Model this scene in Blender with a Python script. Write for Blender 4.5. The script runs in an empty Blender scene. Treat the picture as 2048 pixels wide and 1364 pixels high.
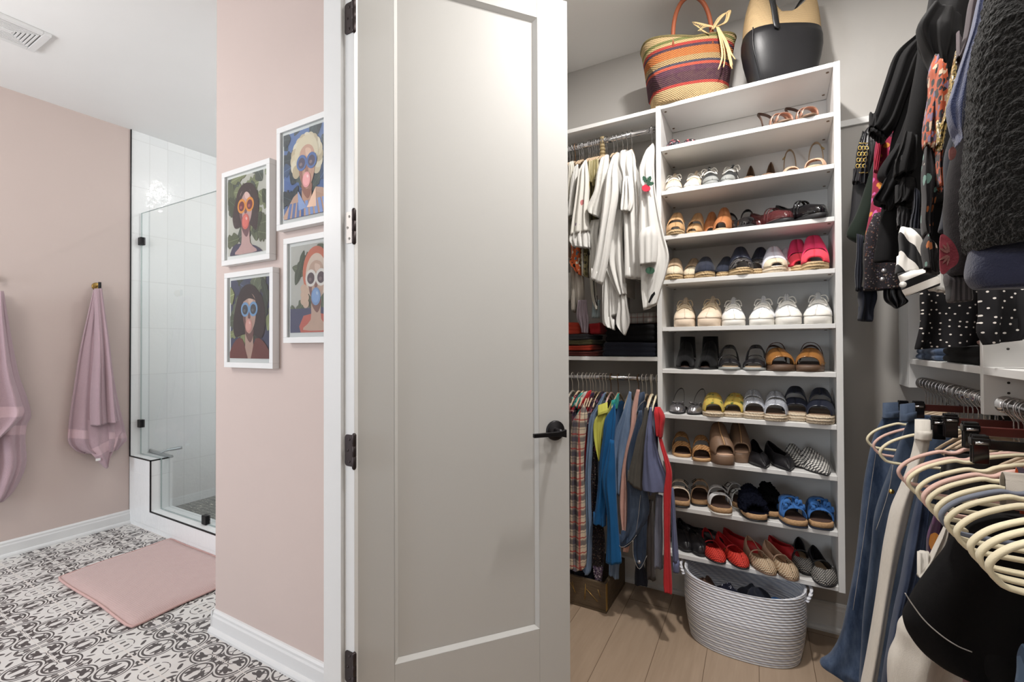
import bpy, bmesh, math, random
from mathutils import Vector, Matrix
random.seed(7)
PI = math.pi
sin, cos, tan, rad = math.sin, math.cos, math.tan, math.radians
SC = bpy.context.scene
COL = SC.collection

# ------------------------------------------------------------------ camera
W, HPX, F = 2048, 1364, 933.0
CAMZ = 1.26
yaw, pitch, roll = rad(29.6), rad(.556), rad(-.228)
fw0 = Vector((-sin(yaw), cos(yaw), 0)); rt0 = Vector((cos(yaw), sin(yaw), 0)); up0 = Vector((0, 0, 1))
fw = fw0*cos(pitch)+up0*sin(pitch); up1 = up0*cos(pitch)-fw0*sin(pitch)
rt = rt0*cos(roll)+up1*sin(roll); up = up1*cos(roll)-rt0*sin(roll)
camd = bpy.data.cameras.new('camera'); cam = bpy.data.objects.new('camera', camd); COL.objects.link(cam)
camd.sensor_width = 36; camd.lens = F/W*36; camd.clip_start = .02
cam.matrix_world = Matrix(((rt.x, up.x, -fw.x, 0), (rt.y, up.y, -fw.y, 0), (rt.z, up.z, -fw.z, CAMZ), (0, 0, 0, 1)))
SC.camera = cam

def at(u, v, ax, val):
    """the point where the sight line through photo pixel (u, v) meets the plane axis = val"""
    d = rt*((u-1024)/F)-up*((v-682)/F)+fw
    t = (val-(0, 0, CAMZ)[ax])/d[ax]
    return Vector((0, 0, CAMZ))+d*t

# ------------------------------------------------------------------ world, lights, exposure
wd = bpy.data.worlds.new('world'); SC.world = wd; wd.use_nodes = True
wd.node_tree.nodes['Background'].inputs[0].default_value = (.75, .85, 1, 1)
wd.node_tree.nodes['Background'].inputs[1].default_value = 1.0

def lamp(name, kind, loc, energy, color, size=.1, aim=None, size_y=None, parent=None):
    l = bpy.data.lights.new(name, kind); o = bpy.data.objects.new(name, l); COL.objects.link(o)
    o.location = loc; l.energy = energy; l.color = color
    if kind == 'AREA':
        l.size = size
        if size_y: l.shape = 'RECTANGLE'; l.size_y = size_y
    else:
        l.shadow_soft_size = size
    if aim is not None:
        o.rotation_euler = (Vector(aim)-Vector(loc)).to_track_quat('-Z', 'Y').to_euler()
    if parent: o.parent = parent
    return o
WARM = (1, .965, .925); COOL = (.80, .90, 1)
# closet: recessed downlights, one close to the shelves, a weaker one nearer the camera, an added soft fill behind the camera, no real fixture
lamp('closet_downlight', 'AREA', (-.13, 1.55, 2.825), 28, WARM, .09)
lamp('closet_downlight', 'AREA', (.30, .85, 2.825), 11, WARM, .12)
lamp('closet_lamp', 'POINT', (-.05, 1.2, 2.70), 2, WARM, .10)
lamp('closet_fill_light', 'AREA', (.1, -.6, 2.75), 14, (1, .98, .96), 1.0, aim=(-.05, 1.4, .5))
# bathroom: chandelier, daylight window at the near end, recessed lamp in the shower
lamp('bathroom_chandelier', 'POINT', (-2.75, -.25, 2.25), 30, (1, .975, .94), .22)
lamp('bathroom_window_light', 'AREA', (-3.1, -2.35, 1.5), 64, COOL, 1.4, aim=(-2.6, 1, 1.35), size_y=1.6)
lamp('shower_lamp', 'POINT', (-2.68, 2.30, 2.78), 14, (1, .985, .97), .022)

vs = SC.view_settings
vs.view_transform = 'Standard'; vs.look = 'None'; vs.gamma = 1; vs.exposure = 0.06; vs.use_curve_mapping = False

# ------------------------------------------------------------------ node materials
def s2l(c): return c/12.92 if c <= .04045 else ((c+.055)/1.055)**2.4
def rgb(*c):
    """sRGB 0..255 to linear"""
    return tuple(s2l(x/255) for x in c)

class V:
    """a scalar or colour socket with arithmetic"""
    def __init__(s, nt, k): s.nt, s.k = nt, k
    def m(s, op, b=None, c=None):
        n = s.nt.nodes.new('ShaderNodeMath'); n.operation = op
        for i, x in enumerate((s, b, c)):
            if x is None: continue
            x = x.k if isinstance(x, V) else x
            if isinstance(x, (int, float)): n.inputs[i].default_value = x
            else: s.nt.links.new(x, n.inputs[i])
        return V(s.nt, n.outputs[0])
    def __add__(s, b): return s.m('ADD', b)
    def __radd__(s, b): return s.m('ADD', b)
    def __sub__(s, b): return s.m('SUBTRACT', b)
    def __rsub__(s, b): return V(s.nt, b).m('SUBTRACT', s)
    def __mul__(s, b): return s.m('MULTIPLY', b)
    def __rmul__(s, b): return s.m('MULTIPLY', b)
    def __truediv__(s, b): return s.m('DIVIDE', b)
    def __neg__(s): return s.m('MULTIPLY', -1.0)
    def sin(s): return s.m('SINE')
    def abs(s): return s.m('ABSOLUTE')
    def frac(s): return s.m('FRACT')
    def floor(s): return s.m('FLOOR')
    def sqrt(s): return s.m('SQRT')
    def lt(s, b): return s.m('LESS_THAN', b)
    def gt(s, b): return s.m('GREATER_THAN', b)
    def min(s, b): return s.m('MINIMUM', b)
    def max(s, b): return s.m('MAXIMUM', b)
    def clamp(s): return s.m('MINIMUM', 1.0).m('MAXIMUM', 0.0)

class Mat:
    def __init__(s, name):
        s.m = bpy.data.materials.new(name); s.m.use_nodes = True
        s.nt = s.m.node_tree; s.b = s.nt.nodes['Principled BSDF']
    def new(s, t): return s.nt.nodes.new('ShaderNode'+t)
    def link(s, a, b): s.nt.links.new(a.k if isinstance(a, V) else a, b)
    def pos(s, mode='Object'):
        if mode == 'World': v = s.new('NewGeometry').outputs['Position']
        else: v = s.new('TexCoord').outputs[mode]
        x = s.new('SeparateXYZ'); s.link(v, x.inputs[0]); s.vec = v
        return [V(s.nt, x.outputs[i]) for i in range(3)]
    def comb(s, x, y, z=0.0):
        c = s.new('CombineXYZ')
        for i, a in enumerate((x, y, z)):
            if isinstance(a, V): s.link(a, c.inputs[i])
            else: c.inputs[i].default_value = a
        return c.outputs[0]
    def mix(s, f, a, b):
        n = s.new('Mix'); n.data_type = 'RGBA'
        for i, x in ((0, f), (6, a), (7, b)):
            if isinstance(x, (V,)) or hasattr(x, 'is_output'): s.link(x, n.inputs[i])
            elif i == 0: n.inputs[0].default_value = x
            else: n.inputs[i].default_value = (*x, 1)
        return n.outputs[2]
    def noise(s, vec=None, scale=10., detail=3., rough=.5, color=False):
        n = s.new('TexNoise'); n.inputs['Scale'].default_value = scale; n.inputs['Detail'].default_value = detail
        n.inputs['Roughness'].default_value = rough
        if vec is not None: s.link(vec, n.inputs['Vector'])
        return V(s.nt, n.outputs[1 if color else 0])
    def voro(s, vec=None, scale=10., what='Distance', feat='F1', rnd=1.0, dim='3D'):
        n = s.new('TexVoronoi'); n.voronoi_dimensions = dim; n.inputs['Scale'].default_value = scale; n.feature = feat
        n.inputs['Randomness'].default_value = rnd
        if vec is not None: s.link(vec, n.inputs['Vector'])
        return V(s.nt, n.outputs[what])
    def set(s, color=None, rough=None, metal=None, bump=None, bs=.3, bd=.002, spec=None, sheen=None, coat=None, alpha=None):
        b = s.b
        for k, x in (('Base Color', color), ('Roughness', rough), ('Metallic', metal), ('Specular IOR Level', spec), ('Sheen Weight', sheen), ('Coat Weight', coat), ('Alpha', alpha)):
            if x is None: continue
            i = b.inputs[k]
            if isinstance(x, tuple): i.default_value = (*x, 1)
            elif isinstance(x, (int, float)): i.default_value = x
            else: s.link(x, i)
        if bump is not None:
            n = s.new('Bump'); n.inputs['Strength'].default_value = bs; n.inputs['Distance'].default_value = bd
            s.link(bump, n.inputs['Height']); s.link(n.outputs[0], b.inputs['Normal'])
        return s.m

_cache = {}
def plain(name, c, rough=.5, metal=0., var=.06, vs_=25., bump=0., bscale=300., sheen=0., spec=.5, coat=0.):
    """one colour with a faint blotchy variation and an optional fine grain"""
    if name in _cache: return _cache[name]
    M = Mat(name); M.pos()
    col = rgb(*c)
    k = M.noise(M.vec, vs_, 3.)
    lo = tuple(x*(1-var*1.6) for x in col); hi = tuple(min(1, x*(1+var)) for x in col)
    cc = M.mix(k, lo, hi) if var else col
    b = M.noise(M.vec, bscale, 2.) if bump else None
    m = M.set(cc, rough, metal, b, bump, .002, spec, sheen, coat)
    _cache[name] = m; return m

def cloth(name, c, weave=900., rough=.9, var=.1, bump=.25, sheen=.08):
    return plain(name, c, rough, 0., var, 18., bump, weave, sheen, .25)

def leather(name, c, rough=.45, bump=.12, spec=.5, var=.12):
    return plain(name, c, rough, 0., var, 30., bump, 500., 0., spec)

# ------------------------------------------------------------------ mesh helpers
class MB:
    def __init__(s): s.v = []; s.f = []; s.mi = []; s.cur = 0; s.sm = []; s.smooth = True
    def add(s, vs_, fs, smooth=None):
        o = len(s.v); s.v += [tuple(v) for v in vs_]
        for f in fs: s.f.append([i+o for i in f]); s.mi.append(s.cur); s.sm.append(s.smooth if smooth is None else smooth)
        return s
    def mat(s, i): s.cur = i; return s
    def box(s, a, b, rot=None):
        x0, y0, z0 = (min(a[i], b[i]) for i in range(3)); x1, y1, z1 = (max(a[i], b[i]) for i in range(3))
        vs_ = [Vector(p) for p in ((x0,y0,z0),(x1,y0,z0),(x1,y1,z0),(x0,y1,z0),(x0,y0,z1),(x1,y0,z1),(x1,y1,z1),(x0,y1,z1))]
        if rot: vs_ = [rot @ v for v in vs_]
        return s.add(vs_, [(0,3,2,1),(4,5,6,7),(0,1,5,4),(1,2,6,5),(2,3,7,6),(3,0,4,7)], False)
    def rings(s, rs, close=True, cap0=True, cap1=True, smooth=None):
        n = len(rs[0]); vs_ = [p for r in rs for p in r]; fs = []
        for i in range(len(rs)-1):
            for j in range(n if close else n-1):
                k = (j+1) % n; fs.append((i*n+j, i*n+k, (i+1)*n+k, (i+1)*n+j))
        if cap0: fs.append(tuple(range(n-1, -1, -1)))
        if cap1: fs.append(tuple((len(rs)-1)*n+j for j in range(n)))
        return s.add(vs_, fs, smooth)
    def tube(s, pts, r, n=8, closed=False, flat=1.0, side=None):
        """a tube along pts; r a number or a list; flat squashes it along its second axis"""
        pts = [Vector(p) for p in pts]; N = len(pts); rs = []
        prev = None
        for i, p in enumerate(pts):
            a = pts[(i-1) % N] if (closed or i) else p; b = pts[(i+1) % N] if (closed or i < N-1) else p
            t = (b-a).normalized() if (b-a).length > 1e-9 else Vector((0, 0, 1))
            if prev is None:
                h = Vector(side) if side else (Vector((0, 0, 1)) if abs(t.z) < .9 else Vector((1, 0, 0)))
                x = (h-t*h.dot(t)).normalized()
            else:
                x = prev-t*prev.dot(t)
                x = x.normalized() if x.length > 1e-6 else prev
            prev = x; y = t.cross(x)
            R = r[i] if isinstance(r, (list, tuple)) else r
            rs.append([p+x*cos(2*PI*j/n)*R+y*sin(2*PI*j/n)*R*flat for j in range(n)])
        if closed: rs.append(rs[0]); return s.rings(rs, True, False, False)
        return s.rings(rs)
    def lathe(s, prof, n=24, c=(0, 0, 0), ax='z'):
        rs = []
        for r, h in prof:
            ring = []
            for j in range(n):
                a = 2*PI*j/n; p = (r*cos(a), r*sin(a), h)
                if ax == 'y': p = (p[0], p[2], -p[1]) if False else (p[0], h, p[1])
                if ax == 'x': p = (h, r*cos(a), r*sin(a))
                ring.append((p[0]+c[0], p[1]+c[1], p[2]+c[2]))
            rs.append(ring)
        return s.rings(rs)
    def ribbon(s, pts, w, t, side):
        """a flat strap along pts: w wide along side, t thick"""
        pts = [Vector(p) for p in pts]; sd = Vector(side).normalized(); rs = []
        for i, p in enumerate(pts):
            a = pts[max(i-1, 0)]; b = pts[min(i+1, len(pts)-1)]; tg = (b-a).normalized()
            nn = tg.cross(sd).normalized() if tg.cross(sd).length > 1e-6 else Vector((0, 0, 1))
            ww = w[i] if isinstance(w, (list, tuple)) else w
            rs.append([p+sd*ww/2+nn*t/2, p-sd*ww/2+nn*t/2, p-sd*ww/2-nn*t/2, p+sd*ww/2-nn*t/2])
        return s.rings(rs)
    def poly(s, pts, h=None):
        """flat polygon, or a prism when h (an offset vector) is given"""
        n = len(pts); P = [Vector(p) for p in pts]
        if h is None: return s.add(P, [tuple(range(n))], False)
        h = Vector(h); Q = [p+h for p in P]
        return s.add(P+Q, [tuple(range(n-1, -1, -1)), tuple(range(n, 2*n))]+[(i, (i+1) % n, n+(i+1) % n, n+i) for i in range(n)], False)
    def xf(s, M):
        s.v = [tuple(M @ Vector(v)) for v in s.v]; return s
    def build(s, name, mats, parent=None, bevel=0., sub=0, solid=0., loc=None, rot=None, recalc=True, seg=2, offset=0.):
        me = bpy.data.meshes.new(name); me.from_pydata(s.v, [], s.f)
        if not isinstance(mats, (list, tuple)): mats = [mats]
        for m in mats: me.materials.append(m)
        for p, i, k in zip(me.polygons, s.mi, s.sm): p.material_index = i; p.use_smooth = k
        if recalc:
            bm = bmesh.new(); bm.from_mesh(me); bmesh.ops.recalc_face_normals(bm, faces=bm.faces); bm.to_mesh(me); bm.free()
        o = bpy.data.objects.new(name, me); COL.objects.link(o)
        if parent: o.parent = parent
        if loc: o.location = loc
        if rot: o.rotation_euler = rot
        if solid:
            q = o.modifiers.new('solid', 'SOLIDIFY'); q.thickness = solid; q.offset = offset
        if bevel:
            q = o.modifiers.new('bevel', 'BEVEL'); q.width = bevel; q.segments = seg; q.limit_method = 'ANGLE'; q.angle_limit = rad(40)
        if sub:
            q = o.modifiers.new('sub', 'SUBSURF'); q.levels = sub; q.render_levels = sub
        return o

def tag(o, label=None, cat=None, group=None, kind=None):
    if label: o['label'] = label
    if cat: o['category'] = cat
    if group: o['group'] = group
    if kind: o['kind'] = kind
    return o
def thing(name, label, cat, loc=(0, 0, 0), rz=0., group=None, rot=None):
    o = bpy.data.objects.new(name, None); COL.objects.link(o); o.empty_display_size = .05
    o.location = loc; o.rotation_euler = rot if rot else (0, 0, rz)
    return tag(o, label, cat, group)
def struct(o, label=None, cat=None): return tag(o, label, cat, None, 'structure')
def copy_tree(o, parent=None):
    c = o.copy(); COL.objects.link(c)
    if parent: c.parent = parent
    for ch in list(o.children): copy_tree(ch, c)
    return c
def interp(tab, x):
    """piecewise linear through [(x, y), ...]"""
    if x <= tab[0][0]: return tab[0][1]
    for (a, b), (c, d) in zip(tab, tab[1:]):
        if x <= c: return b+(d-b)*(x-a)/(c-a) if c > a else d
    return tab[-1][1]
def smooth_path(pts, n=6):
    """Catmull-Rom through pts"""
    P = [Vector(p) for p in pts]; out = []
    for i in range(len(P)-1):
        a, b, c, d = P[max(i-1, 0)], P[i], P[i+1], P[min(i+2, len(P)-1)]
        for k in range(n):
            t = k/n
            out.append(.5*((2*b)+(c-a)*t+(2*a-5*b+4*c-d)*t*t+(3*b-a-3*c+d)*t**3))
    return out+[P[-1]]
# ================================================================== the setting
XL, XR, YB, YF = -1.0575, .78, 2.49, -1.1        # closet inner faces: left wall, right wall, back wall, front wall
XO = -1.175                                       # bathroom face of the wall between closet and bathroom
XT, YP, CE = -4.045, 1.158, 2.83                  # towel wall, picture wall, ceiling height
YS = 1.558                                        # front face of the shower half wall

def m_paint(name, c, r=.55):
    return plain(name, c, r, 0., .015, 3., .06, 220., 0., .3)
M_pink = m_paint('pink_paint', (203, 186, 179))
M_gray = m_paint('greige_paint', (188, 185, 181))
M_ceil = m_paint('ceiling_paint', (240, 239, 237), .7)
M_trim = plain('white_trim_paint', (226, 226, 225), .35, 0., .01)
M_door = plain('door_paint', (198, 197, 194), .58, 0., .012, 4., .03, 150.)
M_mel = plain('white_melamine', (224, 223, 221), .4, 0., .012)
M_black = plain('black_metal', (32, 30, 32), .38, .6, .05)
M_bronze = plain('dark_bronze', (62, 54, 54), .4, .7, .08)
M_nickel = plain('brushed_nickel', (168, 162, 157), .4, .6, .04)
M_chrome = plain('chrome', (215, 215, 218), .12, 1., .02)
M_brass = plain('brass', (160, 130, 76), .4, 1., .05)

def mk_floor_tile():
    M = Mat('patterned_cement_tile'); x, y, z = M.pos('World')
    wob = (M.noise(M.vec, 28., 2.)-.5)*.030
    gu = (x+2.570)/.303; gv = (y-.734)/.329
    u = ((gu+.5).frac()-.5).abs(); v = ((gv+.5).frac()-.5).abs()
    a = u.max(v); b = u.min(v)
    def near(t, c, w): return (t-c).abs().lt(w)
    def dist(p, q): return (p*p+q*q).sqrt()
    s = dist(a-.265, b)-.205
    r1 = near(s, -.006, .0085); r2 = near(s, -.046, .0125)
    def ell(p, q, cx, cy, ang, l, w, wb=0.6):
        dx, dy = p-cx, q-cy; ca, sa = cos(ang), sin(ang)
        e = (dx*ca+dy*sa)/l; f = (dy*ca-dx*sa+wob*wb)/w
        return (e*e+f*f).lt(1.0)
    ins = s.lt(-.06)
    leaf = ell(a, b, .275, .078, .42, .082, .030).max(ell(a, b, .315, .060, -.15, .064, .019)).max(ell(a, b, .25, .105, 1.1, .054, .020))*ins
    scroll = near(dist(a-.185, b-.068), .062, .0065)*ins
    node = ell(a, b, .20, 0., 0., .020, .014, 0)
    bar = near(u, .062, .042)*near(v, .042, .021)
    cu, cv = .5-u, .5-v; r = dist(cu, cv)
    ca_, cb_ = cu.max(cv), cu.min(cv)
    ring = near(r, .155, .0055)*(ca_-cb_).gt(.02)
    tick = near(cu, .055, .018)*near(cv, .060, .030)
    out = s.gt(.012)
    sp = ell(a, b, .315, .300, -.8, .045, .022)*out
    hook = (ell(a, b, .455, .195, .5, .060, .020).max(ell(a, b, .395, .250, 1.0, .045, .013))).max(near(dist(a-.5, b-.165), .045, .009))*out*r.gt(.17)
    tri = near(a, .49, .045)*near(b, .11, .030)*out*((a-.44).gt(b-.115))
    dark = r1.max(r2).max(leaf).max(scroll).max(node).max(bar).max(ring).max(tick).max(sp).max(hook).max(tri)
    grout = cv.lt(.009).max(cu.lt(.006)).max(v.lt(.005))
    base = M.mix(M.noise(M.vec, 9., 2.), rgb(212, 208, 204), rgb(226, 223, 219))
    drk = M.mix(M.noise(M.vec, 14., 2.), rgb(74, 68, 68), rgb(92, 86, 85))
    c = M.mix(dark, base, drk); c = M.mix(grout, c, rgb(219, 212, 206))
    return M.set(c, .45, None, grout, -.25, .001, .4)

def mk_wood_floor():
    M = Mat('oak_plank_floor'); x, y, z = M.pos('World')
    px_ = (x+y*.035)/.19; row = px_.floor(); fx = px_.frac()
    ln = (y+row*.77)/1.6; ly = ln.frac(); idv = row*7.31+ln.floor()*3.17
    vec = M.comb(x*9.+idv*3., y*.7+idv, idv)
    g = M.noise(vec, 5., 5., .62); g2 = M.noise(M.comb(x*60., y*2.2, idv), 3., 3.)
    tone = M.noise(M.comb(idv, idv*.3, 0.), 3.7, 0.)
    c = M.mix(g, rgb(148, 127, 107), rgb(184, 162, 140))
    c = M.mix((tone-.3)*.9, c, M.mix(g2, rgb(168, 146, 125), rgb(196, 176, 155)))
    c = M.mix(g2*.22, c, rgb(126, 103, 82))
    seam = fx.lt(.012).max(ly.lt(.0022))
    c = M.mix(seam, c, rgb(104, 84, 66))
    return M.set(c, .42, None, g2*.3-seam, .25, .002, .4)

def mk_shower_tile():
    M = Mat('glossy_white_shower_tile'); x, y, z = M.pos('World')
    n = V(M.nt, M.new('NewGeometry').outputs['Normal']); sp = M.new('SeparateXYZ'); M.link(n, sp.inputs[0])
    isx = V(M.nt, sp.outputs[0]).abs().gt(.5)
    h = y*isx+x*(1-isx)
    fx = ((h-1.6755)/.1178).frac(); fz = ((z-.032)/.342).frac()
    gr = fx.lt(.014).max(fx.gt(.986)).max(fz.lt(.0055)).max(fz.gt(.9945))
    tid = ((h-1.6755)/.1178).floor()*3.7+((z-.032)/.342).floor()*1.9
    t = M.noise(M.comb(tid, tid*.7, 0.), 2.3, 0.)
    c = M.mix(t, rgb(232, 234, 234), rgb(243, 244, 243))
    c = M.mix(gr, c, rgb(220, 221, 220))
    b = M.noise(M.comb(h, z, tid), 11., 2.)+M.noise(M.comb(h*1.0, z, tid*2.), 48., 2.)*.30
    return M.set(c, .04+gr*.5, None, b-gr*.6, .34, .008, .5)

def mk_mosaic():
    M = Mat('dark_mosaic_shower_floor'); x, y, z = M.pos('World')
    e = M.voro(M.vec, 26., 'Distance', 'DISTANCE_TO_EDGE', .25); k = M.voro(M.vec, 26., 'Color', 'F1', .25)
    c = M.mix(k.k, rgb(78, 80, 78), rgb(120, 120, 116)); c = M.mix(e.lt(.035), c, rgb(196, 192, 178))
    return M.set(c, .4)

M_tilefloor, M_wood, M_tile, M_mosaic = mk_floor_tile(), mk_wood_floor(), mk_shower_tile(), mk_mosaic()

def wallbox(name, a, b, m, label=None):
    return struct(MB().box(a, b).build(name, m), label)
BY0 = -2.45     # bathroom front wall (behind the view)
wallbox('floor', (XO+.045, YF-.1, -.06), (XR+.1, YB+.1, 0), M_wood, 'light oak plank floor of the closet')
wallbox('floor.001', (XT-.1, BY0-.1, -.06), (XO+.045, YS+.02, 0), M_tilefloor, 'black and white patterned tile floor of the bathroom')
wallbox('floor.002', (XT-.1, YS+.02, -.06), (-2.1, 3.1, .03), M_mosaic, 'dark mosaic floor inside the shower')
wallbox('ceiling', (XT-.2, BY0-.2, CE), (XR+.2, 3.2, CE+.1), M_ceil, 'flat white ceiling')
wallbox('wall_left', (XT-.1, BY0, 0), (XT, YS, CE), M_pink, 'pale pink bathroom wall with hanging towels')
wallbox('wall_shower_left', (XT-.1, YS, 0), (XT+.004, 3.0, CE), M_tile, 'white tiled wall inside the shower')
wallbox('wall_shower_back', (XT-.1, 2.95, 0), (-2.1, 3.05, CE), M_tile)
wallbox('wall_back', (-2.177, YP, 0), (XO+.02, YP+.12, CE), M_pink, 'pale pink wall with four framed portraits')
wallbox('wall_shower_right', (-2.177, YP+.12, 0), (-2.057, 2.95, CE), M_tile)
wallbox('wall_closet_left', (XO, .962, 0), (XL, YB+.1, CE), M_gray)
wallbox('wall_closet_left.001', (XO, YF, 0), (XL, .208, CE), M_gray)
wallbox('wall_closet_left.002', (XO, .208, 2.475), (XL, .962, CE), M_gray)
wallbox('wall_closet_back', (XL, YB, 0), (XR+.1, YB+.1, CE), M_gray, 'greige closet back wall')
wallbox('wall_closet_right', (XR, YF, 0), (XR+.1, YB, CE), M_gray)
wallbox('wall_closet_front', (XO, YF-.1, 0), (XR+.1, YF, CE), M_gray)
wallbox('wall_front', (XT, BY0-.1, 0), (XO, BY0, CE), M_pink)
wallbox('wall_right', (XO-.0, BY0, 0), (XO+.1, YF, CE), M_pink)
# pink skin of the closet wall towards the bathroom
wallbox('wall_right.001', (XO-.006, .962+.06, 0), (XO, YP, CE), M_pink)

# baseboards: flat board, small rounded top, shoe moulding
def baseboard(name, p, q, n, h=.098, m=M_trim):
    p, q, n = Vector((*p, 0)), Vector((*q, 0)), Vector((*n, 0))
    prof = [(0, 0), (.026, 0), (.026, .010), (.022, .019), (.014, .024), (.014, h-.028), (.011, h-.020), (.011, h-.010), (.006, h-.002), (0, h)]
    rs = [[s_+n*d+Vector((0, 0, z)) for d, z in prof] for s_ in (p, q)]
    return struct(MB().rings(rs, True, True, True, False).build(name, m))
baseboard('baseboard_left', (XT, BY0), (XT, YS), (1, 0))
baseboard('baseboard_back', (-2.177-.014, YP), (XO, YP), (0, -1))
baseboard('baseboard_back_end', (-2.177, YP-.014), (-2.177, YS), (-1, 0))
baseboard('baseboard_closet_back', (XL, YB), (XR, YB), (0, -1), .125)
baseboard('baseboard_closet_left', (XL, 1.03), (XL, YB), (1, 0), .125)
baseboard('baseboard_closet_right', (XR, YF), (XR, YB), (-1, 0), .125)

# door frame: jamb on the hinge side, stop, casings, head and strike side
b = MB()
b.box((XO, .943, 0), (XL, .962, 2.475)); b.box((XO, .208, 0), (XL, .227, 2.475)); b.box((XO, .208, 2.456), (XL, .962, 2.475))
struct(b.build('trim_1', M_trim, bevel=.0015), 'white door jamb beside the pink wall')
b = MB()
b.box((XO+.0, .931, 0), (XL-.042, .943, 2.456)); b.box((XO, .227, 0), (XL-.042, .239, 2.456))
struct(b.build('trim_2', M_trim, bevel=.002), 'white door stop on the jamb')
b = MB()
for y0, y1 in ((.976, 1.04), (.15, .221)):
    b.box((XL, y0, 0), (XL+.007, y1, 2.535))
b.box((XL, .15, 2.462), (XL+.007, 1.04, 2.535))
struct(b.build('trim_3', M_trim, bevel=.002), 'white door casing inside the closet')

# shower half wall, curb with black metal edging
b = MB(); b.box((XT, YS, 0), (-3.735, YS+.135, .482)); w_ = struct(b.build('wall_shower_half', M_tile), 'low white tiled half wall at the shower')
b = MB(); b.box((-3.735, YS, 0), (-2.177, YS+.135, .135)); struct(b.build('trim_4', M_tile), 'white tiled shower curb')
def edging(name, *bars):
    b = MB()
    for p, q in bars: b.box(p, q)
    return struct(b.build(name, M_black))
e_ = .006
edging('trim_5', ((XT+.0045, YS-.003, .478), (XT+.010, YS+.004, CE)))
edging('trim_6', ((XT, YS-.0015, .476), (-3.735+.0015, YS+e_, .4835)), ((-3.735-e_, YS-.0015, .13), (-3.7335, YS+e_, .4835)))
edging('trim_7', ((-3.7385, YS-.0015, .129), (-2.192, YS+e_, .1365)))
edging('trim_8', ((-3.735-e_, YS+.13, .476), (-3.7335, YS+.1365, .4835)), ((-3.735-e_, YS+e_, .4755), (-3.7335, YS+.135, .4835)))
# low tiled seat deeper in the shower
b = MB(); b.box((XT, 2.55, .03), (-2.177, 2.95, .44)); struct(b.build('wall_shower_seat', M_tile))

# ================================================================== shower glass, squeegee
def mk_glass():
    M = Mat('clear_shower_glass'); nt = M.nt
    tr = M.new('BsdfTransparent'); tr.inputs[0].default_value = (.955, .975, .97, 1)
    gl = M.new('BsdfGlossy'); gl.inputs['Roughness'].default_value = .0; gl.inputs[0].default_value = (1, 1, 1, 1)
    lw = M.new('Fresnel'); lw.inputs[0].default_value = 1.5
    mx = M.new('MixShader'); M.link(lw.outputs[0], mx.inputs[0]); M.link(tr.outputs[0], mx.inputs[1]); M.link(gl.outputs[0], mx.inputs[2])
    out = nt.nodes['Material Output']; M.link(mx.outputs[0], out.inputs[0]); nt.nodes.remove(M.b)
    return M.m
M_glass = mk_glass()
def mk_glass_edge():
    M = Mat('glass_edge'); return M.set(rgb(168, 180, 178), .15, spec=.5)
M_gedge = mk_glass_edge()
g = thing('shower_glass_panel', 'clear notched glass panel standing on the white tiled half wall and curb', 'glass panel', (-3.4, 1.62, .135))
def gp(x, z): return (x+3.4, -.004, z-.135)
pts = [(-4.028, .486), (-3.728, .486), (-3.728, .139), (-2.2, .139), (-2.2, 2.236), (-4.028, 2.236)]
b = MB(); b.poly([gp(*p) for p in pts]); b.build('pane', M_glass, g, recalc=False)
b = MB(); t_ = .0014
for i in range(len(pts)):
    p, q = Vector(gp(*pts[i])), Vector(gp(*pts[(i+1) % 6]))
    if i in (3,): continue
    d = (q-p).normalized()*t_; 
    b.box(tuple(p-Vector((t_, -.001, t_))), tuple(q+Vector((t_, .009, t_))))
o = b.build('polished_edge', M_gedge, g)
for (x, z, r_) in ((-4.022, 2.03, 0), (-4.022, .705, 0), (-3.155, .165, 1)):
    b = MB(); s_ = .024
    b.box(gp(x-s_, z-.028), (x+3.4+s_, .014, z-.135+.028)); b.box((x+3.4-s_, -.016, z-.135-.028), (x+3.4+s_, -.004, z-.135+.028))
    b.build('clamp', M_black, g, bevel=.002)

sq = thing('squeegee', 'grey squeegee lying on the ledge of the shower half wall', 'squeegee', (-3.86, 1.60, .4835))
P0_, P1_ = at(287, 903, 2, .492), at(331, 916, 2, .492)
H0, H1 = at(308, 909, 2, .50), at(352, 897, 2, .535)
L = lambda p: Vector(p)-Vector((-3.86, 1.562, .4835))
M_sq = plain('squeegee_grey', (168, 172, 172), .35, .4)
b = MB(); d = (P1_-P0_).normalized(); n_ = Vector((-d.y, d.x, 0))
b.rings([[L(p)+n_*a+Vector((0, 0, c)) for a, c in ((-.010, -.006), (.010, -.006), (.012, .004), (.004, .014), (-.006, .012))] for p in (P0_, P1_)], True, True, True, False)
b.build('blade_holder', M_sq, sq, bevel=.0015)
b = MB(); b.tube(smooth_path([L(H0)+Vector((0, 0, .004)), L(H0*.7+H1*.3)+Vector((0, 0, .010)), L(H1*.6+H0*.4)+Vector((0, 0, .006)), L(H1)], 5), [.006]*5+[.008]*3+[.011]*8, 10, flat=.75)
b.build('handle', M_sq, sq)

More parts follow.
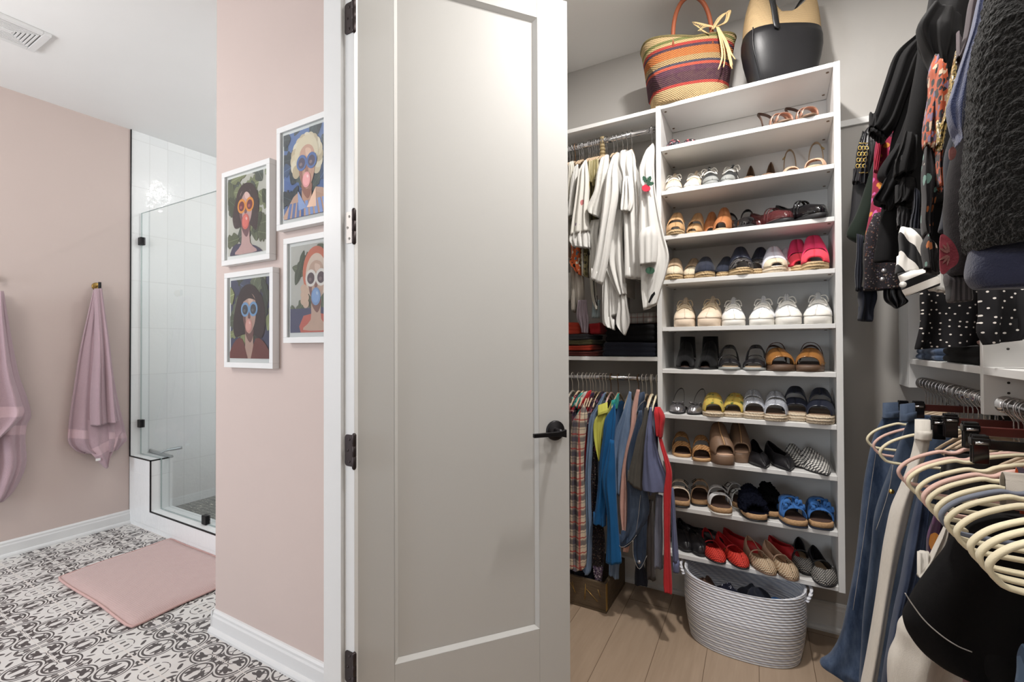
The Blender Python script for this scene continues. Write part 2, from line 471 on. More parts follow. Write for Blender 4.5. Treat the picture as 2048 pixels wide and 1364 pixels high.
# ================================================================== bath mat, towels, vent
def mk_terry(name, c, c2, scale=260., bs=.9):
    M = Mat(name); x, y, z = M.pos()
    k = M.noise(M.vec, scale, 3., .7); k2 = M.noise(M.vec, 7., 2.)
    cc = M.mix(k, rgb(*c2), rgb(*c)); cc = M.mix(k2*.25, cc, rgb(*[min(255, i+14) for i in c]))
    return M.set(cc, .95, None, k, bs, .004, .1, .35)
M_terry = mk_terry('mauve_terry', (198, 170, 177), (172, 144, 152))
M_terryband = plain('mauve_towel_band', (204, 174, 180), .75, 0., .05, 40., .15, 500.)
def mk_matcloth():
    M = Mat('pink_bath_mat_pile'); x, y, z = M.pos()
    w = ((x*900.).sin()*.5+.5)*((y*760.+(x*9.).sin()).sin()*.5+.5); k = M.noise(M.vec, 220., 3., .7)
    c = M.mix(k, rgb(190, 160, 156), rgb(208, 180, 175)); c = M.mix(w*.2, c, rgb(214, 188, 183))
    return M.set(c, .95, None, w*.5+k, .6, .003, .1, .3)
mt = thing('bath_mat', 'dusty pink bath mat on the patterned tile before the shower', 'bath mat', (-2.985, 1.27, 0))
b = MB(); Wm, Hm = .447, .281; N, K = 46, 30
vs_ = []; fs = []
def matz(u, v):
    e = min(1-abs(u), (1-abs(v))*Hm/Wm)
    return .006+.017*min(1, e*9)**.5+.0012*sin(u*31)*sin(v*17)
def mxy(u, v):
    r = max(0, abs(u)-.94)/.06*max(0, abs(v)-.9)/.1
    return (u*Wm*(1-.012*r)+v*-.018+.004*sin(v*5), v*Hm*(1-.02*r)+u*-.006+.004*sin(u*4+1))
for i in range(N+1):
    for j in range(K+1):
        u, v = 2*i/N-1, 2*j/K-1; x, y = mxy(u, v); vs_.append((x, y, matz(u, v)))
for i in range(N):
    for j in range(K):
        a = i*(K+1)+j; fs.append((a, a+K+1, a+K+2, a+1))
b.add(vs_, fs, True)
rim = [i*(K+1) for i in range(N+1)]+[N*(K+1)+j for j in range(1, K+1)]+[i*(K+1)+K for i in range(N-1, -1, -1)]+[j for j in range(K-1, 0, -1)]
b.rings([[vs_[i] for i in rim], [(vs_[i][0]*1.0, vs_[i][1], .001) for i in rim]], True, False, True, True)
b.build('pile', mk_matcloth(), mt)
b = MB(); b.tube([(mxy(u, v)[0]*1.004, mxy(u, v)[1]*1.004, .008) for u, v in [(-1+2*k/20, -1) for k in range(20)]+[(1, -1+2*k/12) for k in range(12)]+[(1-2*k/20, 1) for k in range(20)]+[(-1, 1-2*k/12) for k in range(12)]], .006, 6, True)
b.build('bound_edge', plain('mat_binding', (204, 168, 162), .9), mt)

def layer(rows, x, d, mat, name, parent, o0, k, amp, seed, band=None):
    """a fold of towel hanging in front of the wall plane x: rows = [(uL, vL, uR, vR)] as seen"""
    rnd = random.Random(seed); p1, p2 = rnd.random()*6, rnd.random()*6; m = 64
    Ls = smooth_path([at(r[0], r[1], 0, x) for r in rows], 6); Rs = smooth_path([at(r[2], r[3], 0, x) for r in rows], 6); n = len(Ls); rs = []
    for i in range(n):
        t = i/(n-1); l, q = Ls[i], Rs[i]; w_ = (q-l).length; A = min(amp, w_*.14)*min(1, .3+1.2*t); D = min(d, w_*.8)*min(1, .5+2*t); ring = []
        for j in range(m):
            th = 2*PI*j/m; w = .5-.5*cos(th); sn = sin(th)
            me = A*(sin(2*PI*k*w+p1+.5*t)+.5*sin(2*PI*k*1.9*w+p2-.6*t)+.25*sin(2*PI*k*4.1*w+p1*2))
            ring.append(Vector((x+me-D/2*abs(sn)**.5*(1 if sn >= 0 else -1), l.y+(q.y-l.y)*w+.004*sin(7*t+p2)*abs(cos(th)), l.z+(q.z-l.z)*w))-o0)
        rs.append(ring)
    last = rs[-1]; c = sum(last, Vector())/m
    rs.append([c+Vector(((p.x-c.x)*.7, (p.y-c.y)*.95, p.z-c.z+.004)) for p in last]); rs.append([c+Vector(((p.x-c.x)*.5, (p.y-c.y)*.9, p.z-c.z+.05)) for p in last])
    o = MB().rings(rs).build(name, [mat, M_terryband], parent)
    if band:
        for p in o.data.polygons:
            if band[0] <= p.vertices[0]//m/(n-1) < band[1]: p.material_index = 1
    return o
def towel(label, y, layers):
    root = thing('bath_towel', label, 'towel', (XT, y, 1.668), 0); o0 = Vector(root.location)
    for i, (nm, rows, dx, d, k, amp, band) in enumerate(layers): layer(rows, XT+dx, d, M_terry, nm, root, o0, k, amp, int(y*100)+i*7, band)
    return root
tw = towel('mauve towel gathered on the peg nearest the shower', 1.367, [
    ('back_fold', [(187, 580, 204, 580), (177, 630, 212, 630), (162, 700, 222, 705), (150, 770, 234, 780), (141, 820, 244, 830), (136, 858, 252, 866), (136, 884, 254, 880), (150, 900, 246, 890), (170, 908, 238, 900)], .050, .060, 2.3, .018, (.62, .70)),
    ('corner_fold', [(172, 840, 240, 840), (172, 872, 244, 862), (176, 900, 236, 872), (190, 914, 230, 893), (206, 930, 220, 918), (213, 937, 217, 934)], .085, .020, 1.2, .008, (.40, .58)),
    ('front_fold', [(190, 577, 205, 577), (190, 640, 211, 640), (188, 700, 218, 700), (185, 760, 226, 765), (183, 815, 232, 822), (183, 852, 235, 843)], .105, .060, 1.7, .016, None)])
b = MB(); p = at(196, 919, 0, XT+.105)-Vector((XT, 1.367, 1.668)); b.box((p.x, p.y-.013, p.z-.008), (p.x+.002, p.y+.013, p.z+.008)); b.build('care_label', plain('white_label', (238, 234, 232), .6), tw)
towel('wide mauve towel on the hook cut off by the left picture edge', .885, [
    ('back_fold', [(-22, 582, 6, 582), (-50, 640, 14, 630), (-90, 740, 36, 740), (-104, 800, 58, 800), (-108, 830, 66, 832), (-100, 850, 58, 850), (-96, 880, 54, 880), (-90, 930, 54, 930), (-80, 975, 30, 980), (-60, 1004, 6, 1003)], .055, .08, 2.4, .020, (.55, .62)),
    ('front_fold', [(-20, 582, 4, 582), (-44, 650, 10, 640), (-70, 740, 24, 740), (-84, 800, 40, 800), (-84, 840, 44, 832), (-70, 880, 0, 876)], .125, .06, 1.7, .018, (.66, .78))])
for yy, lb in ((1.367, 'dark peg hook with a round brass plate nearest the shower'), (.885, 'peg hook above the towel at the left picture edge')):
    h = thing('towel_hook', lb, 'hook', (XT, yy, 1.675), 0, 'towel hooks')
    MB().lathe([(.0, 0.001), (.026, .001), (.026, .006), (.022, .008), (0, .009)], 24, (0, 0, 0), 'x').build('wall_plate', M_brass, h)
    MB().lathe([(.0, .008), (.006, .008), (.006, .05), (0, .051)], 12, (0, 0, 0), 'x').build('arm', M_brass, h)
    MB().lathe([(.0, -.018), (.0085, -.018), (.0085, .026), (0, .026)], 16, (.055, 0, 0)).build('peg', M_black, h, bevel=.001)

v = thing('ceiling_vent', 'square white exhaust grille with stepped louvres on the ceiling', 'vent', (-3.272, .742, CE))
b = MB(); hx, hy = .1235, .143
def frame_ring(b, x, y, w, z0, z1):
    b.box((-x, -y, z0), (x, -y+w, z1)); b.box((-x, y-w, z0), (x, y, z1)); b.box((-x, -y+w, z0), (-x+w, y-w, z1)); b.box((x-w, -y+w, z0), (x, y-w, z1))
frame_ring(b, hx, hy, .030, -.016, -.0005)
b.build('frame', M_trim, v, bevel=.002)
MB().box((-hx+.02, -hy+.02, -.004), (hx-.02, hy-.02, -.0006)).build('backing', plain('vent_shadow_gap', (128, 126, 122), .8), v)
for k in range(6):
    x, y = hx-.036-k*.0135, hy-.036-k*.0135
    b = MB(); frame_ring(b, x, y, .0085, -.016, -.003); b.build('louvre', M_trim, v, bevel=.001)
MB().box((-.012, -.032, -.018), (.012, .032, -.003)).build('centre_button', M_trim, v, bevel=.003)

# ================================================================== framed portraits
def shape(pts, n=5, closed=True):
    """smooth closed outline through control points (x, y)"""
    P = [Vector((*p, 0)) for p in pts]; m = len(P); out = []
    for i in range(m):
        a, b_, c, d = P[i-1], P[i], P[(i+1) % m], P[(i+2) % m]
        for k in range(n):
            t = k/n; out.append(.5*((2*b_)+(c-a)*t+(2*a-5*b_+4*c-d)*t*t+(3*b_-a-3*c+d)*t**3))
    return [(p.x, p.y) for p in out]
def ellipse(cx, cy, rx, ry, n=28, rot=0):
    return [(cx+rx*cos(2*PI*i/n)*cos(rot)-ry*sin(2*PI*i/n)*sin(rot), cy+rx*cos(2*PI*i/n)*sin(rot)+ry*sin(2*PI*i/n)*cos(rot)) for i in range(n)]
def leafpts(x, y, ang, l, w):
    P = [(0, 0), (.25, .8), (.45, .55), (.5, 1.0), (.7, .5), (.75, .75), (1, 0), (.75, -.75), (.7, -.5), (.5, -1.0), (.45, -.55), (.25, -.8)]
    return [(x+cos(ang)*a*l-sin(ang)*b_*w, y+sin(ang)*a*l+cos(ang)*b_*w) for a, b_ in P]
_inks = {}
def ink(c):
    if c not in _inks: _inks[c] = plain('print_ink_%d_%d_%d' % c, c, .55, 0., .05, 30., 0., 300., 0., .3)
    return _inks[c]
def clip_poly(P, x0, x1, y0, y1):
    for ax, lim, sg in ((0, x0, 1), (0, x1, -1), (1, y0, 1), (1, y1, -1)):
        Q = []
        for i in range(len(P)):
            a, c = P[i-1], P[i]; da, dc = (a[ax]-lim)*sg, (c[ax]-lim)*sg
            if (da >= 0) != (dc >= 0):
                t = da/(da-dc); Q.append((a[0]+(c[0]-a[0])*t, a[1]+(c[1]-a[1])*t))
            if dc >= 0: Q.append(c)
        P = Q
        if not P: break
    return P
def picture(label, cx, cz, art, seed):
    w, h, fw_, d = .338, .402, .022, .030
    root = thing('framed_print', label, 'picture', (cx, YP, cz), 0, 'framed portraits on the pink wall')
    b = MB()
    for (x0, x1, z0, z1) in ((-w/2, w/2, h/2-fw_, h/2), (-w/2, w/2, -h/2, -h/2+fw_), (-w/2, -w/2+fw_, -h/2+fw_, h/2-fw_), (w/2-fw_, w/2, -h/2+fw_, h/2-fw_)):
        b.box((x0, -d, z0), (x1, -.001, z1))
    b.build('frame', M_trim, root, bevel=.0012)
    MB().box((-w/2+fw_-.004, -.0195, -h/2+fw_-.004), (w/2-fw_+.004, -.003, h/2-fw_+.004)).build('paper', plain('print_paper', (232, 230, 226), .6, 0., .01), root)
    aw, ah = (w/2-fw_-.011), (h/2-fw_-.014)
    b = MB(); mats = []; y = [-.0197]
    def put(pts, c):
        pts = clip_poly(pts, -1, 1, -1, 1)
        if len(pts) < 3: return
        m = ink(c)
        if m not in mats: mats.append(m)
        b.mat(mats.index(m)); y[0] -= .00006
        b.poly([(px_*aw, y[0], pz*ah+.003) for px_, pz in pts])
    art(put, random.Random(seed))
    b.build('print', mats, root, recalc=False)
    MB().poly([(-w/2+fw_, -.0245, -h/2+fw_), (w/2-fw_, -.0245, -h/2+fw_), (w/2-fw_, -.0245, h/2-fw_), (-w/2+fw_, -.0245, h/2-fw_)]).build('glazing', M_glass, root, recalc=False)
    return root
def foliage(put, rnd, n, cols, side=True):
    for k in range(n):
        x = rnd.uniform(-1, 1); y = rnd.uniform(-1, 1)
        an, l, w, c = rnd.uniform(0, 6.28), rnd.uniform(.55, 1.0), rnd.uniform(.14, .26), rnd.choice(cols)
        def lf(k): return shape([(x+cos(an)*a*l-sin(an)*b_*w*k, y+sin(an)*a*l+cos(an)*b_*w*k) for a, b_ in [(0, 0), (.12, .55), (.3, .95), (.42, .62), (.55, .9), (.66, .55), (.8, .6), (1, 0), (.8, -.6), (.66, -.55), (.55, -.9), (.42, -.62), (.3, -.95), (.12, -.55)]], 3)
        put(lf(1.0), c)
        put([(x+cos(an)*a*l-sin(an)*b_*w, y+sin(an)*a*l+cos(an)*b_*w) for a, b_ in [(0, .05), (.95, .02), (.95, -.02), (0, -.05)]], tuple(min(255, int(i*1.25)+8) for i in c))
def head(put, skin, shade, hi, cx=0., cy=.15, s=1., tilt=0.):
    put(shape([(cx-.20*s, cy-.45*s), (cx+.18*s, cy-.45*s), (cx+.24*s, cy-.95*s), (cx+.6*s, cy-1.2*s), (cx-.6*s, cy-1.2*s), (cx-.24*s, cy-.95*s)], 3), skin)
    put(shape([(cx-.22*s, cy-.4*s), (cx+.20*s, cy-.42*s), (cx+.20*s, cy-.62*s), (cx+.05*s, cy-.78*s), (cx-.16*s, cy-.62*s)], 4), shade)
    put(shape([(cx, cy+.52*s), (cx+.28*s, cy+.40*s), (cx+.36*s, cy+.05*s), (cx+.28*s, cy-.30*s), (cx+.08*s, cy-.52*s), (cx-.08*s, cy-.52*s), (cx-.28*s, cy-.30*s), (cx-.36*s, cy+.05*s), (cx-.28*s, cy+.40*s)], 4), skin)
    put(shape([(cx-.36*s, cy+.05*s), (cx-.20*s, cy+.02*s), (cx-.18*s, cy-.25*s), (cx-.02*s, cy-.50*s), (cx-.12*s, cy-.50*s), (cx-.28*s, cy-.30*s)], 4), shade)
    put(shape([(cx-.05*s, cy+.44*s), (cx+.18*s, cy+.38*s), (cx+.16*s, cy+.22*s), (cx-.02*s, cy+.26*s)], 4), hi)
    put(shape([(cx-.02*s, cy+.1*s), (cx+.07*s, cy-.10*s), (cx+.03*s, cy-.15*s), (cx-.07*s, cy-.13*s)], 3), shade)
def shades(put, rim, lens, cx=0., cy=.22, s=1., r=.2, glint=(150, 110, 120)):
    for sx in (-1, 1):
        put(ellipse(cx+sx*.21*s, cy, r*1.08*s, r*.92*s), rim)
        put(ellipse(cx+sx*.21*s, cy-.004, r*.72*s, r*.62*s), lens)
        put(ellipse(cx+sx*.21*s-.03, cy-.03, r*.30*s, r*.2*s), glint)
    put([(cx-.06*s, cy-.02), (cx+.06*s, cy-.02), (cx+.06*s, cy+.05), (cx-.06*s, cy+.05)], rim)
def bubble(put, c, hi, cx=0., cy=-.18, r=.19):
    put(ellipse(cx, cy, r*.95, r), c); put(ellipse(cx-.01, cy+.01, r*.72, r*.76), tuple(min(255, i+14) for i in c)); put(ellipse(cx+.05, cy+.07, r*.24, r*.18, 14, -.6), hi)
BG = [(-1, -1), (1, -1), (1, 1), (-1, 1)]
def artA(put, r):
    put(BG, (196, 192, 182)); foliage(put, r, 26, [(92, 100, 76), (70, 80, 62), (128, 134, 100), (84, 92, 84)])
    put(shape([(-.1, .78), (.3, .72), (.58, .42), (.62, -.05), (.52, -.45), (.2, -.3), (-.3, -.3), (-.6, -.3), (-.72, .0), (-.55, .4), (-.4, .65)], 5), (58, 44, 48))
    put(shape([(-.75, -1.1), (-.7, -.78), (-.3, -.72), (.5, -.85), (.8, -1.1)], 4), (66, 66, 92))
    head(put, (196, 162, 158), (118, 82, 88), (222, 190, 182), -.02, .16, .95)
    put(shape([(-.36, .40), (-.05, .70), (.30, .48), (.34, .2), (.22, .44), (0, .56), (-.22, .42), (-.38, .12)], 4), (58, 44, 48))
    shades(put, (222, 150, 62), (120, 48, 58), -.02, .22, 1., .2, (176, 92, 92)); bubble(put, (206, 108, 98), (232, 186, 180), -.02, -.19, .2)
def artB(put, r):
    put(BG, (66, 74, 100)); foliage(put, r, 28, [(86, 96, 78), (60, 72, 62), (140, 146, 104), (104, 112, 92), (70, 82, 104)])
    put(shape([(0, .86), (.4, .72), (.75, .35), (.8, -.2), (.6, -.5), (.2, -.4), (-.3, -.4), (-.72, -.45), (-.82, -.1), (-.66, .4), (-.4, .75)], 5), (52, 44, 48))
    head(put, (190, 158, 144), (122, 88, 84), (214, 184, 168), .02, .14, .95)
    put(shape([(-.95, -1.1), (-.8, -.62), (-.35, -.5), (-.05, -1.0), (.1, -1.0), (.35, -.5), (.85, -.66), (1.0, -1.1)], 3), (120, 66, 62))
    put(shape([(-.34, .42), (0, .68), (.34, .44), (.26, .46), (0, .50), (-.24, .44)], 4), (52, 44, 48))
    shades(put, (124, 162, 196), (74, 78, 84), .02, .23, 1., .2, (104, 108, 112)); bubble(put, (204, 152, 142), (230, 196, 188), .0, -.18, .18)
def artC(put, r):
    put(BG, (98, 126, 176)); foliage(put, r, 26, [(64, 78, 84), (52, 64, 70), (88, 98, 92), (74, 96, 130)])
    for a in range(15):
        an = -.6+a*.31; put(ellipse(.02+.52*cos(an), .30+.44*sin(an), .17, .16), [(222, 206, 178), (232, 220, 198), (206, 188, 158)][a % 3])
    put(ellipse(.02, .42, .5, .42), (226, 212, 186))
    head(put, (214, 172, 150), (178, 128, 112), (232, 198, 176), .04, .12, .95)
    put(shape([(-.9, -1.1), (-.75, -.72), (-.3, -.42), (.05, -.85), (.42, -.40), (.95, -.62), (1.1, -1.1)], 2), (212, 178, 158))
    for k in range(9): put([(-.8+k*.2, -1.0), (-.68+k*.2, -1.0), (-.58+k*.17, -.66), (-.70+k*.17, -.66)], (122, 142, 186))
    put([(-.34, -.40), (.05, -.82), (-.3, -.86)], (130, 150, 190)); put([(.42, -.40), (.05, -.82), (.44, -.84)], (222, 186, 162))
    shades(put, (92, 112, 156), (92, 86, 100), .04, .22, 1., .2, (128, 116, 122)); bubble(put, (214, 150, 150), (236, 200, 196), .04, -.19, .18)
def artD(put, r):
    put(BG, (200, 196, 188)); foliage(put, r, 22, [(104, 112, 92), (84, 94, 78), (142, 150, 120)]); put([(-1, -1), (1, -1), (1, -.45), (-1, -.45)], (92, 94, 120))
    put(ellipse(.1, .35, .56, .58), (214, 132, 108)); put(ellipse(.1, .25, .44, .52), (226, 206, 190))
    for a in range(6): put(ellipse(-.42+.05*(a % 2)*2, .0-.07*a, .13, .1), (218, 190, 170))
    put(shape([(-.5, -1.1), (-.42, -.62), (.6, -.62), (.8, -1.1)], 2), (206, 118, 104))
    head(put, (208, 178, 160), (146, 108, 100), (226, 200, 184), .1, .14, .9)
    shades(put, (232, 224, 216), (108, 92, 96), .1, .22, 1., .21, (142, 124, 124)); bubble(put, (142, 168, 202), (190, 206, 224), .1, -.20, .2)
picture('framed portrait with orange sunglasses, left and upper of the two on the left', -1.912, 1.808, artA, 2)
picture('framed portrait with pale blue round sunglasses and rust shirt, lower left of the four', -1.891, 1.373, artB, 5)
picture('framed portrait of a blond person in dark blue sunglasses, upper right of the four', -1.530, 1.912, artC, 8)
picture('framed portrait with white sunglasses and a blue bubble, lower right of the four', -1.487, 1.474, artD, 12)

# ================================================================== the closet door
HP = Vector((-1.068, .943, 0)); PH = rad(39.0)
DX = Vector((sin(PH), cos(PH), 0)); DN = Vector((cos(PH), -sin(PH), 0))       # along the leaf, and its face normal towards the camera
dr = thing('door_1', 'white painted single panel closet door standing open with a black lever', 'door', HP)
tag(dr, kind='structure')
R = Matrix(((DX.x, -DN.x, 0), (DX.y, -DN.y, 0), (0, 0, 1)))                     # local: x along leaf, y into the leaf, z up
dr.matrix_world = Matrix.Translation(HP) @ R.to_4x4()
DW, DT, DH = .707, .035, 2.452
x0, x1, z0, z1, bv, dp = .120, .592, .316, 2.366, .0115, .009
b = MB(); y = .0
b.box((.004, 0, .012), (x0, DT, DH)); b.box((x1, 0, .012), (DW, DT, DH)); b.box((x0, 0, .012), (x1, DT, z0)); b.box((x0, 0, z1), (x1, DT, DH))
b.box((x0, .012, z0), (x1, DT-.012, z1))
b.build('leaf', M_door, dr, bevel=.0012, seg=1)
for yy, s_ in ((0, 1), (DT, -1)):
    b = MB()
    O = [(x0, yy, z0), (x1, yy, z0), (x1, yy, z1), (x0, yy, z1)]; I = [(x0+bv, yy+s_*.0115, z0+bv), (x1-bv, yy+s_*.0115, z0+bv), (x1-bv, yy+s_*.0115, z1-bv), (x0+bv, yy+s_*.0115, z1-bv)]
    b.add(O+I, [(i, (i+1) % 4, 4+(i+1) % 4, 4+i) for i in range(4)], False)
    b.build('panel_moulding', M_door, dr, recalc=False)
# lever set on the visible face (local y < 0 is towards the camera)
hx_, hz_ = .652, .972
hd = MB().lathe([(0, .0), (.0335, .0), (.0335, -.007), (.031, -.010), (0, -.011)], 36, (hx_, 0, hz_), 'y').build('lever_rose', M_black, dr)
b = MB(); b.lathe([(0, -.009), (.011, -.009), (.010, -.030), (.0105, -.048), (0, -.049)], 20, (hx_, 0, hz_), 'y')
b.build('lever_neck', M_black, dr)
b = MB(); rs = []
for t in range(9):
    k = t/8; xx = hx_+.016-.118*k; hh = .0075-.0012*k+(.006*max(0, 1-k*5)); zc = hz_-.003
    rs.append([(xx, -.056, zc-hh), (xx, -.044, zc-hh), (xx, -.044, zc+hh), (xx, -.056, zc+hh)])
b.rings(rs, True, True, True, False); b.build('lever_handle', M_black, dr, bevel=.0015)
MB().lathe([(0, .0), (.0335, .0), (.0335, .007), (0, .011)], 24, (hx_, DT, hz_), 'y').build('lever_rose', M_black, dr)
MB().box((DW-.0005, .008, hz_-.028), (DW+.0012, .027, hz_+.028)).build('latch_plate', M_bronze, dr)
# hinges: leaf let into the jamb, knuckle at the corner; placed in world axes then kept as parts of the door
inv = dr.matrix_world.inverted()
for i, zc in enumerate((2.216, 1.604, .959, .337)):
    m_ = M_nickel if i == 1 else M_bronze
    b = MB(); L_, Hh = .036, .0455; pr = []
    for (cx, cz, a0) in ((-L_+.010, Hh-.010, 90), (-L_+.010, -Hh+.010, 180)):
        for k in range(6):
            an = rad(a0+k*18); pr.append((XL-.001+cx+.010*cos(an), cz+.010*sin(an)))
    pr += [(XL-.001, -Hh), (XL-.001, Hh)]
    b.poly([(p[0], .9405, zc+p[1]) for p in pr], (0, .0022, 0))
    for cx, cz in ((-.018, .032), (-.025, 0), (-.018, -.032)):
        b.lathe([(0, .9406), (.0042, .9406), (.0036, .9396), (0, .9392)], 10, (XL+cx, 0, zc+cz), 'y')
    b.xf(inv); h_ = b.build('hinge', m_, dr)
    if i == 1: h_['label'] = 'hinge with a bright nickel jamb leaf'
    b = MB(); b.lathe([(0, -.052), (.0035, -.052), (.0062, -.047), (.0062, -.016), (.0056, -.0155), (.0056, -.0145), (.0062, -.014), (.0062, .014), (.0056, .0145), (.0056, .0155), (.0062, .016), (.0062, .047), (.0035, .052), (0, .052)], 14, (XL+.0045, .938, zc))
    b.xf(inv); b.build('hinge_knuckle', M_bronze, dr)
# ================================================================== closet shelving
YSH = 2.2                       # front plane of the shelving
def row_z(l, r): return (at(*l, 1, YSH).z+at(*r, 1, YSH).z)/2
UL, UR = -.480, .222            # shoe unit, outer faces
PT = .022
ROWZ = [row_z(*p) for p in (((1322.8, 294.2), (1666.2, 224)), ((1323.2, 382.4), (1668.3, 327.1)), ((1329, 472.8), (1669.4, 431.3)),
        ((1328, 560.4), (1671.5, 535.9)), ((1326, 654.6), (1673.6, 646.5)), ((1327, 739), (1674, 744.3)), ((1331, 829.6), (1676, 848.7)),
        ((1331, 911.6), (1677, 957.3)), ((1341.8, 1015.1), (1678.3, 1060.7)), ((1356.6, 1104.2), (1681, 1178.5)))]
UT = 2.364
su = thing('shoe_shelf_unit', 'tall white shoe shelf unit full of shoes on the closet back wall', 'shelf unit', ((UL+UR)/2, YSH, ROWZ[-1]-.019))
su0 = Vector(su.location)
def ub(name, a, b, parent=su, o0=None, m=M_mel, bevel=.001):
    o0 = su0 if o0 is None else o0
    return MB().box(Vector(a)-o0, Vector(b)-o0).build(name, m, parent, bevel=bevel, seg=1)
BK = 2.478
ub('side_panel', (UL, YSH, ROWZ[-1]-.021), (UL+PT, BK+.011, UT)); ub('side_panel', (UR-PT, YSH, ROWZ[-1]-.021), (UR, BK+.011, UT))
ub('back_panel', (UL+PT, BK, ROWZ[-1]-.019), (UR-PT, BK+.008, UT-.019))
M_cam = plain('cam_lock_brown', (120, 100, 84), .5)
lock = None
for i, z in enumerate([UT]+ROWZ):
    x0, x1 = (UL+PT, UR-PT)
    sh = ub('shelf' if i else 'top_shelf', (x0+.0005, YSH+.0005, z-.0185), (x1-.0005, BK, z))
    if i < 10:
        for cx in (x0+.016, x1-.016):
            for cy in (YSH+.035, BK-.05):
                if lock is None: lock = MB().lathe([(0, 0), (.0055, 0), (.0055, -.0022), (0, -.0028)], 10).build('cam_lock', M_cam, sh); o = lock
                else: o = lock.copy(); COL.objects.link(o); o.parent = sh
                o.location = Vector((cx, cy, z-.0185))-su0

hu = thing('hanging_unit', 'white double hanging unit with chrome rods between the door and the shoe shelves', 'shelf unit', (XL, YSH, 1.0))
h0 = Vector(hu.location)
ub('top_shelf', (XL+.001, YSH, 2.339), (UL-.0005, YB-.001, 2.358), hu, h0); ub('shelf', (XL+.001, YSH, 1.185), (UL-.0005, YB-.001, 1.204), hu, h0)
ub('back_rail', (XL+.001, YB-.02, 2.10), (UL-.001, YB-.001, 2.16), hu, h0); ub('back_rail', (XL+.001, YB-.02, .90), (UL-.001, YB-.001, .97), hu, h0)
def rod(parent, o0, p, q, r=.0145):
    p, q = Vector(p)-o0, Vector(q)-o0
    b = MB(); d = (q-p).normalized(); b.tube([p, q], r, 18)
    o = b.build('closet_rod', M_chrome, parent)
    for e, s_ in ((p, 1), (q, -1)):
        MB().tube([e+d*s_*.0005, e+d*s_*.004, e+d*s_*.0045, e+d*s_*.016], [.021, .021, .0175, .0170], 20).build('rod_flange', M_chrome, o)
    return o
RY, RZU, RZL = 2.245, 2.278, 1.101
rod(hu, h0, (XL+.001, RY, RZU), (UL-.001, RY, RZU)); rod(hu, h0, (XL+.001, RY, RZL), (UL-.001, RY, RZL), .0125)

XF, XRR = .441, .480            # right unit front plane and rod
ru = thing('hanging_unit', 'white hanging unit with shelf, divider and chrome rods along the right wall', 'shelf unit', (XF, 1.6, 1.09))
r0 = Vector(ru.location)
ub('side_panel', (XF, 2.318, 1.092), (XR-.001, 2.337, 2.10), ru, r0)
ub('filler_panel', (XF, 2.3375, 1.092), (XF+.019, YB-.001, 2.10), ru, r0)
YD = at(1960, 745, 0, XF).y
ub('divider', (XF, YD-.019, 1.085), (XR-.001, YD, 1.75), ru, r0)
ub('shelf', (XF, YD+.0005, 1.184), (XR-.001, 2.3175, 1.203), ru, r0); ub('shelf', (XF, .55, 1.184), (XR-.001, YD-.0195, 1.203), ru, r0)
ub('side_panel', (XF, .53, 1.085), (XR-.001, .549, 1.75), ru, r0)
rod(ru, r0, (XRR, 2.3175, 1.112), (XRR, YD, 1.112), .0135); rod(ru, r0, (XRR, YD-.019, 1.112), (XRR, .55, 1.112), .0135); rod(ru, r0, (XRR, YB-.001, RZU), (XRR, .45, RZU))
M_hole = plain('pin_hole', (40, 36, 34), .8)
for zz in (1.247, 1.275, 1.225-.06, 1.14):
    p = Vector((XF+.045, YD-.0192, zz)); MB().lathe([(0, 0), (.003, 0), (.003, -.0006), (0, -.0006)], 10, tuple(p-r0), 'y').build('pin_hole', M_hole, ru)
wallbox('trim_9', (UR+.0005, YB-.014, 2.209), (XR-.001, YB-.0005, 2.235), M_trim, 'white mounting rail on the back wall right of the shoe shelves')

# ================================================================== shoes
ROUND = [(0, 0), (.012, .30), (.04, .52), (.10, .76), (.20, .95), (.30, 1.0), (.42, .94), (.60, .76), (.75, .70), (.88, .68), (.95, .56), (.985, .34), (1, 0)]
BLUNT = [(0, 0), (.008, .42), (.03, .68), (.08, .87), (.18, 1.0), (.32, 1.0), (.45, .93), (.62, .80), (.75, .76), (.88, .74), (.95, .60), (.985, .36), (1, 0)]
POINT = [(0, 0), (.01, .08), (.05, .22), (.12, .46), (.20, .72), (.30, .95), (.38, 1.0), (.50, .88), (.64, .72), (.76, .66), (.88, .62), (.95, .52), (.985, .32), (1, 0)]
SST = [0, .004, .015, .04, .08, .14, .2, .27, .34, .41, .48, .55, .62, .69, .76, .83, .89, .94, .97, .99, 1]
def prof(v, s):
    return interp(v, s) if isinstance(v, list) else v

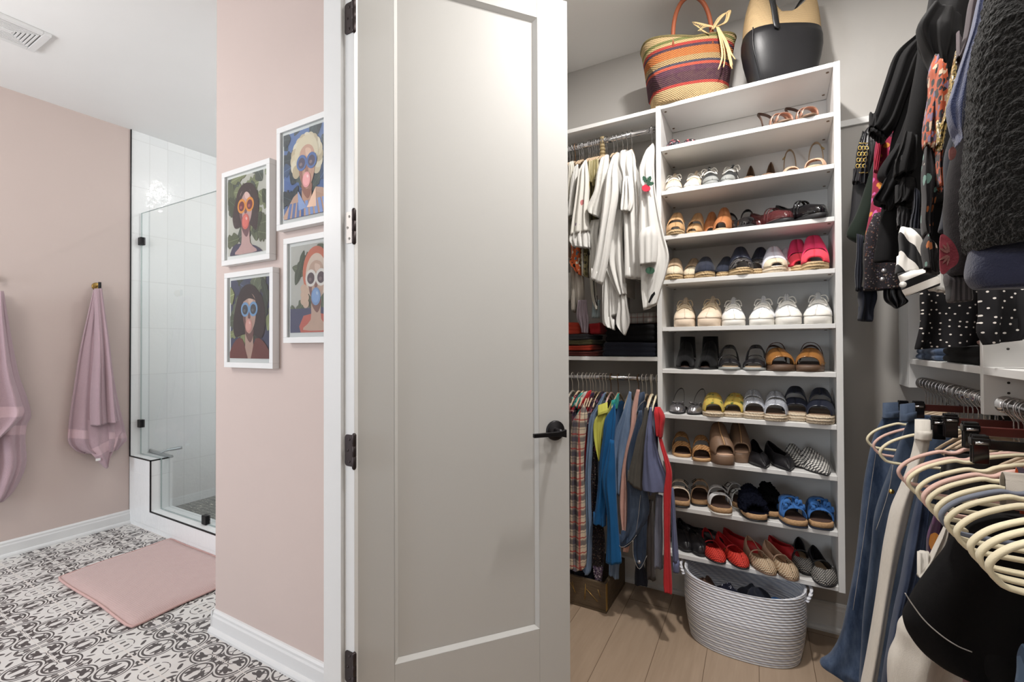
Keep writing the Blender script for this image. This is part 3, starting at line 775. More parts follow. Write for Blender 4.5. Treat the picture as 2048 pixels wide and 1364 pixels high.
class Shoe:
    def __init__(q, root, L, Wd, foot, side, th, rise=0., bend=.006):
        q.r, q.L, q.W, q.foot, q.side, q.th, q.rise, q.bend = root, L, Wd/2, foot, side, th, rise, bend
    def hw(q, s): return q.W*interp(q.foot, s)
    def cx(q, s): return q.side*q.bend*sin(PI*min(1, s*1.1))-q.side*.010*max(0, .35-s)
    def y(q, s): return -q.L/2+q.L*s
    def zb(q, s): return prof(q.rise, s) if isinstance(q.rise, list) else q.rise*max(0, min(1, (s-.35)/.4))
    def zt(q, s): return q.zb(s)+prof(q.th, s)
    def outline(q, k=1.0):
        return [(s, 1) for s in SST]+[(s, -1) for s in SST[-2:0:-1]]
    def pt(q, s, sd, z, k=1.0): return (q.cx(s)+sd*q.hw(s)*k, q.y(.5+(s-.5)*k), z)
    def sole(q, m, name='sole', over=1.03, z0=None, z1=None, m2=None):
        O = q.outline(); b = MB()
        def ring(k, f): return [q.pt(s, sd, f(s), k) for s, sd in O]
        lo = z0 or (lambda s: q.zb(s)); hi = z1 or (lambda s: q.zt(s))
        b.rings([ring(over*.96, lambda s: lo(s)), ring(over, lambda s: lo(s)+.15*(hi(s)-lo(s))), ring(over, lambda s: hi(s)-.12*(hi(s)-lo(s))), ring(over*.97, hi)])
        return b.build(name, m, q.r)
    def insole(q, m): return q.sole(m, 'insole', .93, lambda s: q.zt(s)-.001, lambda s: q.zt(s)+.0025)
    def block_heel(q, m, s0=.74, k0=.9, k1=.8):
        SS = [s for s in SST if s >= s0]; b = MB()
        O = [(s, 1) for s in SS]+[(s, -1) for s in SS[::-1]]
        def ring(k, top): return [((q.cx(s)+sd*q.hw(s)*k), q.y(1-(1-s)*(k if not top else 1.0)), (q.zb(s)+.001) if top else 0.) for s, sd in O]
        b.rings([ring(k1, False), ring(k0, True)]); return b.build('heel', m, q.r, bevel=.001)
    def upper(q, m, s0, s1, h, qq=1.0, name='upper', thick=.003, p=.78, n=9, ns=None, parent=None, k=1.0, ph=.9):
        b = MB(); N = ns or max(8, int((s1-s0)*44)); 
        for sd in (1, -1):
            rs = []
            for i in range(N+1):
                s = s0+(s1-s0)*i/N
                # ease stations near round ends so the outline stays smooth
                if s0 == 0: s = s1*(i/N)**1.5
                if s1 == 1 and s > .85: s = .85+.15*(1-max(0, 1-(s-.85)/.15)**1.5)
                H = prof(h, s); Q = prof(qq, s)
                if isinstance(Q, tuple): Q = Q[0] if sd*q.side > 0 else Q[1]
                hw = q.hw(s)*k+.0005; row = []
                for j in range(n+1):
                    a = Q*PI/2*j/n
                    row.append((q.cx(s)+sd*hw*max(0, cos(a))**p, q.y(s), q.zt(s)+H*max(0, sin(a))**ph))
                rs.append(row)
            b.rings(rs, False, False, False)
        return b.build(name, m, parent or q.r, solid=thick, offset=-1 if False else 0.)
    def strap(q, m, s, h, w=.012, t=.0025, name='strap', lean=0., sec=None, hw=None, parent=None, base=.0, sag=0.):
        """a band from one side of the foot over to the other at s"""
        pts = []; n = 14
        for j in range(n+1):
            a = PI*j/n; sx = s+lean*(j/n-.5)*q.side
            W_ = hw or q.hw(sx); e = abs(cos(a))**.75*(1 if cos(a) >= 0 else -1)
            pts.append((q.cx(sx)+e*(W_+.001), q.y(sx)+(sec or 0)*sin(a), q.zt(sx)+base+h*max(0, sin(a))**.85-sag*sin(a)**6))
        return MB().ribbon(pts, w, t, (0, 1, 0)).build(name, m, parent or q.r)
    def ankle(q, m, s=.66, h=.075, w=.010, back=.985, z0=.012, name='ankle_strap', drop=0., t=.0022, r=1.0):
        """a loop standing up round the heel"""
        pts = []; n = 22
        for j in range(n+1):
            a = PI*j/n; k = sin(a)
            hw = q.hw(.8)*r
            pts.append((q.cx(s)+hw*cos(a)*(1.0-.1*k), q.y(s)+(back-s)*q.L*k*.95, q.zt(s)+z0+h*(k**.55)-drop*k))
        return MB().tube(pts, w/2, 6, flat=t/w*2 if False else .4, side=(0, 0, 1)).build(name, m, q.r)
    def buckle(q, m, s, h, sd=1, w=.013, parent=None, ang=.6):
        a = ang; c = Vector((q.cx(s)+sd*(q.hw(s)+.003)*abs(cos(a))**.75, q.y(s), q.zt(s)+h*sin(a)**.85+.002))
        nrm = Vector((sd*cos(a), 0, sin(a))); tg = Vector((-sd*sin(a), 0, cos(a))); yv = Vector((0, 1, 0)); P = []
        for u, v in ((-1, -1), (1, -1), (1, 1), (-1, 1)): P.append(c+tg*u*w*.55+yv*v*w*.65+nrm*.002)
        return MB().tube(P, .0016, 6, True).build('buckle', m, parent or q.r)

def shoe_root(name, label, cat, x, y, z, rz, group): return thing(name, label, cat, (x, y, z), rad(rz), group)

# --- shoe materials
def mk_weave(name, c1, c2, sc=240., rough=.6, bs=.6, gloss=None):
    M = Mat(name); x, y, z = M.pos()
    u, v = (x+y*.35)*sc, (y-x*.35+z*.9)*sc
    k = (u.sin()*v.sin()); f = k.gt(.05)
    n = M.noise(M.vec, 60., 2.)
    c = M.mix(f, rgb(*c2), rgb(*c1)); c = M.mix(n*.25, c, rgb(*[int(i*.8) for i in c1]))
    return M.set(c, rough, None, k, bs, .003)
def mk_glitter(name, c1, c2, sc=420.):
    M = Mat(name); M.pos(); k = M.voro(M.vec, sc, 'Color'); sp = M.new('SeparateXYZ'); M.link(k, sp.inputs[0]); f = V(M.nt, sp.outputs[0])
    c = M.mix(f.gt(.62), rgb(*c1), rgb(*c2)); c = M.mix(f.gt(.9), c, (1, 1, 1))
    return M.set(c, .3, f.gt(.5)*.6, f, .5, .002)
def mk_rope(name, c1, c2, sc=520.):
    M = Mat(name); x, y, z = M.pos(); w = (z*sc+((x+y)*190.).sin()*.18).sin()
    c = M.mix(w*.5+.5, rgb(*c2), rgb(*c1)); n = M.noise(M.vec, 120., 3.); c = M.mix(n*.35, c, rgb(*[int(i*.75) for i in c1]))
    return M.set(c, .85, None, w+((x+y)*620.+z*300.).sin()*.5, .6, .003)
def mk_print(name, base, cols, sc=60., thr=.36, rough=.85, sheen=.1, mode='Object'):
    """scattered soft-edged blobs of several colours over a base (printed flowers)"""
    M = Mat(name); M.pos(mode)
    nz = M.noise(M.vec, sc*.9, 2., color=True); add = M.new('VectorMath'); add.operation = 'MULTIPLY_ADD'
    M.link(nz, add.inputs[0]); add.inputs[1].default_value = (.35/sc*2,)*3; M.link(M.vec, add.inputs[2])
    d = M.voro(add.outputs[0], sc); k = M.voro(add.outputs[0], sc, 'Color'); sp = M.new('SeparateXYZ'); M.link(k, sp.inputs[0]); f = V(M.nt, sp.outputs[0]); g2 = V(M.nt, sp.outputs[1])
    c = rgb(*cols[0])
    for i, cc in enumerate(cols[1:], 1): c = M.mix(f.gt(i/len(cols)), c, rgb(*cc))
    out = M.mix(d.lt(g2*.35+thr-.18), rgb(*base), c)
    return M.set(out, rough, None, M.noise(M.vec, 700., 2.), .15, .002, .2, sheen)
M_jute = mk_rope('jute_rope_sole', (206, 180, 140), (168, 138, 96)); M_jutel = mk_rope('pale_jute_sole', (226, 210, 186), (196, 174, 146))
M_cork = plain('cork', (186, 148, 108), .85, 0., .3, 160., .3, 300.)
M_rub = plain('white_rubber', (234, 230, 222), .5, 0., .03); M_rubc = plain('cream_rubber', (232, 212, 190), .55, 0., .03)
M_blkrub = plain('black_rubber', (34, 33, 35), .6); M_greyrub = plain('grey_rubber', (150, 152, 150), .6)
M_blk = leather('black_leather', (30, 29, 32), .38); M_pat = leather('black_patent', (20, 19, 22), .08, 0., .8, .02); M_sued = cloth('black_suede', (13, 13, 15)); M_suedn = cloth('navy_suede', (32, 36, 52))
M_bur = leather('burgundy_patent', (84, 40, 42), .09, 0., .8, .03); M_cog = leather('cognac_leather', (182, 118, 74), .4); M_tan = leather('tan_leather', (196, 156, 112), .5)
M_nude = leather('nude_leather', (214, 176, 148), .5); M_brn = leather('brown_leather', (126, 100, 80), .5); M_dbrn = leather('dark_brown_lining', (78, 56, 46), .7); M_lin = leather('beige_lining', (206, 180, 150), .7)
M_white = leather('white_leather', (232, 232, 232), .45, .06); M_wcan = cloth('white_canvas', (232, 232, 234), 700.); M_bcan = cloth('beige_canvas', (222, 204, 180), 700.); M_lace = cloth('lace_cord', (238, 234, 226), 900.); M_laceb = cloth('beige_lace_cord', (214, 196, 168), 900.)
M_gold = plain('gold_buckle', (190, 160, 96), .25, 1., .03); M_silv = plain('silver_leather', (170, 168, 172), .25, .8, .1, 60.); M_rosem = plain('rose_gold_leather', (204, 160, 140), .3, .6, .1, 60.)
M_pink_s = cloth('hot_pink_canvas', (236, 62, 110), 700.); M_pinkf = cloth('coral_pink_fringe', (238, 72, 92), 300., bump=.8); M_whb = leather('white_strap_leather', (226, 226, 236), .5)
M_navyc = cloth('navy_canvas', (44, 48, 62)); M_navyl = leather('navy_leather', (34, 38, 52), .35); M_taupe = cloth('taupe_suede', (170, 146, 120))
M_yel = mk_print('yellow_printed_canvas', (192, 168, 80), [(94, 112, 62), (206, 150, 52), (226, 208, 120)], 55., .34)
M_glit = mk_glitter('silver_glitter', (178, 182, 192), (214, 218, 226)); M_cherm = cloth('crochet_cream', (222, 208, 182), 260., bump=.9)
M_twov = mk_weave('tan_woven_leather', (190, 144, 92), (150, 104, 62), 330.); M_bw = mk_weave('black_white_woven', (232, 228, 222), (28, 28, 34), 390., .55)
M_redw = mk_weave('red_woven_leather', (236, 72, 52), (180, 36, 34), 520.); M_crw = mk_weave('cream_woven_raffia', (222, 202, 172), (168, 134, 102), 560.); M_blw = mk_weave('black_silver_woven', (44, 44, 50), (172, 168, 160), 620., .45)
M_red = leather('red_leather', (200, 44, 50), .5); M_blu = cloth('blue_suede', (58, 108, 172), 600.); M_fuzn = plain('navy_shearling', (17, 19, 30), 1., 0., .4, 260., .7, 180., 0., .05); M_fuzk = plain('black_shearling', (13, 13, 15), 1., 0., .4, 260., .7, 180., 0., .05)
M_birk = leather('cream_strap_leather', (232, 214, 192), .5); M_birb = leather('beige_strap_leather', (196, 162, 130), .5); M_wood_s = plain('wood_clog_sole', (96, 72, 54), .5, 0., .2, 60.); M_clog = leather('amber_brown_leather', (150, 102, 54), .22)
M_grys = plain('grey_canvas_black_trim', (196, 198, 198), .7)

FLAT = [(0, .006), (.05, .022), (.15, .036), (.3, .044), (.5, .050), (.75, .050), (1, .058)]
def k_flat(S, up, lin, sole, strap=None, qq=None, sl=None, h=None):
    S.sole(sole); S.insole(lin)
    S.upper(up, 0, 1, h or FLAT, qq or [(0, 1), (.27, 1), (.36, .72), (.5, .55), (.8, .60), (1, .92)])
def k_mary(S, up, lin, sole, strap=None, bk=M_gold, qq=None, h=None, sh=.050):
    k_flat(S, up, lin, sole, qq=qq, h=h); st = S.strap(strap or up, .52, sh, .010, .0022); S.buckle(bk, .52, sh, S.side, .010, st)
def k_slide(S, sole, lin, bands, up=None):
    S.sole(sole); S.insole(lin)
    for (m, s0, s1, h) in bands: S.upper(m, s0, s1, h, 1.0, 'strap', .0035, .7, 12)
def k_sneaker(S, up, sole, lace, ribbed=False):
    S.sole(sole); o = S.insole(M_lin)
    S.upper(sole, 0, .17, [(0, .006), (.06, .020), (.17, .032)], 1.0, 'toe_cap', .005, 1.0)
    S.upper(up, .03, 1, [(.03, .010), (.12, .028), (.3, .058), (.5, .084), (.75, .072), (1, .080)], [(0, 1), (.2, 1), (.24, .84), (.55, .82), (.62, .80), (1, .95)], 'upper', .004, 1.3, ph=.85)
    S.upper(up, .2, .60, [(.2, .044), (.4, .070), (.60, .108)], 1., 'tongue', .004, .9, k=.52)
    lc = None
    for i in range(6):
        s = .24+i*.052; b = MB(); pts = []
        for j in range(7):
            a = PI*(.24+.52*j/6); hh = .052+.030*(s-.24)/.3
            pts.append((S.cx(s)+S.hw(s)*.98*abs(cos(a))**1.2*(1 if cos(a) > 0 else -1), S.y(s)+(.008 if j in (0, 6) else 0)*(1 if (i+j) % 2 else -1), S.zt(s)+hh*sin(a)**.8+.004))
        b.tube(pts, .0028, 6, flat=.6); b.build('lace', lace, S.r)
    for sd in (1, -1):
        s = .53; x = S.cx(s); z = S.zt(s)+.086
        b = MB(); b.tube(smooth_path([(x, S.y(s), z), (x+sd*.025, S.y(s)-.012, z+.004), (x+sd*.034, S.y(s)-.020, z-.018), (x+sd*.028, S.y(s)-.030, z-.022), (x, S.y(s)-.004, z+.002)], 4), .0026, 6); b.tube(smooth_path([(x, S.y(s), z), (x+sd*.02, S.y(s)-.03, z-.012), (x+sd*.032, S.y(s)-.055, z-.040)], 4), .0026, 6)
        b.build('lace', lace, S.r)
def k_buckle2(S, strap, foot=M_cork, sole=M_blkrub, lin=M_dbrn, bk=M_black):
    S.sole(foot); S.sole(sole, 'outsole', 1.035, lambda s: S.zb(s)-.008, lambda s: S.zb(s)); S.insole(lin)
    for s0, s1, h in ((.16, .31, .048), (.40, .55, .064)):
        o = S.upper(strap, s0, s1, h, 1.0, 'strap', .0035, .72, 12); S.buckle(bk, (s0+s1)/2, h+.002, -S.side, .020, o, .9)
def k_fuzzy(S, m, foot=M_cork):
    S.sole(foot); S.sole(M_blkrub, 'outsole', 1.035, lambda s: S.zb(s)-.008, lambda s: S.zb(s)); S.insole(m)
    o = S.upper(m, .10, .58, [(.10, .036), (.3, .062), (.58, .084)], 1.0, 'strap', .012, .8, 14)
    t = bpy.data.textures.get('fuzz') or bpy.data.textures.new('fuzz', 'CLOUDS'); t.noise_scale = .010
    sb = o.modifiers.new('sub', 'SUBSURF'); sb.levels = sb.render_levels = 2
    d = o.modifiers.new('disp', 'DISPLACE'); d.texture = t; d.strength = .020; d.mid_level = .4; d.texture_coords = 'LOCAL'
def k_mule(S, up, lin, sole, hy=None):
    S.sole(sole); S.insole(lin); S.upper(up, 0, .62, hy or [(0, .004), (.05, .016), (.2, .040), (.62, .066)], 1.0, 'upper', .003)
def k_sandal(S, sole, lin, m, toe_h=.036, ank=.075, bk=None, cross=True):
    S.sole(sole); S.insole(lin); S.strap(m, .20, toe_h, .016, .0025, lean=.10); 
    if cross: S.strap(m, .26, toe_h+.006, .016, .0025, lean=-.12)
    a = S.ankle(m, .68, ank, .010)
    if bk: S.buckle(bk, .7, ank, S.side, .008, a, .75)

ROWNAME = ['topmost', 'second', 'third', 'fourth', 'fifth', 'sixth', 'seventh', 'eighth', 'ninth', 'bottom']
QUEUE = []
def pair(row, name, desc, pos, fn, L=.235, Wd=.082, foot=ROUND, th=.012, rise=0., cat='shoe', base=0., words=('left one', 'right one')):
    """pos = [(px of the toe centre at the shelf front, distance of toe tip behind the front edge, turn in degrees), ...]"""
    for i, (u, dy, rz) in enumerate(pos):
        yt = YSH+dy; x = at(u, 700, 1, yt).x; a = rad(rz); k = .925 if dy < .04 else .82
        QUEUE.append(dict(row=row, name=name, desc=desc, i=i, n=len(pos), x=x, y=yt, a=a, L=min(L, (BK-.004-yt-abs(sin(a))*Wd*.35)/cos(a)) if cos(a) > .3 else L, W=Wd*k, fn=fn, foot=foot, th=th, rise=rise, cat=cat, base=base, words=words))
def circles(q):
    dx, dy = -sin(q['a']), cos(q['a']); out = []
    for s, r in ((.05, .26), (.16, .45), (.32, .50), (.52, .42), (.72, .37), (.90, .32)):
        out.append((q['x']+dx*q['L']*s, q['y']+dy*q['L']*s, q['W']*r*1.07))
    return out
def place_shoes():
    for row in range(1, 11):
        Q = [q for q in QUEUE if q['row'] == row]
        for q in Q: q['x0'] = q['x']
        for it in range(40):
            for i, a in enumerate(Q):
                for b_ in Q[i+1:]:
                    ca, cb = circles(a), circles(b_); best = None
                    for p in ca:
                        for r in cb:
                            d = math.hypot(p[0]-r[0], p[1]-r[1]); o = p[2]+r[2]-d
                            if o > 0 and (best is None or o > best): best = o
                    if best:
                        sg = 1 if a['x']-sin(a['a'])*a['L']*.4 > b_['x']-sin(b_['a'])*b_['L']*.4 else -1
                        a['x'] += sg*best*.25; b_['x'] -= sg*best*.25
            for q in Q:
                for cx_, cy_, r in circles(q):
                    if cx_-r < UL+PT+.001: q['x'] += UL+PT+.001-(cx_-r)
                    if cx_+r > UR-PT-.001: q['x'] -= cx_+r-(UR-PT-.001)
            for q in Q: q['x'] = max(q['x0']-.012, min(q['x0']+.012, q['x']))
        for q in Q:
            for cx_, cy_, r in circles(q):
                if cx_-r < UL+PT+.003: q['x'] += UL+PT+.003-(cx_-r)
                if cx_+r > UR-PT-.003: q['x'] -= cx_+r-(UR-PT-.003)
        for q in Q:
            z = ROWZ[row-1]+.0005+q['base']
            c = Vector((q['x'], q['y'], 0))+Vector((-sin(q['a']), cos(q['a']), 0))*q['L']/2
            desc = q['desc']
            lb = '%s of the two %s on the %s shelf' % (q['words'][q['i']], desc, ROWNAME[row-1])
            lb = lb.replace('one of the two', 'of two') if len(lb.split()) > 16 else lb
            r = thing(q['name'], lb, q['cat'], (c.x, c.y, z), q['a'], desc)
            q['fn'](Shoe(r, q['L'], q['W'], q['foot'], 1 if q['i'] else -1, q['th'], q['rise']))

# topmost shelf
M_flor = mk_print('dark_floral_satin', (40, 34, 40), [(190, 60, 70), (90, 90, 100), (150, 90, 100), (210, 190, 180)], 70., .4, .4)
pair(1, 'sandal', 'dark floral flat shoes', [(1341, .02, 4), (1373, .05, -4)], lambda S: k_slide(S, M_blkrub, M_dbrn, [(M_flor, .0, .42, [(0, .01), (.1, .032), (.42, .046)])]), th=.008)
pair(1, 'sandal', 'rose gold heeled sandals with ankle loops', [(1582, .0, 30), (1629, -.005, 26)], lambda S: (S.sole(M_brn), S.insole(M_rosem), S.strap(M_rosem, .12, .034, .024), S.strap(M_rosem, .24, .046, .018), S.ankle(M_dbrn, .55, .092, .012, .9), S.block_heel(M_brn, .8, .7, .6)), th=.010, rise=.034)
# second shelf
pair(2, 'sneaker', 'cream lace-up canvas shoes', [(1349, .01, 4), (1386, .03, -2)], lambda S: k_sneaker(S, M_bcan, M_rub, M_lace), th=.016)
M_zeb = mk_print('black_white_sneaker_mesh', (46, 48, 50), [(222, 222, 222), (200, 204, 204), (30, 30, 32)], 42., .40, .7)
pair(2, 'sneaker', 'black and white running shoes', [(1420, .02, 8), (1455, .04, -5)], lambda S: k_sneaker(S, M_zeb, M_greyrub, M_lace), th=.020, Wd=.078)
pair(2, 'flat', 'brown flats with pointed heel backs', [(1500, .05, 0), (1536, .05, -4)], lambda S: k_flat(S, M_brn, M_lin, M_blkrub, h=[(0, .005), (.1, .02), (.3, .03), (.6, .05), (.85, .09), (1, .135)]), th=.007, cat='shoe')
pair(2, 'sandal', 'nude sandals with tall buckled ankle straps', [(1588, .07, 0), (1632, .012, -4)], lambda S: (S.sole(M_lin), S.insole(M_nude), S.upper(M_nude, .10, .26, [(.1, .028), (.26, .042)], 1., 'strap', .003), S.upper(M_nude, .22, .36, [(.22, .040), (.36, .040)], 1., 'strap', .003), S.ankle(M_taupe, .60, .135, .011, .92), S.buckle(M_gold, .64, .12, S.side, .012, None, .8)), th=.012, rise=.024)
# third shelf
pair(3, 'sandal', 'tan espadrille sandals with wide straps', [(1351, -.005, 3), (1387, .075, -3)], lambda S: (S.sole(M_jute), S.insole(M_lin), S.upper(M_tan, .04, .24, [(.04, .014), (.24, .044)], 1., 'strap', .004), S.upper(M_tan, .26, .56, [(.26, .058), (.56, .108)], 1., 'strap', .004, .6), S.buckle(M_tan, .44, .076, -S.side, .018, None, .8)), th=.024, Wd=.086)
pair(3, 'mule', 'cognac leather open-toe mules', [(1428, .10, 0), (1450, .015, 2)], lambda S: (S.sole(M_lin), S.insole(M_lin), S.block_heel(M_cog), S.upper(M_cog, .05, .62, [(.05, .028), (.2, .052), (.45, .085), (.62, .105)], 1., 'upper', .004)), th=.010, rise=.03, Wd=.084)
pair(3, 'shoe', 'black patent sandals with tied ankle strap', [(1486, .05, 12), (1499, .01, 2)], lambda S: (S.sole(M_blkrub), S.insole(M_dbrn), S.upper(M_pat, 0, .34, [(0, .010), (.06, .034), (.34, .052)], 1.), S.ankle(M_pat, .56, .105, .014), S.upper(M_pat, .80, 1, .045, [(.8, .5), (1, .9)], 'heel_counter')), th=.010, Wd=.084)
pair(3, 'mary_jane', 'burgundy patent buckled shoes', [(1530, .105, 12), (1578, .012, 40)], lambda S: (k_mary(S, M_bur, M_lin, M_blkrub, None, M_silv, h=[(0, .012), (.05, .030), (.3, .050), (.5, .056), (.75, .066), (1, .084)], sh=.072), S.strap(M_bur, .42, .066, .009)), th=.018, Wd=.086)
pair(3, 'mary_jane', 'black patent buckled shoes', [(1610, .11, 10), (1659, .0, 46)], lambda S: (k_mary(S, M_pat, M_lin, M_blkrub, None, M_silv, h=[(0, .012), (.05, .032), (.3, .052), (.5, .060), (.75, .074), (1, .096)], sh=.080), S.strap(M_pat, .44, .074, .010)), th=.020, Wd=.090)
# fourth shelf
pair(4, 'espadrille', 'taupe espadrilles with crochet toe', [(1352, -.004, 2), (1384, .06, 0)], lambda S: (S.sole(M_jute), S.insole(M_lin), S.upper(M_cherm, 0, .26, [(0, .004), (.02, .012), (.1, .030), (.26, .044)], 1., 'upper', .004), S.upper(M_taupe, .20, .50, [(.2, .046), (.50, .090)], 1., 'strap', .004)), th=.026, Wd=.086)
pair(4, 'espadrille', 'navy canvas espadrilles', [(1411, .004, 3), (1451, .06, 0)], lambda S: (S.sole(M_jute), S.insole(M_lin), S.upper(M_navyc, 0, .55, [(0, .004), (.01, .010), (.08, .030), (.3, .056), (.55, .084)], 1., 'upper', .004)), th=.028, Wd=.090)
M_chain = mk_weave('black_chain_trim', (40, 38, 42), (110, 106, 104), 260., .35, .9)
pair(4, 'sandal', 'black platform slides with chain trim', [(1492, -.006, 4), (1520, .07, -4)], lambda S: (S.sole(M_jute), S.insole(M_lin), S.upper(M_chain, .04, .24, [(.04, .028), (.24, .046)], 1., 'strap', .006), S.upper(M_navyl, .20, .56, [(.20, .050), (.56, .112)], 1., 'strap', .004)), th=.030, Wd=.100)
pair(4, 'sandal', 'white crossed-strap slides', [(1561, .012, 2), (1584, .09, 2)], lambda S: (S.sole(M_jutel), S.insole(M_whb), S.upper(M_cherm, .03, .18, [(.03, .016), (.18, .036)], 1., 'strap', .006), S.upper(M_whb, .18, .34, [(.18, .040), (.34, .070)], 1., 'strap', .004), S.upper(M_whb, .36, .56, [(.36, .068), (.56, .104)], 1., 'strap', .004, .66)), th=.028, Wd=.100)
pair(4, 'sandal', 'hot pink fringed slides', [(1610, .07, 2), (1626, .0, 2)], lambda S: (S.sole(M_jute), S.insole(M_lin), S.upper(M_pinkf, .06, .24, [(.06, .022), (.24, .056)], 1., 'strap', .007), S.upper(M_pink_s, .25, .58, [(.25, .062), (.58, .130)], 1., 'strap', .004, .5)), th=.032, Wd=.102)
# fifth shelf
pair(5, 'sneaker', 'beige canvas sneakers with ribbed cream soles', [(1368, .004, 3), (1414, .004, -2)], lambda S: k_sneaker(S, M_bcan, M_rubc, M_laceb), th=.036, Wd=.096, foot=BLUNT)
pair(5, 'sneaker', 'small white sneakers with flat soles', [(1468, .006, 2), (1521, .006, -2)], lambda S: k_sneaker(S, M_wcan, M_rub, M_lace), th=.026, Wd=.098, foot=BLUNT)
pair(5, 'sneaker', 'chunky white leather sneakers', [(1579, .006, 0), (1634, .006, -4)], lambda S: k_sneaker(S, M_white, M_rub, M_lace), th=.032, Wd=.100, L=.25, foot=BLUNT)
# sixth shelf
def boot(S):
    S.sole(M_blkrub); S.block_heel(M_blkrub); S.insole(M_dbrn)
    S.upper(M_sued, .04, .60, [(.04, .028), (.15, .048), (.35, .078), (.6, .118)], 1., 'upper', .004)
    b = MB(); rs = []
    for t in range(9):
        k = t/8; z = S.zt(.6)+.02+k*.100; rx, ry = .036-.005*k, .052-.012*k; yc = S.y(.70)+.010*k-.01
        rs.append([(S.cx(.7)+rx*cos(2*PI*j/22), yc+ry*sin(2*PI*j/22), z) for j in range(22)])
    b.rings(rs, True, False, False); b.build('shaft', M_sued, S.r, solid=.004)
pair(6, 'ankle_boot', 'black suede open-toe ankle boots', [(1368, .01, 2), (1410, .01, 0)], boot, th=.010, Wd=.082, rise=.03, cat='boot')
pair(6, 'sandal', 'black wide-strap sandals with side buckles', [(1459, -.004, 3), (1507, -.004, 0)], lambda S: (S.sole(M_greyrub), S.insole(M_lin), S.upper(M_blk, .06, .18, [(.06, .018), (.18, .034)], 1., 'strap', .004), S.upper(M_blk, .44, .64, [(.44, .082), (.64, .094)], 1., 'strap', .005, .6), S.strap(M_blk, .32, .050, .014, .003, lean=.30), S.buckle(M_black, .54, .086, S.side, .024, None, .35)), th=.014, Wd=.092, foot=BLUNT)
pair(6, 'clog', 'amber brown studded clogs with dark straps', [(1566, -.004, 8), (1616, .0, -4)], lambda S: (S.sole(M_wood_s), S.insole(M_dbrn), S.upper(M_clog, .07, .40, [(.07, .034), (.2, .052), (.4, .068)], 1., 'upper', .004), S.strap(M_dbrn, .55, .088, .012, .003, lean=.2), S.ankle(M_dbrn, .66, .060, .010), *[MB().lathe([(0, .002), (.003, .001), (.0035, 0)], 8, S.pt(s, sd, S.zt(s)+.008, 1.05)).build('stud', M_gold, S.r) for s in (.10, .16, .22, .28, .34) for sd in (1, -1)]), th=.026, Wd=.104, rise=.008, foot=BLUNT)
# seventh shelf
pair(7, 'flat', 'silver slingback flats with bows', [(1353, .012, 2), (1390, .02, -2)], lambda S: (S.sole(M_blkrub), S.insole(M_dbrn), S.upper(M_silv, 0, .34, [(0, .006), (.06, .024), (.34, .036)], [(0, 1), (.22, 1), (.34, .7)]), S.ankle(M_silv, .50, .078, .007), MB().tube(smooth_path([(-.004, S.y(.26), S.zt(.2)+.036), (-.024, S.y(.24), S.zt(.2)+.042), (-.020, S.y(.28), S.zt(.2)+.034), (0, S.y(.26), S.zt(.2)+.038), (.024, S.y(.24), S.zt(.2)+.042), (.020, S.y(.28), S.zt(.2)+.034), (.004, S.y(.26), S.zt(.2)+.036)], 4), .0022, 6).build('bow', M_silv, S.r)), th=.009, Wd=.076, L=.225)
pair(7, 'slide', 'yellow printed slides on jute soles', [(1431, -.004, 2), (1470, .022, 2)], lambda S: k_slide(S, M_jutel, M_taupe, [(M_yel, .05, .46, [(.05, .034), (.2, .054), (.46, .074)])]), th=.022, Wd=.094, foot=BLUNT)
pair(7, 'slide', 'silver glitter double-strap slides', [(1513, .012, 0), (1558, -.014, 4)], lambda S: k_slide(S, M_jutel, M_brn, [(M_glit, .07, .27, [(.07, .038), (.27, .058)]), (M_glit, .33, .52, [(.33, .064), (.52, .086)])]), th=.028, Wd=.094, foot=BLUNT)
pair(7, 'slide', 'navy double-strap platform slides', [(1596, .03, -4), (1638, -.012, -2)], lambda S: k_slide(S, M_jutel, M_brn, [(M_navyl, .06, .26, [(.06, .034), (.26, .056)]), (M_navyl, .35, .56, [(.35, .074), (.56, .098)])]), th=.036, Wd=.102, foot=BLUNT)
# eighth shelf
pair(8, 'slide', 'tan braided two-strap sandals', [(1368, .035, 8), (1404, -.01, 12)], lambda S: k_slide(S, M_tan, M_dbrn, [(M_twov, .08, .22, [(.08, .036), (.22, .050)]), (M_twov, .36, .55, [(.36, .066), (.55, .080)])]), th=.014, Wd=.088, foot=BLUNT)
def wedge(S):
    S.sole(M_brn, 'sole', 1.02, lambda s: 0., lambda s: S.zt(s)); S.insole(M_nude)
    S.upper(M_brn, .06, .58, [(.06, .040), (.2, .062), (.58, .098)], 1., 'upper', .004, .62)
    b = MB(); b.tube([(S.cx(s), S.y(s), S.zt(s)+interp([(.06, .040), (.2, .062), (.58, .098)], s)+.003) for s in [.06+.52*k/10 for k in range(11)]], .0022, 6); b.build('centre_seam', M_tan, S.r)
pair(8, 'mule', 'brown leather wedge mules with centre seam', [(1453, -.03, 14), (1487, .05, 14)], wedge, th=.040, Wd=.096, foot=BLUNT, rise=[(0, .002), (.3, .006), (1, .05)], cat='shoe', words=('front one', 'back one'))
pair(8, 'flat', 'black leather pointed flats', [(1526, -.012, 12), (1572, -.008, 20)], lambda S: (k_flat(S, M_blk, M_dbrn, M_blkrub, qq=[(0, 1), (.30, 1), (.42, .74), (.55, .6), (.8, .66), (1, .94)], h=[(0, .005), (.06, .016), (.15, .028), (.3, .040), (.5, .050), (.75, .060), (1, .070)]), MB().lathe([(0, .001), (.004, 0), (.004, -.002), (0, -.0025)], 10, (S.cx(0), S.y(.02), .012), 'y').build('toe_tip', M_silv, S.r)), th=.007, Wd=.086, foot=POINT, L=.24)
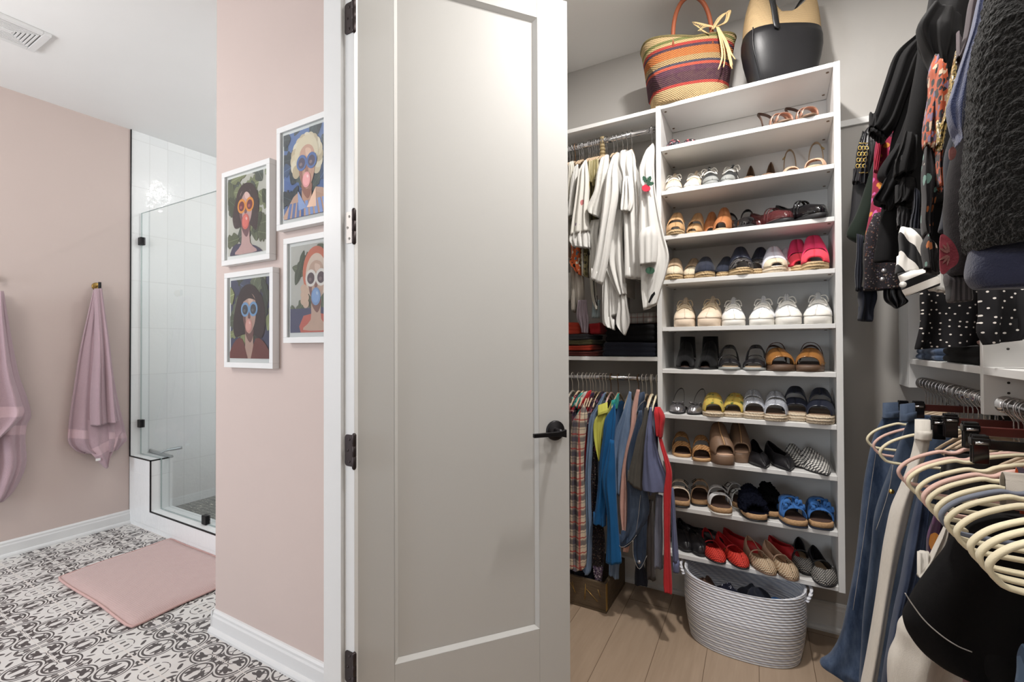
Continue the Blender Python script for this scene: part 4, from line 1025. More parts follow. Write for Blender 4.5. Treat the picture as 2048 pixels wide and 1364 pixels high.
pair(8, 'mule', 'black and white woven pointed mules', [(1622, .055, 22), (1660, -.015, 24)], lambda S: k_mule(S, M_bw, M_blk, M_blkrub, [(0, .004), (.05, .014), (.2, .034), (.4, .052), (.62, .072)]), th=.007, Wd=.098, foot=POINT, L=.25, words=('back one', 'front one'))
# ninth shelf
pair(9, 'slide', 'beige two-strap buckle sandals', [(1362, -.01, 8), (1400, .05, 10)], lambda S: k_buckle2(S, M_birk if S.side < 0 else M_birb), th=.020, Wd=.094, foot=BLUNT, base=.008)
pair(9, 'slide', 'white two-strap buckle sandals', [(1449, -.02, 14), (1492, .10, 36)], lambda S: k_buckle2(S, M_white, M_cork, M_rub), th=.020, Wd=.094, foot=BLUNT, base=.008, words=('front one', 'back one'))
pair(9, 'slide', 'dark shearling sandals', [(1506, -.032, 14), (1553, .04, 18)], lambda S: k_fuzzy(S, M_fuzn if S.side < 0 else M_fuzk), th=.020, Wd=.092, foot=BLUNT, base=.008)
def ruffle(S):
    S.sole(M_cork); S.sole(M_navyc, 'outsole', 1.035, lambda s: S.zb(s)-.008, lambda s: S.zb(s)); S.insole(M_dbrn)
    S.upper(M_blu, .14, .30, [(.14, .040), (.3, .052)], 1., 'strap', .004); S.strap(M_blu, .42, .070, .030, .004, lean=.3); S.strap(M_blu, .42, .070, .030, .004, lean=-.3)
    for sd, yy in ((-1, .20), (1, .22), (-1, .36), (1, .40)):
        b = MB(); pts = []
        for k in range(40):
            a = k/39*6*PI; t = k/39; pts.append((S.cx(.3)+sd*(.034-.05*t*.5)+.010*sin(a), S.y(yy)+.022*(t-.5), S.zt(.3)+.040+.018*sin(PI*t)+.008*cos(a)))
        b.ribbon(pts, .016, .002, (0, .5, 1)); b.build('ruffle', M_blu, S.r)
pair(9, 'slide', 'bright blue ruffled sandals', [(1586, -.03, 14), (1639, -.006, 8)], ruffle, th=.020, Wd=.092, foot=BLUNT, base=.008)
# bottom shelf
pair(10, 'flat', 'black leather loafers beside the red sleeve', [(1366, .03, 18), (1399, .02, 34)], lambda S: k_flat(S, M_blk, M_dbrn, M_blkrub, qq=[(0, 1), (.42, 1), (.5, .7), (1, .9)], h=[(0, .010), (.05, .03), (.3, .05), (1, .06)]), th=.012, Wd=.086)
pair(10, 'ankle_boot', 'black shoes lying at the back left', [(1392, .16, 60), (1440, .19, 88)], lambda S: k_flat(S, M_blk, M_dbrn, M_blkrub), th=.012, Wd=.08, base=0.001, L=.18, cat='shoe')
pair(10, 'mary_jane', 'red woven mary janes', [(1431, -.022, 22), (1481, -.022, 32)], lambda S: (S.sole(M_blkrub), S.insole(M_red), S.upper(M_redw, 0, .56, [(0, .008), (.05, .026), (.15, .038), (.56, .044)], [(0, 1), (.20, 1), (.28, .66), (.40, .56), (.56, .52)], 'toe_upper'), S.upper(M_red, .54, 1, [(.54, .044), (.75, .048), (1, .060)], [(.54, .52), (.8, .58), (1, .92)], 'heel_upper'), S.buckle(M_gold, .50, .046, -1, .008, S.strap(M_red, .50, .046, .008), .5)), th=.008, Wd=.084)
pair(10, 'flat', 'red ballet flats lying behind the woven pairs', [(1530, .16, 62), (1600, .165, 52)], lambda S: k_flat(S, M_red, M_red, M_red), th=.006, Wd=.076, L=.20)
pair(10, 'mary_jane', 'cream woven mary janes', [(1532, -.030, 24), (1578, -.036, 26)], lambda S: (S.sole(M_brn), S.insole(M_lin), S.upper(M_crw, 0, .56, [(0, .008), (.05, .026), (.15, .038), (.56, .044)], [(0, 1), (.20, 1), (.28, .66), (.40, .56), (.56, .52)], 'toe_upper'), S.upper(M_nude, .54, 1, [(.54, .044), (.75, .048), (1, .060)], [(.54, .52), (.8, .58), (1, .92)], 'heel_upper'), S.strap(M_nude, .50, .046, .008)), th=.008, Wd=.084, L=.24)
pair(10, 'mary_jane', 'black woven mary janes', [(1606, .045, 6), (1649, -.030, 8)], lambda S: (S.sole(M_blkrub), S.insole(M_lin), S.upper(M_blw, 0, .40, [(0, .010), (.05, .028), (.15, .038), (.40, .042)], [(0, 1), (.20, 1), (.28, .66), (.40, .56)], 'toe_upper'), S.upper(M_blk, .38, 1, [(.38, .042), (.75, .048), (1, .062)], [(.38, .57), (.55, .52), (.8, .58), (1, .92)], 'heel_upper'), S.buckle(M_silv, .48, .048, 1, .010, S.strap(M_blk, .48, .048, .010), .5)), th=.010, Wd=.090, words=('back one', 'front one'))
place_shoes()
# ================================================================== cloth
RNG = random.Random(21)
def ppm(p):
    """photo pixels per metre at point p for something facing the camera"""
    return F/((Vector(p)-Vector((0, 0, CAMZ))).dot(fw))
def drape(rows, y, d, mat, name, parent, o0, k=3.0, amp=.006, xr=None, seed=None, closed_bottom=False, m=40, nz=None, hang=.0, sharp=.55, drift=1.2, lean=0.):
    """a hanging volume of cloth: rows = [(uL, vL, uR, vR)] or [(uL, v)] with the far side at x = xr"""
    rnd = random.Random(seed if seed is not None else RNG.random()); ph, ph2 = rnd.random()*6, rnd.random()*6
    P = []
    for r in rows:
        sg = .38*d if r[0] > 1554 else -.38*d      # which face of the cloth makes the left outline
        l = at(r[0], r[1], 1, y+sg)
        if len(r) == 4: q = at(r[2], r[3], 1, y-sg)
        else: q = Vector((xr, y, l.z))
        P.append((l, q))
    Ls = smooth_path([p[0] for p in P], 5); Rs = smooth_path([p[1] for p in P], 5); n = len(Ls); rs = []
    for i in range(n):
        t = i/(n-1); f = min(1, .35+t*1.1); ring = []
        l, q = Ls[i], Rs[i]; w_ = (q-l).length
        A = min(amp, w_*.16)*f; D = min(d, w_*.9)*min(1, .45+t*2.2)
        for j in range(m):
            th = 2*PI*j/m; c = cos(th); s_ = sin(th); w = .5-.5*c
            mean = A*(sin(2*PI*k*w+ph+drift*t)+.45*sin(2*PI*k*2.3*w+ph2-t))
            side = D/2*(abs(s_)**sharp)*(1 if s_ >= 0 else -1)
            edge = A*.5*sin(9*t+ph2)*(1 if j < m/4 or j > 3*m/4 else -1)*.6
            ring.append((l.x+(q.x-l.x)*w+edge*(abs(c)), y+mean+side+lean*t, l.z+(q.z-l.z)*w-hang*sin(PI*w)*t))
        rs.append(ring)
    if not closed_bottom:
        last = rs[-1]; N = len(last); cx = sum(p[0] for p in last)/N; cz = sum(p[2] for p in last)/N; cy = sum(p[1] for p in last)/N
        for kx, up_ in ((.95, .004), (.9, .05)):
            rs.append([(cx+(p[0]-cx)*kx, cy+(p[1]-cy)*(kx-.25), p[2]+up_) for p in last])
    b = MB(); b.rings([[Vector(p)-o0 for p in r] for r in rs])
    return b.build(name, mat, parent)
def body_slab(x, y0, y1, z0, z1, t, mat, name, parent, o0, seed=1, slope=.06, k=2.2):
    """the body of a garment hanging in a plane x = const from its hanger, shoulders sloping to both sides"""
    rnd = random.Random(seed); ph = rnd.random()*6; rs = []; m = 28; ym = RY
    for i in range(13):
        tt = i/12; z = z1+(z0-z1)*tt
        s_ = min(1, (z1-z)/slope) if slope else 1
        a, b_ = ym+(y0-ym)*(.2+.8*s_), ym+(y1-ym)*(.2+.8*s_)
        ring = []
        for j in range(m):
            th = 2*PI*j/m; w = .5-.5*cos(th); sn = sin(th)
            ring.append(Vector((x+t/2*min(1, .3+tt*2)*abs(sn)**.6*(1 if sn >= 0 else -1)+.002*min(1, tt*2)*sin(2*PI*k*w+ph+tt), a+(b_-a)*w, z))-o0)
        rs.append(ring)
    return MB().rings(rs).build(name, mat, parent)

# --- cloth materials
def mk_stripes(name, c1, c2, per, axis=2, ratio=.5, tilt=0., ax2=0, rough=.9):
    M = Mat(name); p = M.pos(); f = ((p[axis]+p[ax2]*tilt)/per).frac().lt(ratio)
    return M.set(M.mix(f, rgb(*c1), rgb(*c2)), rough, None, M.noise(M.vec, 800., 2.), .2, .002, .2, .1)
def mk_plaid(name, base, bands, rough=.9, a0=0, a1=2, warp=.0):
    """bands = [(period, width, offset, colour, weight)] applied along both directions"""
    M = Mat(name); p = M.pos(); c = rgb(*base)
    for per, w, off, cc, wt in bands:
        for ax in (a0, a1):
            f = ((p[ax]+off)/per).frac().lt(w/per)*wt
            c = M.mix(f, c, rgb(*cc))
    return M.set(c, rough, None, M.noise(M.vec, 700., 2.), .2, .002, .2, .1)
def mk_dots(name, base, dot, sc, r, rough=.85):
    M = Mat(name); p = M.pos(); d = M.voro(M.comb(p[0], p[2], 0.), sc, rnd=.6, dim='2D')
    return M.set(M.mix(d.lt(r), rgb(*base), rgb(*dot)), rough, None, None, spec=.25)
def mk_denim(name, c, fade=.35, sc=8.):
    M = Mat(name); x, y, z = M.pos(); hi = tuple(min(255, i+66) for i in c)
    n = M.noise(M.comb(x*1.6, y*1.6, z*.45), sc, 5., .65); w = M.noise(M.comb(x*5., y*5., z*.8), 90., 2.)
    cc = M.mix((n-.38)*fade*4, rgb(*c), rgb(*hi)); cc = M.mix(w*.25, cc, rgb(*[int(i*.66) for i in c]))
    return M.set(cc, .88, None, M.noise(M.vec, 900., 2.), .3, .002, .2, .1)
C_white = cloth('white_cotton', (216, 214, 210), 800., .9, .03); C_wh2 = cloth('ivory_cotton', (212, 208, 198), 800., .9, .04); C_eye = plain('white_eyelet', (216, 214, 208), .9, 0., .06, 60., .7, 90., .1, .2)
C_wflow = mk_print('white_cotton_with_flowers', (216, 213, 206), [(210, 182, 86), (120, 100, 130), (190, 120, 120), (140, 150, 170)], 13., .27)
C_black = cloth('black_cloth', (13, 12, 14), 700., .9, .12, .2, .0); C_blk2 = cloth('black_crepe', (17, 16, 17), 600., .88, .12, .2, .0); C_satin = plain('black_satin', (24, 24, 28), .35, 0., .1, 20.)
C_dknavy = cloth('dark_navy_cloth', (30, 33, 44), 700.); C_grey = cloth('warm_grey_cloth', (178, 170, 160), 700.); C_lgrey = cloth('pale_grey_cloth', (206, 202, 196), 700.)
C_orange = mk_print('orange_black_ethnic_print', (206, 104, 60), [(40, 40, 42), (230, 220, 200), (90, 110, 120)], 50., .42); C_olive = mk_print('olive_black_floral', (150, 140, 104), [(46, 44, 40), (110, 100, 70), (190, 180, 150)], 45., .42)
C_mauve = cloth('mauve_lace', (150, 136, 144), 200., .85, .25, .8); C_pale = cloth('pale_blue_cloth', (196, 212, 216), 700.)
C_red = cloth('red_jersey', (194, 50, 56), 800.); C_teeb = cloth('faded_blue_jersey', (108, 114, 146), 800., .92, .16); C_teeg = cloth('charcoal_olive_jersey', (88, 84, 78), 800., .92, .16)
C_blue = cloth('bright_blue_jersey', (26, 92, 146), 800.); C_teal = cloth('teal_jersey', (60, 160, 150), 800.); C_yel = cloth('lime_yellow_knit', (206, 204, 96), 600.); C_pinkc = cloth('pale_pink_linen', (206, 164, 152), 600., .9, .15)
C_den = mk_denim('mid_blue_denim', (52, 66, 88)); C_denl = mk_denim('light_blue_denim', (112, 134, 164), .3); C_dend = mk_denim('dark_blue_denim', (38, 50, 76), .4); C_dens = mk_denim('stonewash_denim', (44, 60, 86), .5, 14.)
C_slate = cloth('slate_cloth', (126, 130, 146), 700.)
C_plaid = mk_plaid('cream_navy_red_plaid', (214, 196, 172), [(.070, .022, 0., (52, 50, 72), .72), (.070, .007, .038, (170, 60, 58), .8), (.035, .003, .012, (60, 56, 70), .6)], a0=0, a1=2)
C_plaid2 = mk_plaid('red_navy_plaid', (150, 48, 54), [(.05, .018, 0., (40, 42, 66), .75), (.05, .005, .03, (210, 190, 180), .6)]); C_plaid3 = mk_plaid('grey_plaid', (168, 162, 156), [(.03, .004, 0., (120, 60, 60), .6), (.018, .004, .01, (130, 126, 124), .5)])
C_flor = mk_print('black_rose_floral', (40, 34, 42), [(170, 90, 120), (120, 80, 110), (200, 130, 140)], 32., .30); C_speck = mk_print('black_speckled_print', (34, 30, 34), [(96, 76, 70), (70, 64, 78), (130, 122, 114), (84, 54, 44)], 150., .30)
C_glit = mk_glitter('lilac_sequins', (128, 108, 140), (60, 52, 66), 260.); C_goldq = mk_glitter('gold_sequins', (176, 150, 92), (66, 56, 36), 300.)
C_berry = mk_print('berry_floral', (134, 36, 62), [(200, 130, 60), (190, 90, 150), (60, 34, 44)], 44., .34); C_green = mk_stripes('black_green_edge_cloth', (34, 36, 34), (40, 42, 40), .02)
C_multi = mk_print('orange_plum_brush_print', (176, 84, 52), [(44, 40, 46), (204, 180, 154), (120, 104, 130), (50, 50, 50), (40, 38, 42)], 62., .52, mode='Object'); C_petal = mk_print('black_petal_print', (34, 31, 33), [(206, 194, 180), (116, 150, 140), (176, 104, 60)], 34., .22)
C_strp = mk_stripes('black_white_stripes', (30, 30, 32), (236, 232, 226), .050, 0, .5, .55, 2); C_strp2 = mk_stripes('black_white_cuff_stripes', (30, 30, 32), (236, 232, 226), .040, 2, .5, -.45, 0)
C_knit = plain('charcoal_mohair', (44, 41, 43), 1., 0., .3, 120., .35, 420., .05, .1); C_flowr = plain('pink_mohair_flower', (150, 70, 80), 1., 0., .35, 90., .35, 420., .05, .1); C_flowp = plain('pale_pink_mohair_flower', (150, 100, 96), 1., 0., .35, 90., .35, 420., .05, .1)
C_rib = mk_stripes('charcoal_rib', (74, 70, 72), (44, 42, 44), .0062, 0, .5)
C_fleece = plain('blue_fleece', (52, 62, 100), .95, 0., .15, 60., .9, 420., .3)
def mk_boucle():
    M = Mat('black_boucle'); M.pos(); k = M.noise(M.vec, 170., 4., .65); v_ = M.voro(M.vec, 210.)
    return M.set(M.mix(k, rgb(5, 5, 5), rgb(24, 23, 22)), .97, None, k-v_*.5, 1., .008, .1, .2)
C_bouc = mk_boucle(); C_navyk = plain('navy_knit', (38, 42, 66), .95, 0., .12, 60., .7, 300., .2); C_dots = mk_dots('black_cloth_with_white_dots', (24, 23, 26), (226, 220, 214), 54., .12)
C_redst = mk_stripes('coral_stripe_knit', (206, 66, 66), (70, 60, 64), .06, 0, .55)
M_wire = plain('steel_wire', (190, 190, 192), .2, 1., .03); M_wirew = plain('white_coated_hook', (218, 210, 198), .4, .3, .03); M_brz = plain('copper_hook', (150, 110, 74), .3, 1., .05)
M_vel = plain('cream_velvet', (224, 213, 182), .8, 0., .05, 30., .2, 600., .2); M_velp = plain('blush_velvet', (216, 178, 166), .8, 0., .05, 30., .2, 600., .2); M_velg = plain('slate_velvet', (110, 116, 130), .8, 0., .05, 30., .2, 600., .2)
M_hwood = plain('mahogany_hanger', (88, 40, 36), .3, 0., .15, 12.); M_clip = plain('black_clip_plastic', (18, 18, 20), .15, 0., .02); M_acryl = plain('clear_acrylic_hanger', (196, 196, 194), .12, 0., .04); M_bead = plain('olive_bead', (150, 132, 96), .5, 0., .2, 60.); M_hang = plain('pale_wood_hanger', (200, 176, 148), .45, 0., .08, 20.)

def hook_path(r, stem, tilt=0.):
    """wire hook over a rod (centre at the origin, rod along local Y) with its stem going down"""
    P = []
    for k in range(15):
        a = rad(-35+k*17.5); P.append((r*cos(a), 0, r*sin(a)+.002))
    a = rad(210); x, z = r*cos(a), r*sin(a)
    return P[:14]+[(-r*.75, 0, -r*.78), (-r*.25, 0, -r*1.35), (0, tilt*.4, -r*1.9), (0, tilt, -stem)]
def hanger(name, label, loc, width_axis, kind, m, wire, group, rr=.019, stem=.075, half=.215, turn=0., rodr=.0145):
    """loc = rod centre; the body spreads along local X"""
    root = thing(name, label, 'hanger', loc, (0 if width_axis == 'x' else PI/2)+turn, group)
    MB().tube(hook_path(rodr+.0048, stem), .0017, 6).build('hook', wire, root)
    if kind == 'arms':
        b = MB(); sl = half*.62; pts = smooth_path([(-half, 0, -stem-sl), (-half*.7, 0, -stem-sl*.58), (-half*.3, 0, -stem-sl*.18), (0, 0, -stem-.002), (half*.3, 0, -stem-sl*.18), (half*.7, 0, -stem-sl*.58), (half, 0, -stem-sl)], 4)
        b.tube(pts, [.0045]*5+[.0058]*(len(pts)-10)+[.0045]*5, 8, flat=.8); b.build('arms', m, root)
    if kind == 'loop':
        h = half; z = -stem
        P = [(0, 0, z), (.05, 0, z-.004), (.10, 0, z-.016), (.118, 0, z-.026), (.132, 0, z-.028), (.150, 0, z-.027), (h-.036, 0, z-.044), (h-.012, 0, z-.062), (h, 0, z-.082), (h-.008, 0, z-.100), (h-.030, 0, z-.110), (.10, 0, z-.113), (0, 0, z-.113)]
        Q = P+[(-x, yy, zz) for x, yy, zz in P[-2:0:-1]]
        pts = smooth_path(Q+[Q[0]], 4)[:-1]
        b = MB(); b.tube(pts, .0082, 8, True, flat=.5, side=(0, 1, 0)); b.build('body', m, root)
    if kind == 'clips':
        z = -stem
        MB().box((-half, -.0045, z-.020), (half, .0045, z)).build('bar', m, root, bevel=.002)
        for sx in (-1, 1):
            c = sx*(half-.006); b = MB()
            b.box((c-.013, -.010, z-.050), (c+.013, -.004, z+.010)); b.box((c-.013, .004, z-.050), (c+.013, .010, z+.010)); b.box((c-.015, -.011, z-.012), (c+.015, .011, z+.004))
            b.build('clip', M_clip, root, bevel=.002)
            MB().tube([(c-.010, -.0135, z-.006), (c+.010, -.0135, z-.006)], .0035, 8).build('clip_spring', M_wire, root)
    return root

# ------------------------------------------------------------------ upper rod on the left: white tops
def hx_at(u, v=285): return at(u, v, 1, RY).x
def gar(name, label, cat, u, rod_z, group=None, x=None):
    g = thing(name, label, cat, (x if x is not None else hx_at(u), RY, rod_z-.09), 0, group); return g, Vector(g.location)
UPH = [1140, 1146, 1159.5, 1164, 1167, 1178, 1181, 1186, 1190, 1194, 1199, 1211, 1214, 1228, 1235, 1246, 1255, 1264, 1304]
hk = None
for u in UPH:
    p = (hx_at(u), RY, RZU)
    if hk is None: hk = hanger('clothes_hanger', 'pale hanger with a steel wire hook on the upper left rod', p, 'y', 'arms', M_hang, M_wire, 'hangers of the white tops', half=.06)
    else: c = copy_tree(hk); c.location = p; c.rotation_euler.z += RNG.uniform(-.02, .02)
hanger('clothes_hanger', 'hanger with a copper coloured hook at the left end of the upper rod', (hx_at(1151), RY, RZU), 'y', 'arms', M_hang, M_brz, None, half=.06)
bh = hanger('beaded_hanger', 'hanger with a thick olive beaded hook cover on the upper rod', (hx_at(1205.5), RY, RZU), 'y', 'arms', M_hang, M_wire, None, half=.06)
b = MB()
for k in range(6): b.lathe([(0, -.011), (.011, -.008), (.0145, 0), (.011, .008), (0, .011)], 14, (-.004, 0, .012-.0175*k))
b.build('bead_cover', M_bead, bh)

def ltop(name, label, cat, u, mat, ydr, drapes, zb, zt=.115, t=.009, y0=2.14, group=None, rz=None, body=True, k=3., amp=.007):
    rz = rz or RZU
    g, o0 = gar(name, label, cat, u, rz, group)
    if body: body_slab(o0.x, y0, 2.44, zb, rz-zt, t, mat if not isinstance(mat, list) else mat[0], 'body', g, o0, seed=u)
    for i, dr_ in enumerate(drapes):
        nm, rows = dr_[0], dr_[1]; o = dict(dr_[2]) if len(dr_) > 2 else {}
        mm = o.pop('mat', mat); yy = o.pop('y', ydr); dd = o.pop('d', .045)*.72
        drape(rows, yy, dd, mm, nm, g, o0, o.pop('k', k), o.pop('amp', amp)*.85, seed=u+i, **o)
    return g, o0

g, o0 = ltop('jacket', 'white jacket with a red radish embroidered on the sleeve, rightmost on the upper rod', 'jacket', 1304, C_white, 2.04, [
    ('sleeve', [(1300, 291, 1308, 290), (1289, 302, 1311, 300), (1278, 330, 1311, 330), (1275, 348, 1312, 350), (1279, 386, 1314, 386), (1277, 444, 1322, 436), (1278, 478, 1330, 474), (1282, 532, 1340, 522), (1281, 581, 1325, 583), (1285, 620, 1318, 608)], dict(d=.07, amp=.010, k=2.2)),
    ('cuff', [(1281, 458, 1311, 452), (1275, 478, 1316, 474), (1275, 504, 1317, 502), (1279, 530, 1313, 528)], dict(y=2.00, d=.055, amp=.006))], 1.52)
def patch(name, pts, y, mat, parent, o0, t=.004):
    P = [at(u, v, 1, y)-o0 for u, v in pts]
    return MB().poly(P, (0, t, 0)).build(name, mat, parent)
C_rad = cloth('radish_red_thread', (214, 62, 84)); C_leaf = cloth('dark_green_thread', (58, 92, 74))
yy = 2.04-.045
patch('embroidery', [(1292+8.5*cos(a), 376+7*sin(a)) for a in [k*2*PI/18 for k in range(18)]], yy, C_rad, g, o0)
for c, a in (((1289, 358), -2.0), ((1298, 358), -1.0), ((1301, 367), -.2)):
    patch('embroidery', [(c[0]+x_, c[1]+y_) for x_, y_ in leafpts(-8*cos(a), -8*sin(a), a, 15, 5)], yy-.001, C_leaf, g, o0)
patch('embroidery', [(1300+9*cos(a), 541+7*sin(a)) for a in [k*2*PI/14 for k in range(14)]], yy-.006, C_leaf, g, o0)
patch('embroidery', [(1296, 605), (1302, 590), (1309, 583), (1310, 588), (1304, 597), (1299, 606)], yy-.004, C_black, g, o0)
ltop('blouse', 'white blouse with a ruffled sleeve opening just left of the radish jacket', 'blouse', 1264, C_white, 2.07, [
    ('sleeve', [(1254, 301, 1266, 302), (1240, 300, 1271, 315), (1235, 326, 1273, 340), (1241, 350, 1275, 360), (1243, 393, 1280, 393), (1244, 440, 1281, 440), (1247, 500, 1284, 500), (1248, 556, 1288, 560)], dict(k=2.6, amp=.011)),
    ('ruffle', [(1247, 352, 1258, 354), (1242, 375, 1266, 378), (1240, 400, 1268, 404), (1240, 422, 1262, 425)], dict(y=2.035, k=3.4, amp=.009))], 1.58)
ltop('shirt', 'long white shirt whose sleeve hangs slanting left on the upper rod', 'shirt', 1246, C_white, 2.09, [
    ('sleeve', [(1222, 312, 1240, 308), (1212, 345, 1236, 340), (1204, 392, 1238, 392), (1197, 455, 1228, 455), (1188, 520, 1217, 520), (1180, 557, 1206, 571)], dict(y=2.03, d=.06, k=2., amp=.008)),
    ('shirt_tail', [(1224, 420, 1250, 420), (1216, 470, 1246, 470), (1210, 520, 1246, 520), (1222, 566, 1252, 562), (1236, 592, 1254, 589)], dict(k=2.4, amp=.012))], 1.5)
ltop('blouse', 'white blouse with pointed handkerchief hems hanging lowest on the upper rod', 'blouse', 1235, C_white, 2.11, [
    ('hem_point', [(1208, 520, 1226, 520), (1204, 575, 1226, 570), (1202, 640, 1228, 630), (1212, 653, 1231, 661)], dict(k=1.8, amp=.011)),
    ('hem_point', [(1226, 500, 1246, 500), (1230, 560, 1252, 560), (1236, 610, 1256, 604), (1234, 648, 1260, 645), (1246, 669, 1252, 671)], dict(y=2.10, k=2., amp=.011)),
    ('hem_point', [(1218, 560, 1236, 560), (1220, 600, 1240, 600), (1222, 634, 1240, 628)], dict(k=1.5))], 1.42)
ltop('blouse', 'white eyelet blouse with a short flared sleeve and yellow flower', 'blouse', 1211, C_eye, 2.08, [
    ('sleeve', [(1199, 316, 1219, 312), (1191, 350, 1218, 350), (1186, 382, 1214, 386), (1174, 412, 1206, 418), (1177, 426, 1200, 437)], dict(d=.06, k=2.)),
    ('hem', [(1180, 440, 1202, 440), (1175, 470, 1198, 470), (1178, 505, 1200, 502), (1183, 560, 1196, 560)], dict(y=2.12, k=2.))], 1.56)
ltop('blouse', 'white blouse scattered with embroidered flowers near the door edge', 'blouse', 1178, C_wflow, 2.10, [
    ('sleeve', [(1166, 322, 1176, 322), (1159, 340, 1178, 340), (1152, 378, 1181, 380), (1144, 430, 1180, 425), (1140, 470, 1180, 465)], dict(d=.06, k=2.4, amp=.009)),
    ('sleeve_ruffle', [(1141, 458, 1178, 454), (1138, 480, 1182, 478), (1143, 492, 1184, 498)], dict(k=4., amp=.009, mat=C_white))], 1.6)
ltop('blouse', 'white top nearest the door on the upper rod', 'blouse', 1159.5, C_white, 2.13, [('sleeve', [(1148, 332, 1158, 330), (1143, 360, 1156, 360), (1138, 400, 1150, 400), (1136, 436, 1148, 432)])], 1.7)
ltop('blouse', 'white top with a square shoulder at the far left of the upper rod', 'blouse', 1146, C_wh2, 2.15, [('sleeve', [(1138, 323, 1149, 324), (1135, 345, 1150, 345), (1134, 400, 1148, 400)])], 1.7)
for u, r_, lb in ((1190, [(1176, 322, 1184, 322), (1177, 345, 1186, 345), (1181, 365, 1188, 367)], 'cream and olive striped strap top left of the beaded hanger'), (1194, [(1183, 320, 1191, 320), (1183, 345, 1192, 345), (1184, 372, 1190, 376)], 'cream camisole with olive edges beside the beaded hanger'), (1199, [(1190, 318, 1198, 318), (1190, 342, 1197, 342), (1188, 360, 1194, 362)], 'beige strap top tucked behind the eyelet blouse')):
    ltop('camisole', lb, 'top', u, mk_stripes('olive_cream_stripe_%d' % u, (206, 196, 160), (140, 130, 92), .018, 0, .7), 2.13, [('strap', r_, dict(d=.02, amp=.002))], 1.75)
ltop('skirt', 'orange and black printed cloth showing below the flowered blouse', 'skirt', 1164, C_orange, 2.16, [('panel', [(1140, 486, 1162, 488), (1141, 510, 1163, 510), (1138, 526, 1160, 524), (1152, 545, 1164, 552)], dict(k=2.))], 1.58, body=False)
ltop('skirt', 'olive and black floral cloth hanging under the white blouses', 'skirt', 1181, C_olive, 2.17, [('panel', [(1160, 492, 1176, 490), (1161, 520, 1178, 520), (1162, 540, 1176, 548), (1170, 553, 1177, 556)], dict(k=2.))], 1.58, body=False)
ltop('trousers', 'warm grey trousers hanging low by the door', 'trousers', 1167, C_grey, 2.19, [('leg', [(1150, 520, 1168, 520), (1150, 570, 1170, 570), (1154, 628, 1170, 630)], dict(k=2.)), ('leg', [(1140, 520, 1152, 520), (1142, 570, 1154, 570), (1142, 622, 1152, 626)])], 1.4, body=False)
ltop('shirt', 'pale grey shirt end with a buttoned cuff at the door edge', 'shirt', 1140, C_lgrey, 2.21, [('cuff', [(1136, 545, 1146, 545), (1136, 580, 1147, 580), (1137, 603, 1145, 601)])], 1.5, body=False)
ltop('blouse', 'white blouse tail with thin black piping', 'blouse', 1186, C_wh2, 2.15, [('tail', [(1177, 510, 1196, 510), (1178, 550, 1194, 550), (1182, 590, 1194, 590), (1190, 618, 1196, 621)]), ('piping', [(1186, 560, 1188, 560), (1189, 595, 1191, 595), (1193, 612, 1195, 612)], dict(y=2.12, d=.004, mat=C_black, amp=.0))], 1.46, body=False)
ltop('scarf', 'mauve lace scarf end above the folded clothes', 'scarf', 1165, C_mauve, 2.14, [('end', [(1154, 600, 1176, 600), (1153, 630, 1178, 630), (1158, 650, 1180, 648), (1162, 665, 1178, 667)], dict(k=3., amp=.009))], 1.4, body=False)
ltop('top', 'pale blue top end below the white shirts', 'top', 1200, C_pale, 2.2, [('hem', [(1184, 600, 1202, 600), (1182, 636, 1200, 637)])], 1.45, body=False)

# folded clothes
def folded(name, label, cat, x0, x1, y0, y1, z0, z1, mat, seed=1, group=None, layers=2):
    rnd = random.Random(seed); c = Vector(((x0+x1)/2, (y0+y1)/2, z0)); root = thing(name, label, cat, c, rnd.uniform(-.05, .05), group)
    W_, D_, H_ = (x1-x0)/2, (y1-y0)/2, z1-z0; m = 44; rs = []; L_ = layers*4
    def ringat(z, k):
        return [((W_*k)*max(-1, min(1, 1.15*abs(cos(t))**.5*(1 if cos(t) >= 0 else -1)))+.004*sin(3*t+seed+z*40), (D_*k)*max(-1, min(1, 1.15*abs(sin(t))**.5*(1 if sin(t) >= 0 else -1)))+.003*sin(5*t+seed), z+.003*sin(2*t+seed)*(z/H_)) for t in [2*PI*j/m for j in range(m)]]
    for i in range(L_+1):
        t = i/L_; bulge = abs(sin(PI*t*layers))**.6
        rs.append(ringat(.0006+H_*t*.995, .955+.045*bulge-(.03 if i in (0, L_) else 0)))
    rs.append(ringat(H_*1.0, .8)); rs.append(ringat(H_*1.01, .4))
    MB().rings(rs).build('folded_cloth', mat, root); return root
SZ = 1.2045
def fx(u, y=2.26): return at(u, 690, 1, y).x
C_rust = cloth('rust_red_jersey', (176, 62, 44), 700.); C_dred = cloth('dark_maroon_cloth', (88, 40, 36), 700.); C_oliv = cloth('olive_cloth', (92, 88, 62), 700.); C_dgry = cloth('dark_grey_cloth', (62, 62, 66), 700.)
folded('folded_sweater', 'dark maroon folded sweater at the bottom of the left stack', 'folded clothes', -.99, fx(1203), 2.215, 2.45, SZ, SZ+.026, C_dred, 1)
folded('folded_shirt', 'rust red folded shirt second from the bottom of the left stack', 'folded clothes', -.985, fx(1186), 2.22, 2.44, SZ+.0275, SZ+.056, C_rust, 2)
folded('folded_shirt', 'olive folded shirt in the middle of the left stack', 'folded clothes', -.985, fx(1189), 2.225, 2.44, SZ+.0575, SZ+.082, C_oliv, 3)
folded('folded_shirt', 'dark grey folded shirt above the olive one', 'folded clothes', -.985, fx(1182), 2.22, 2.44, SZ+.084, SZ+.110, C_dgry, 4)
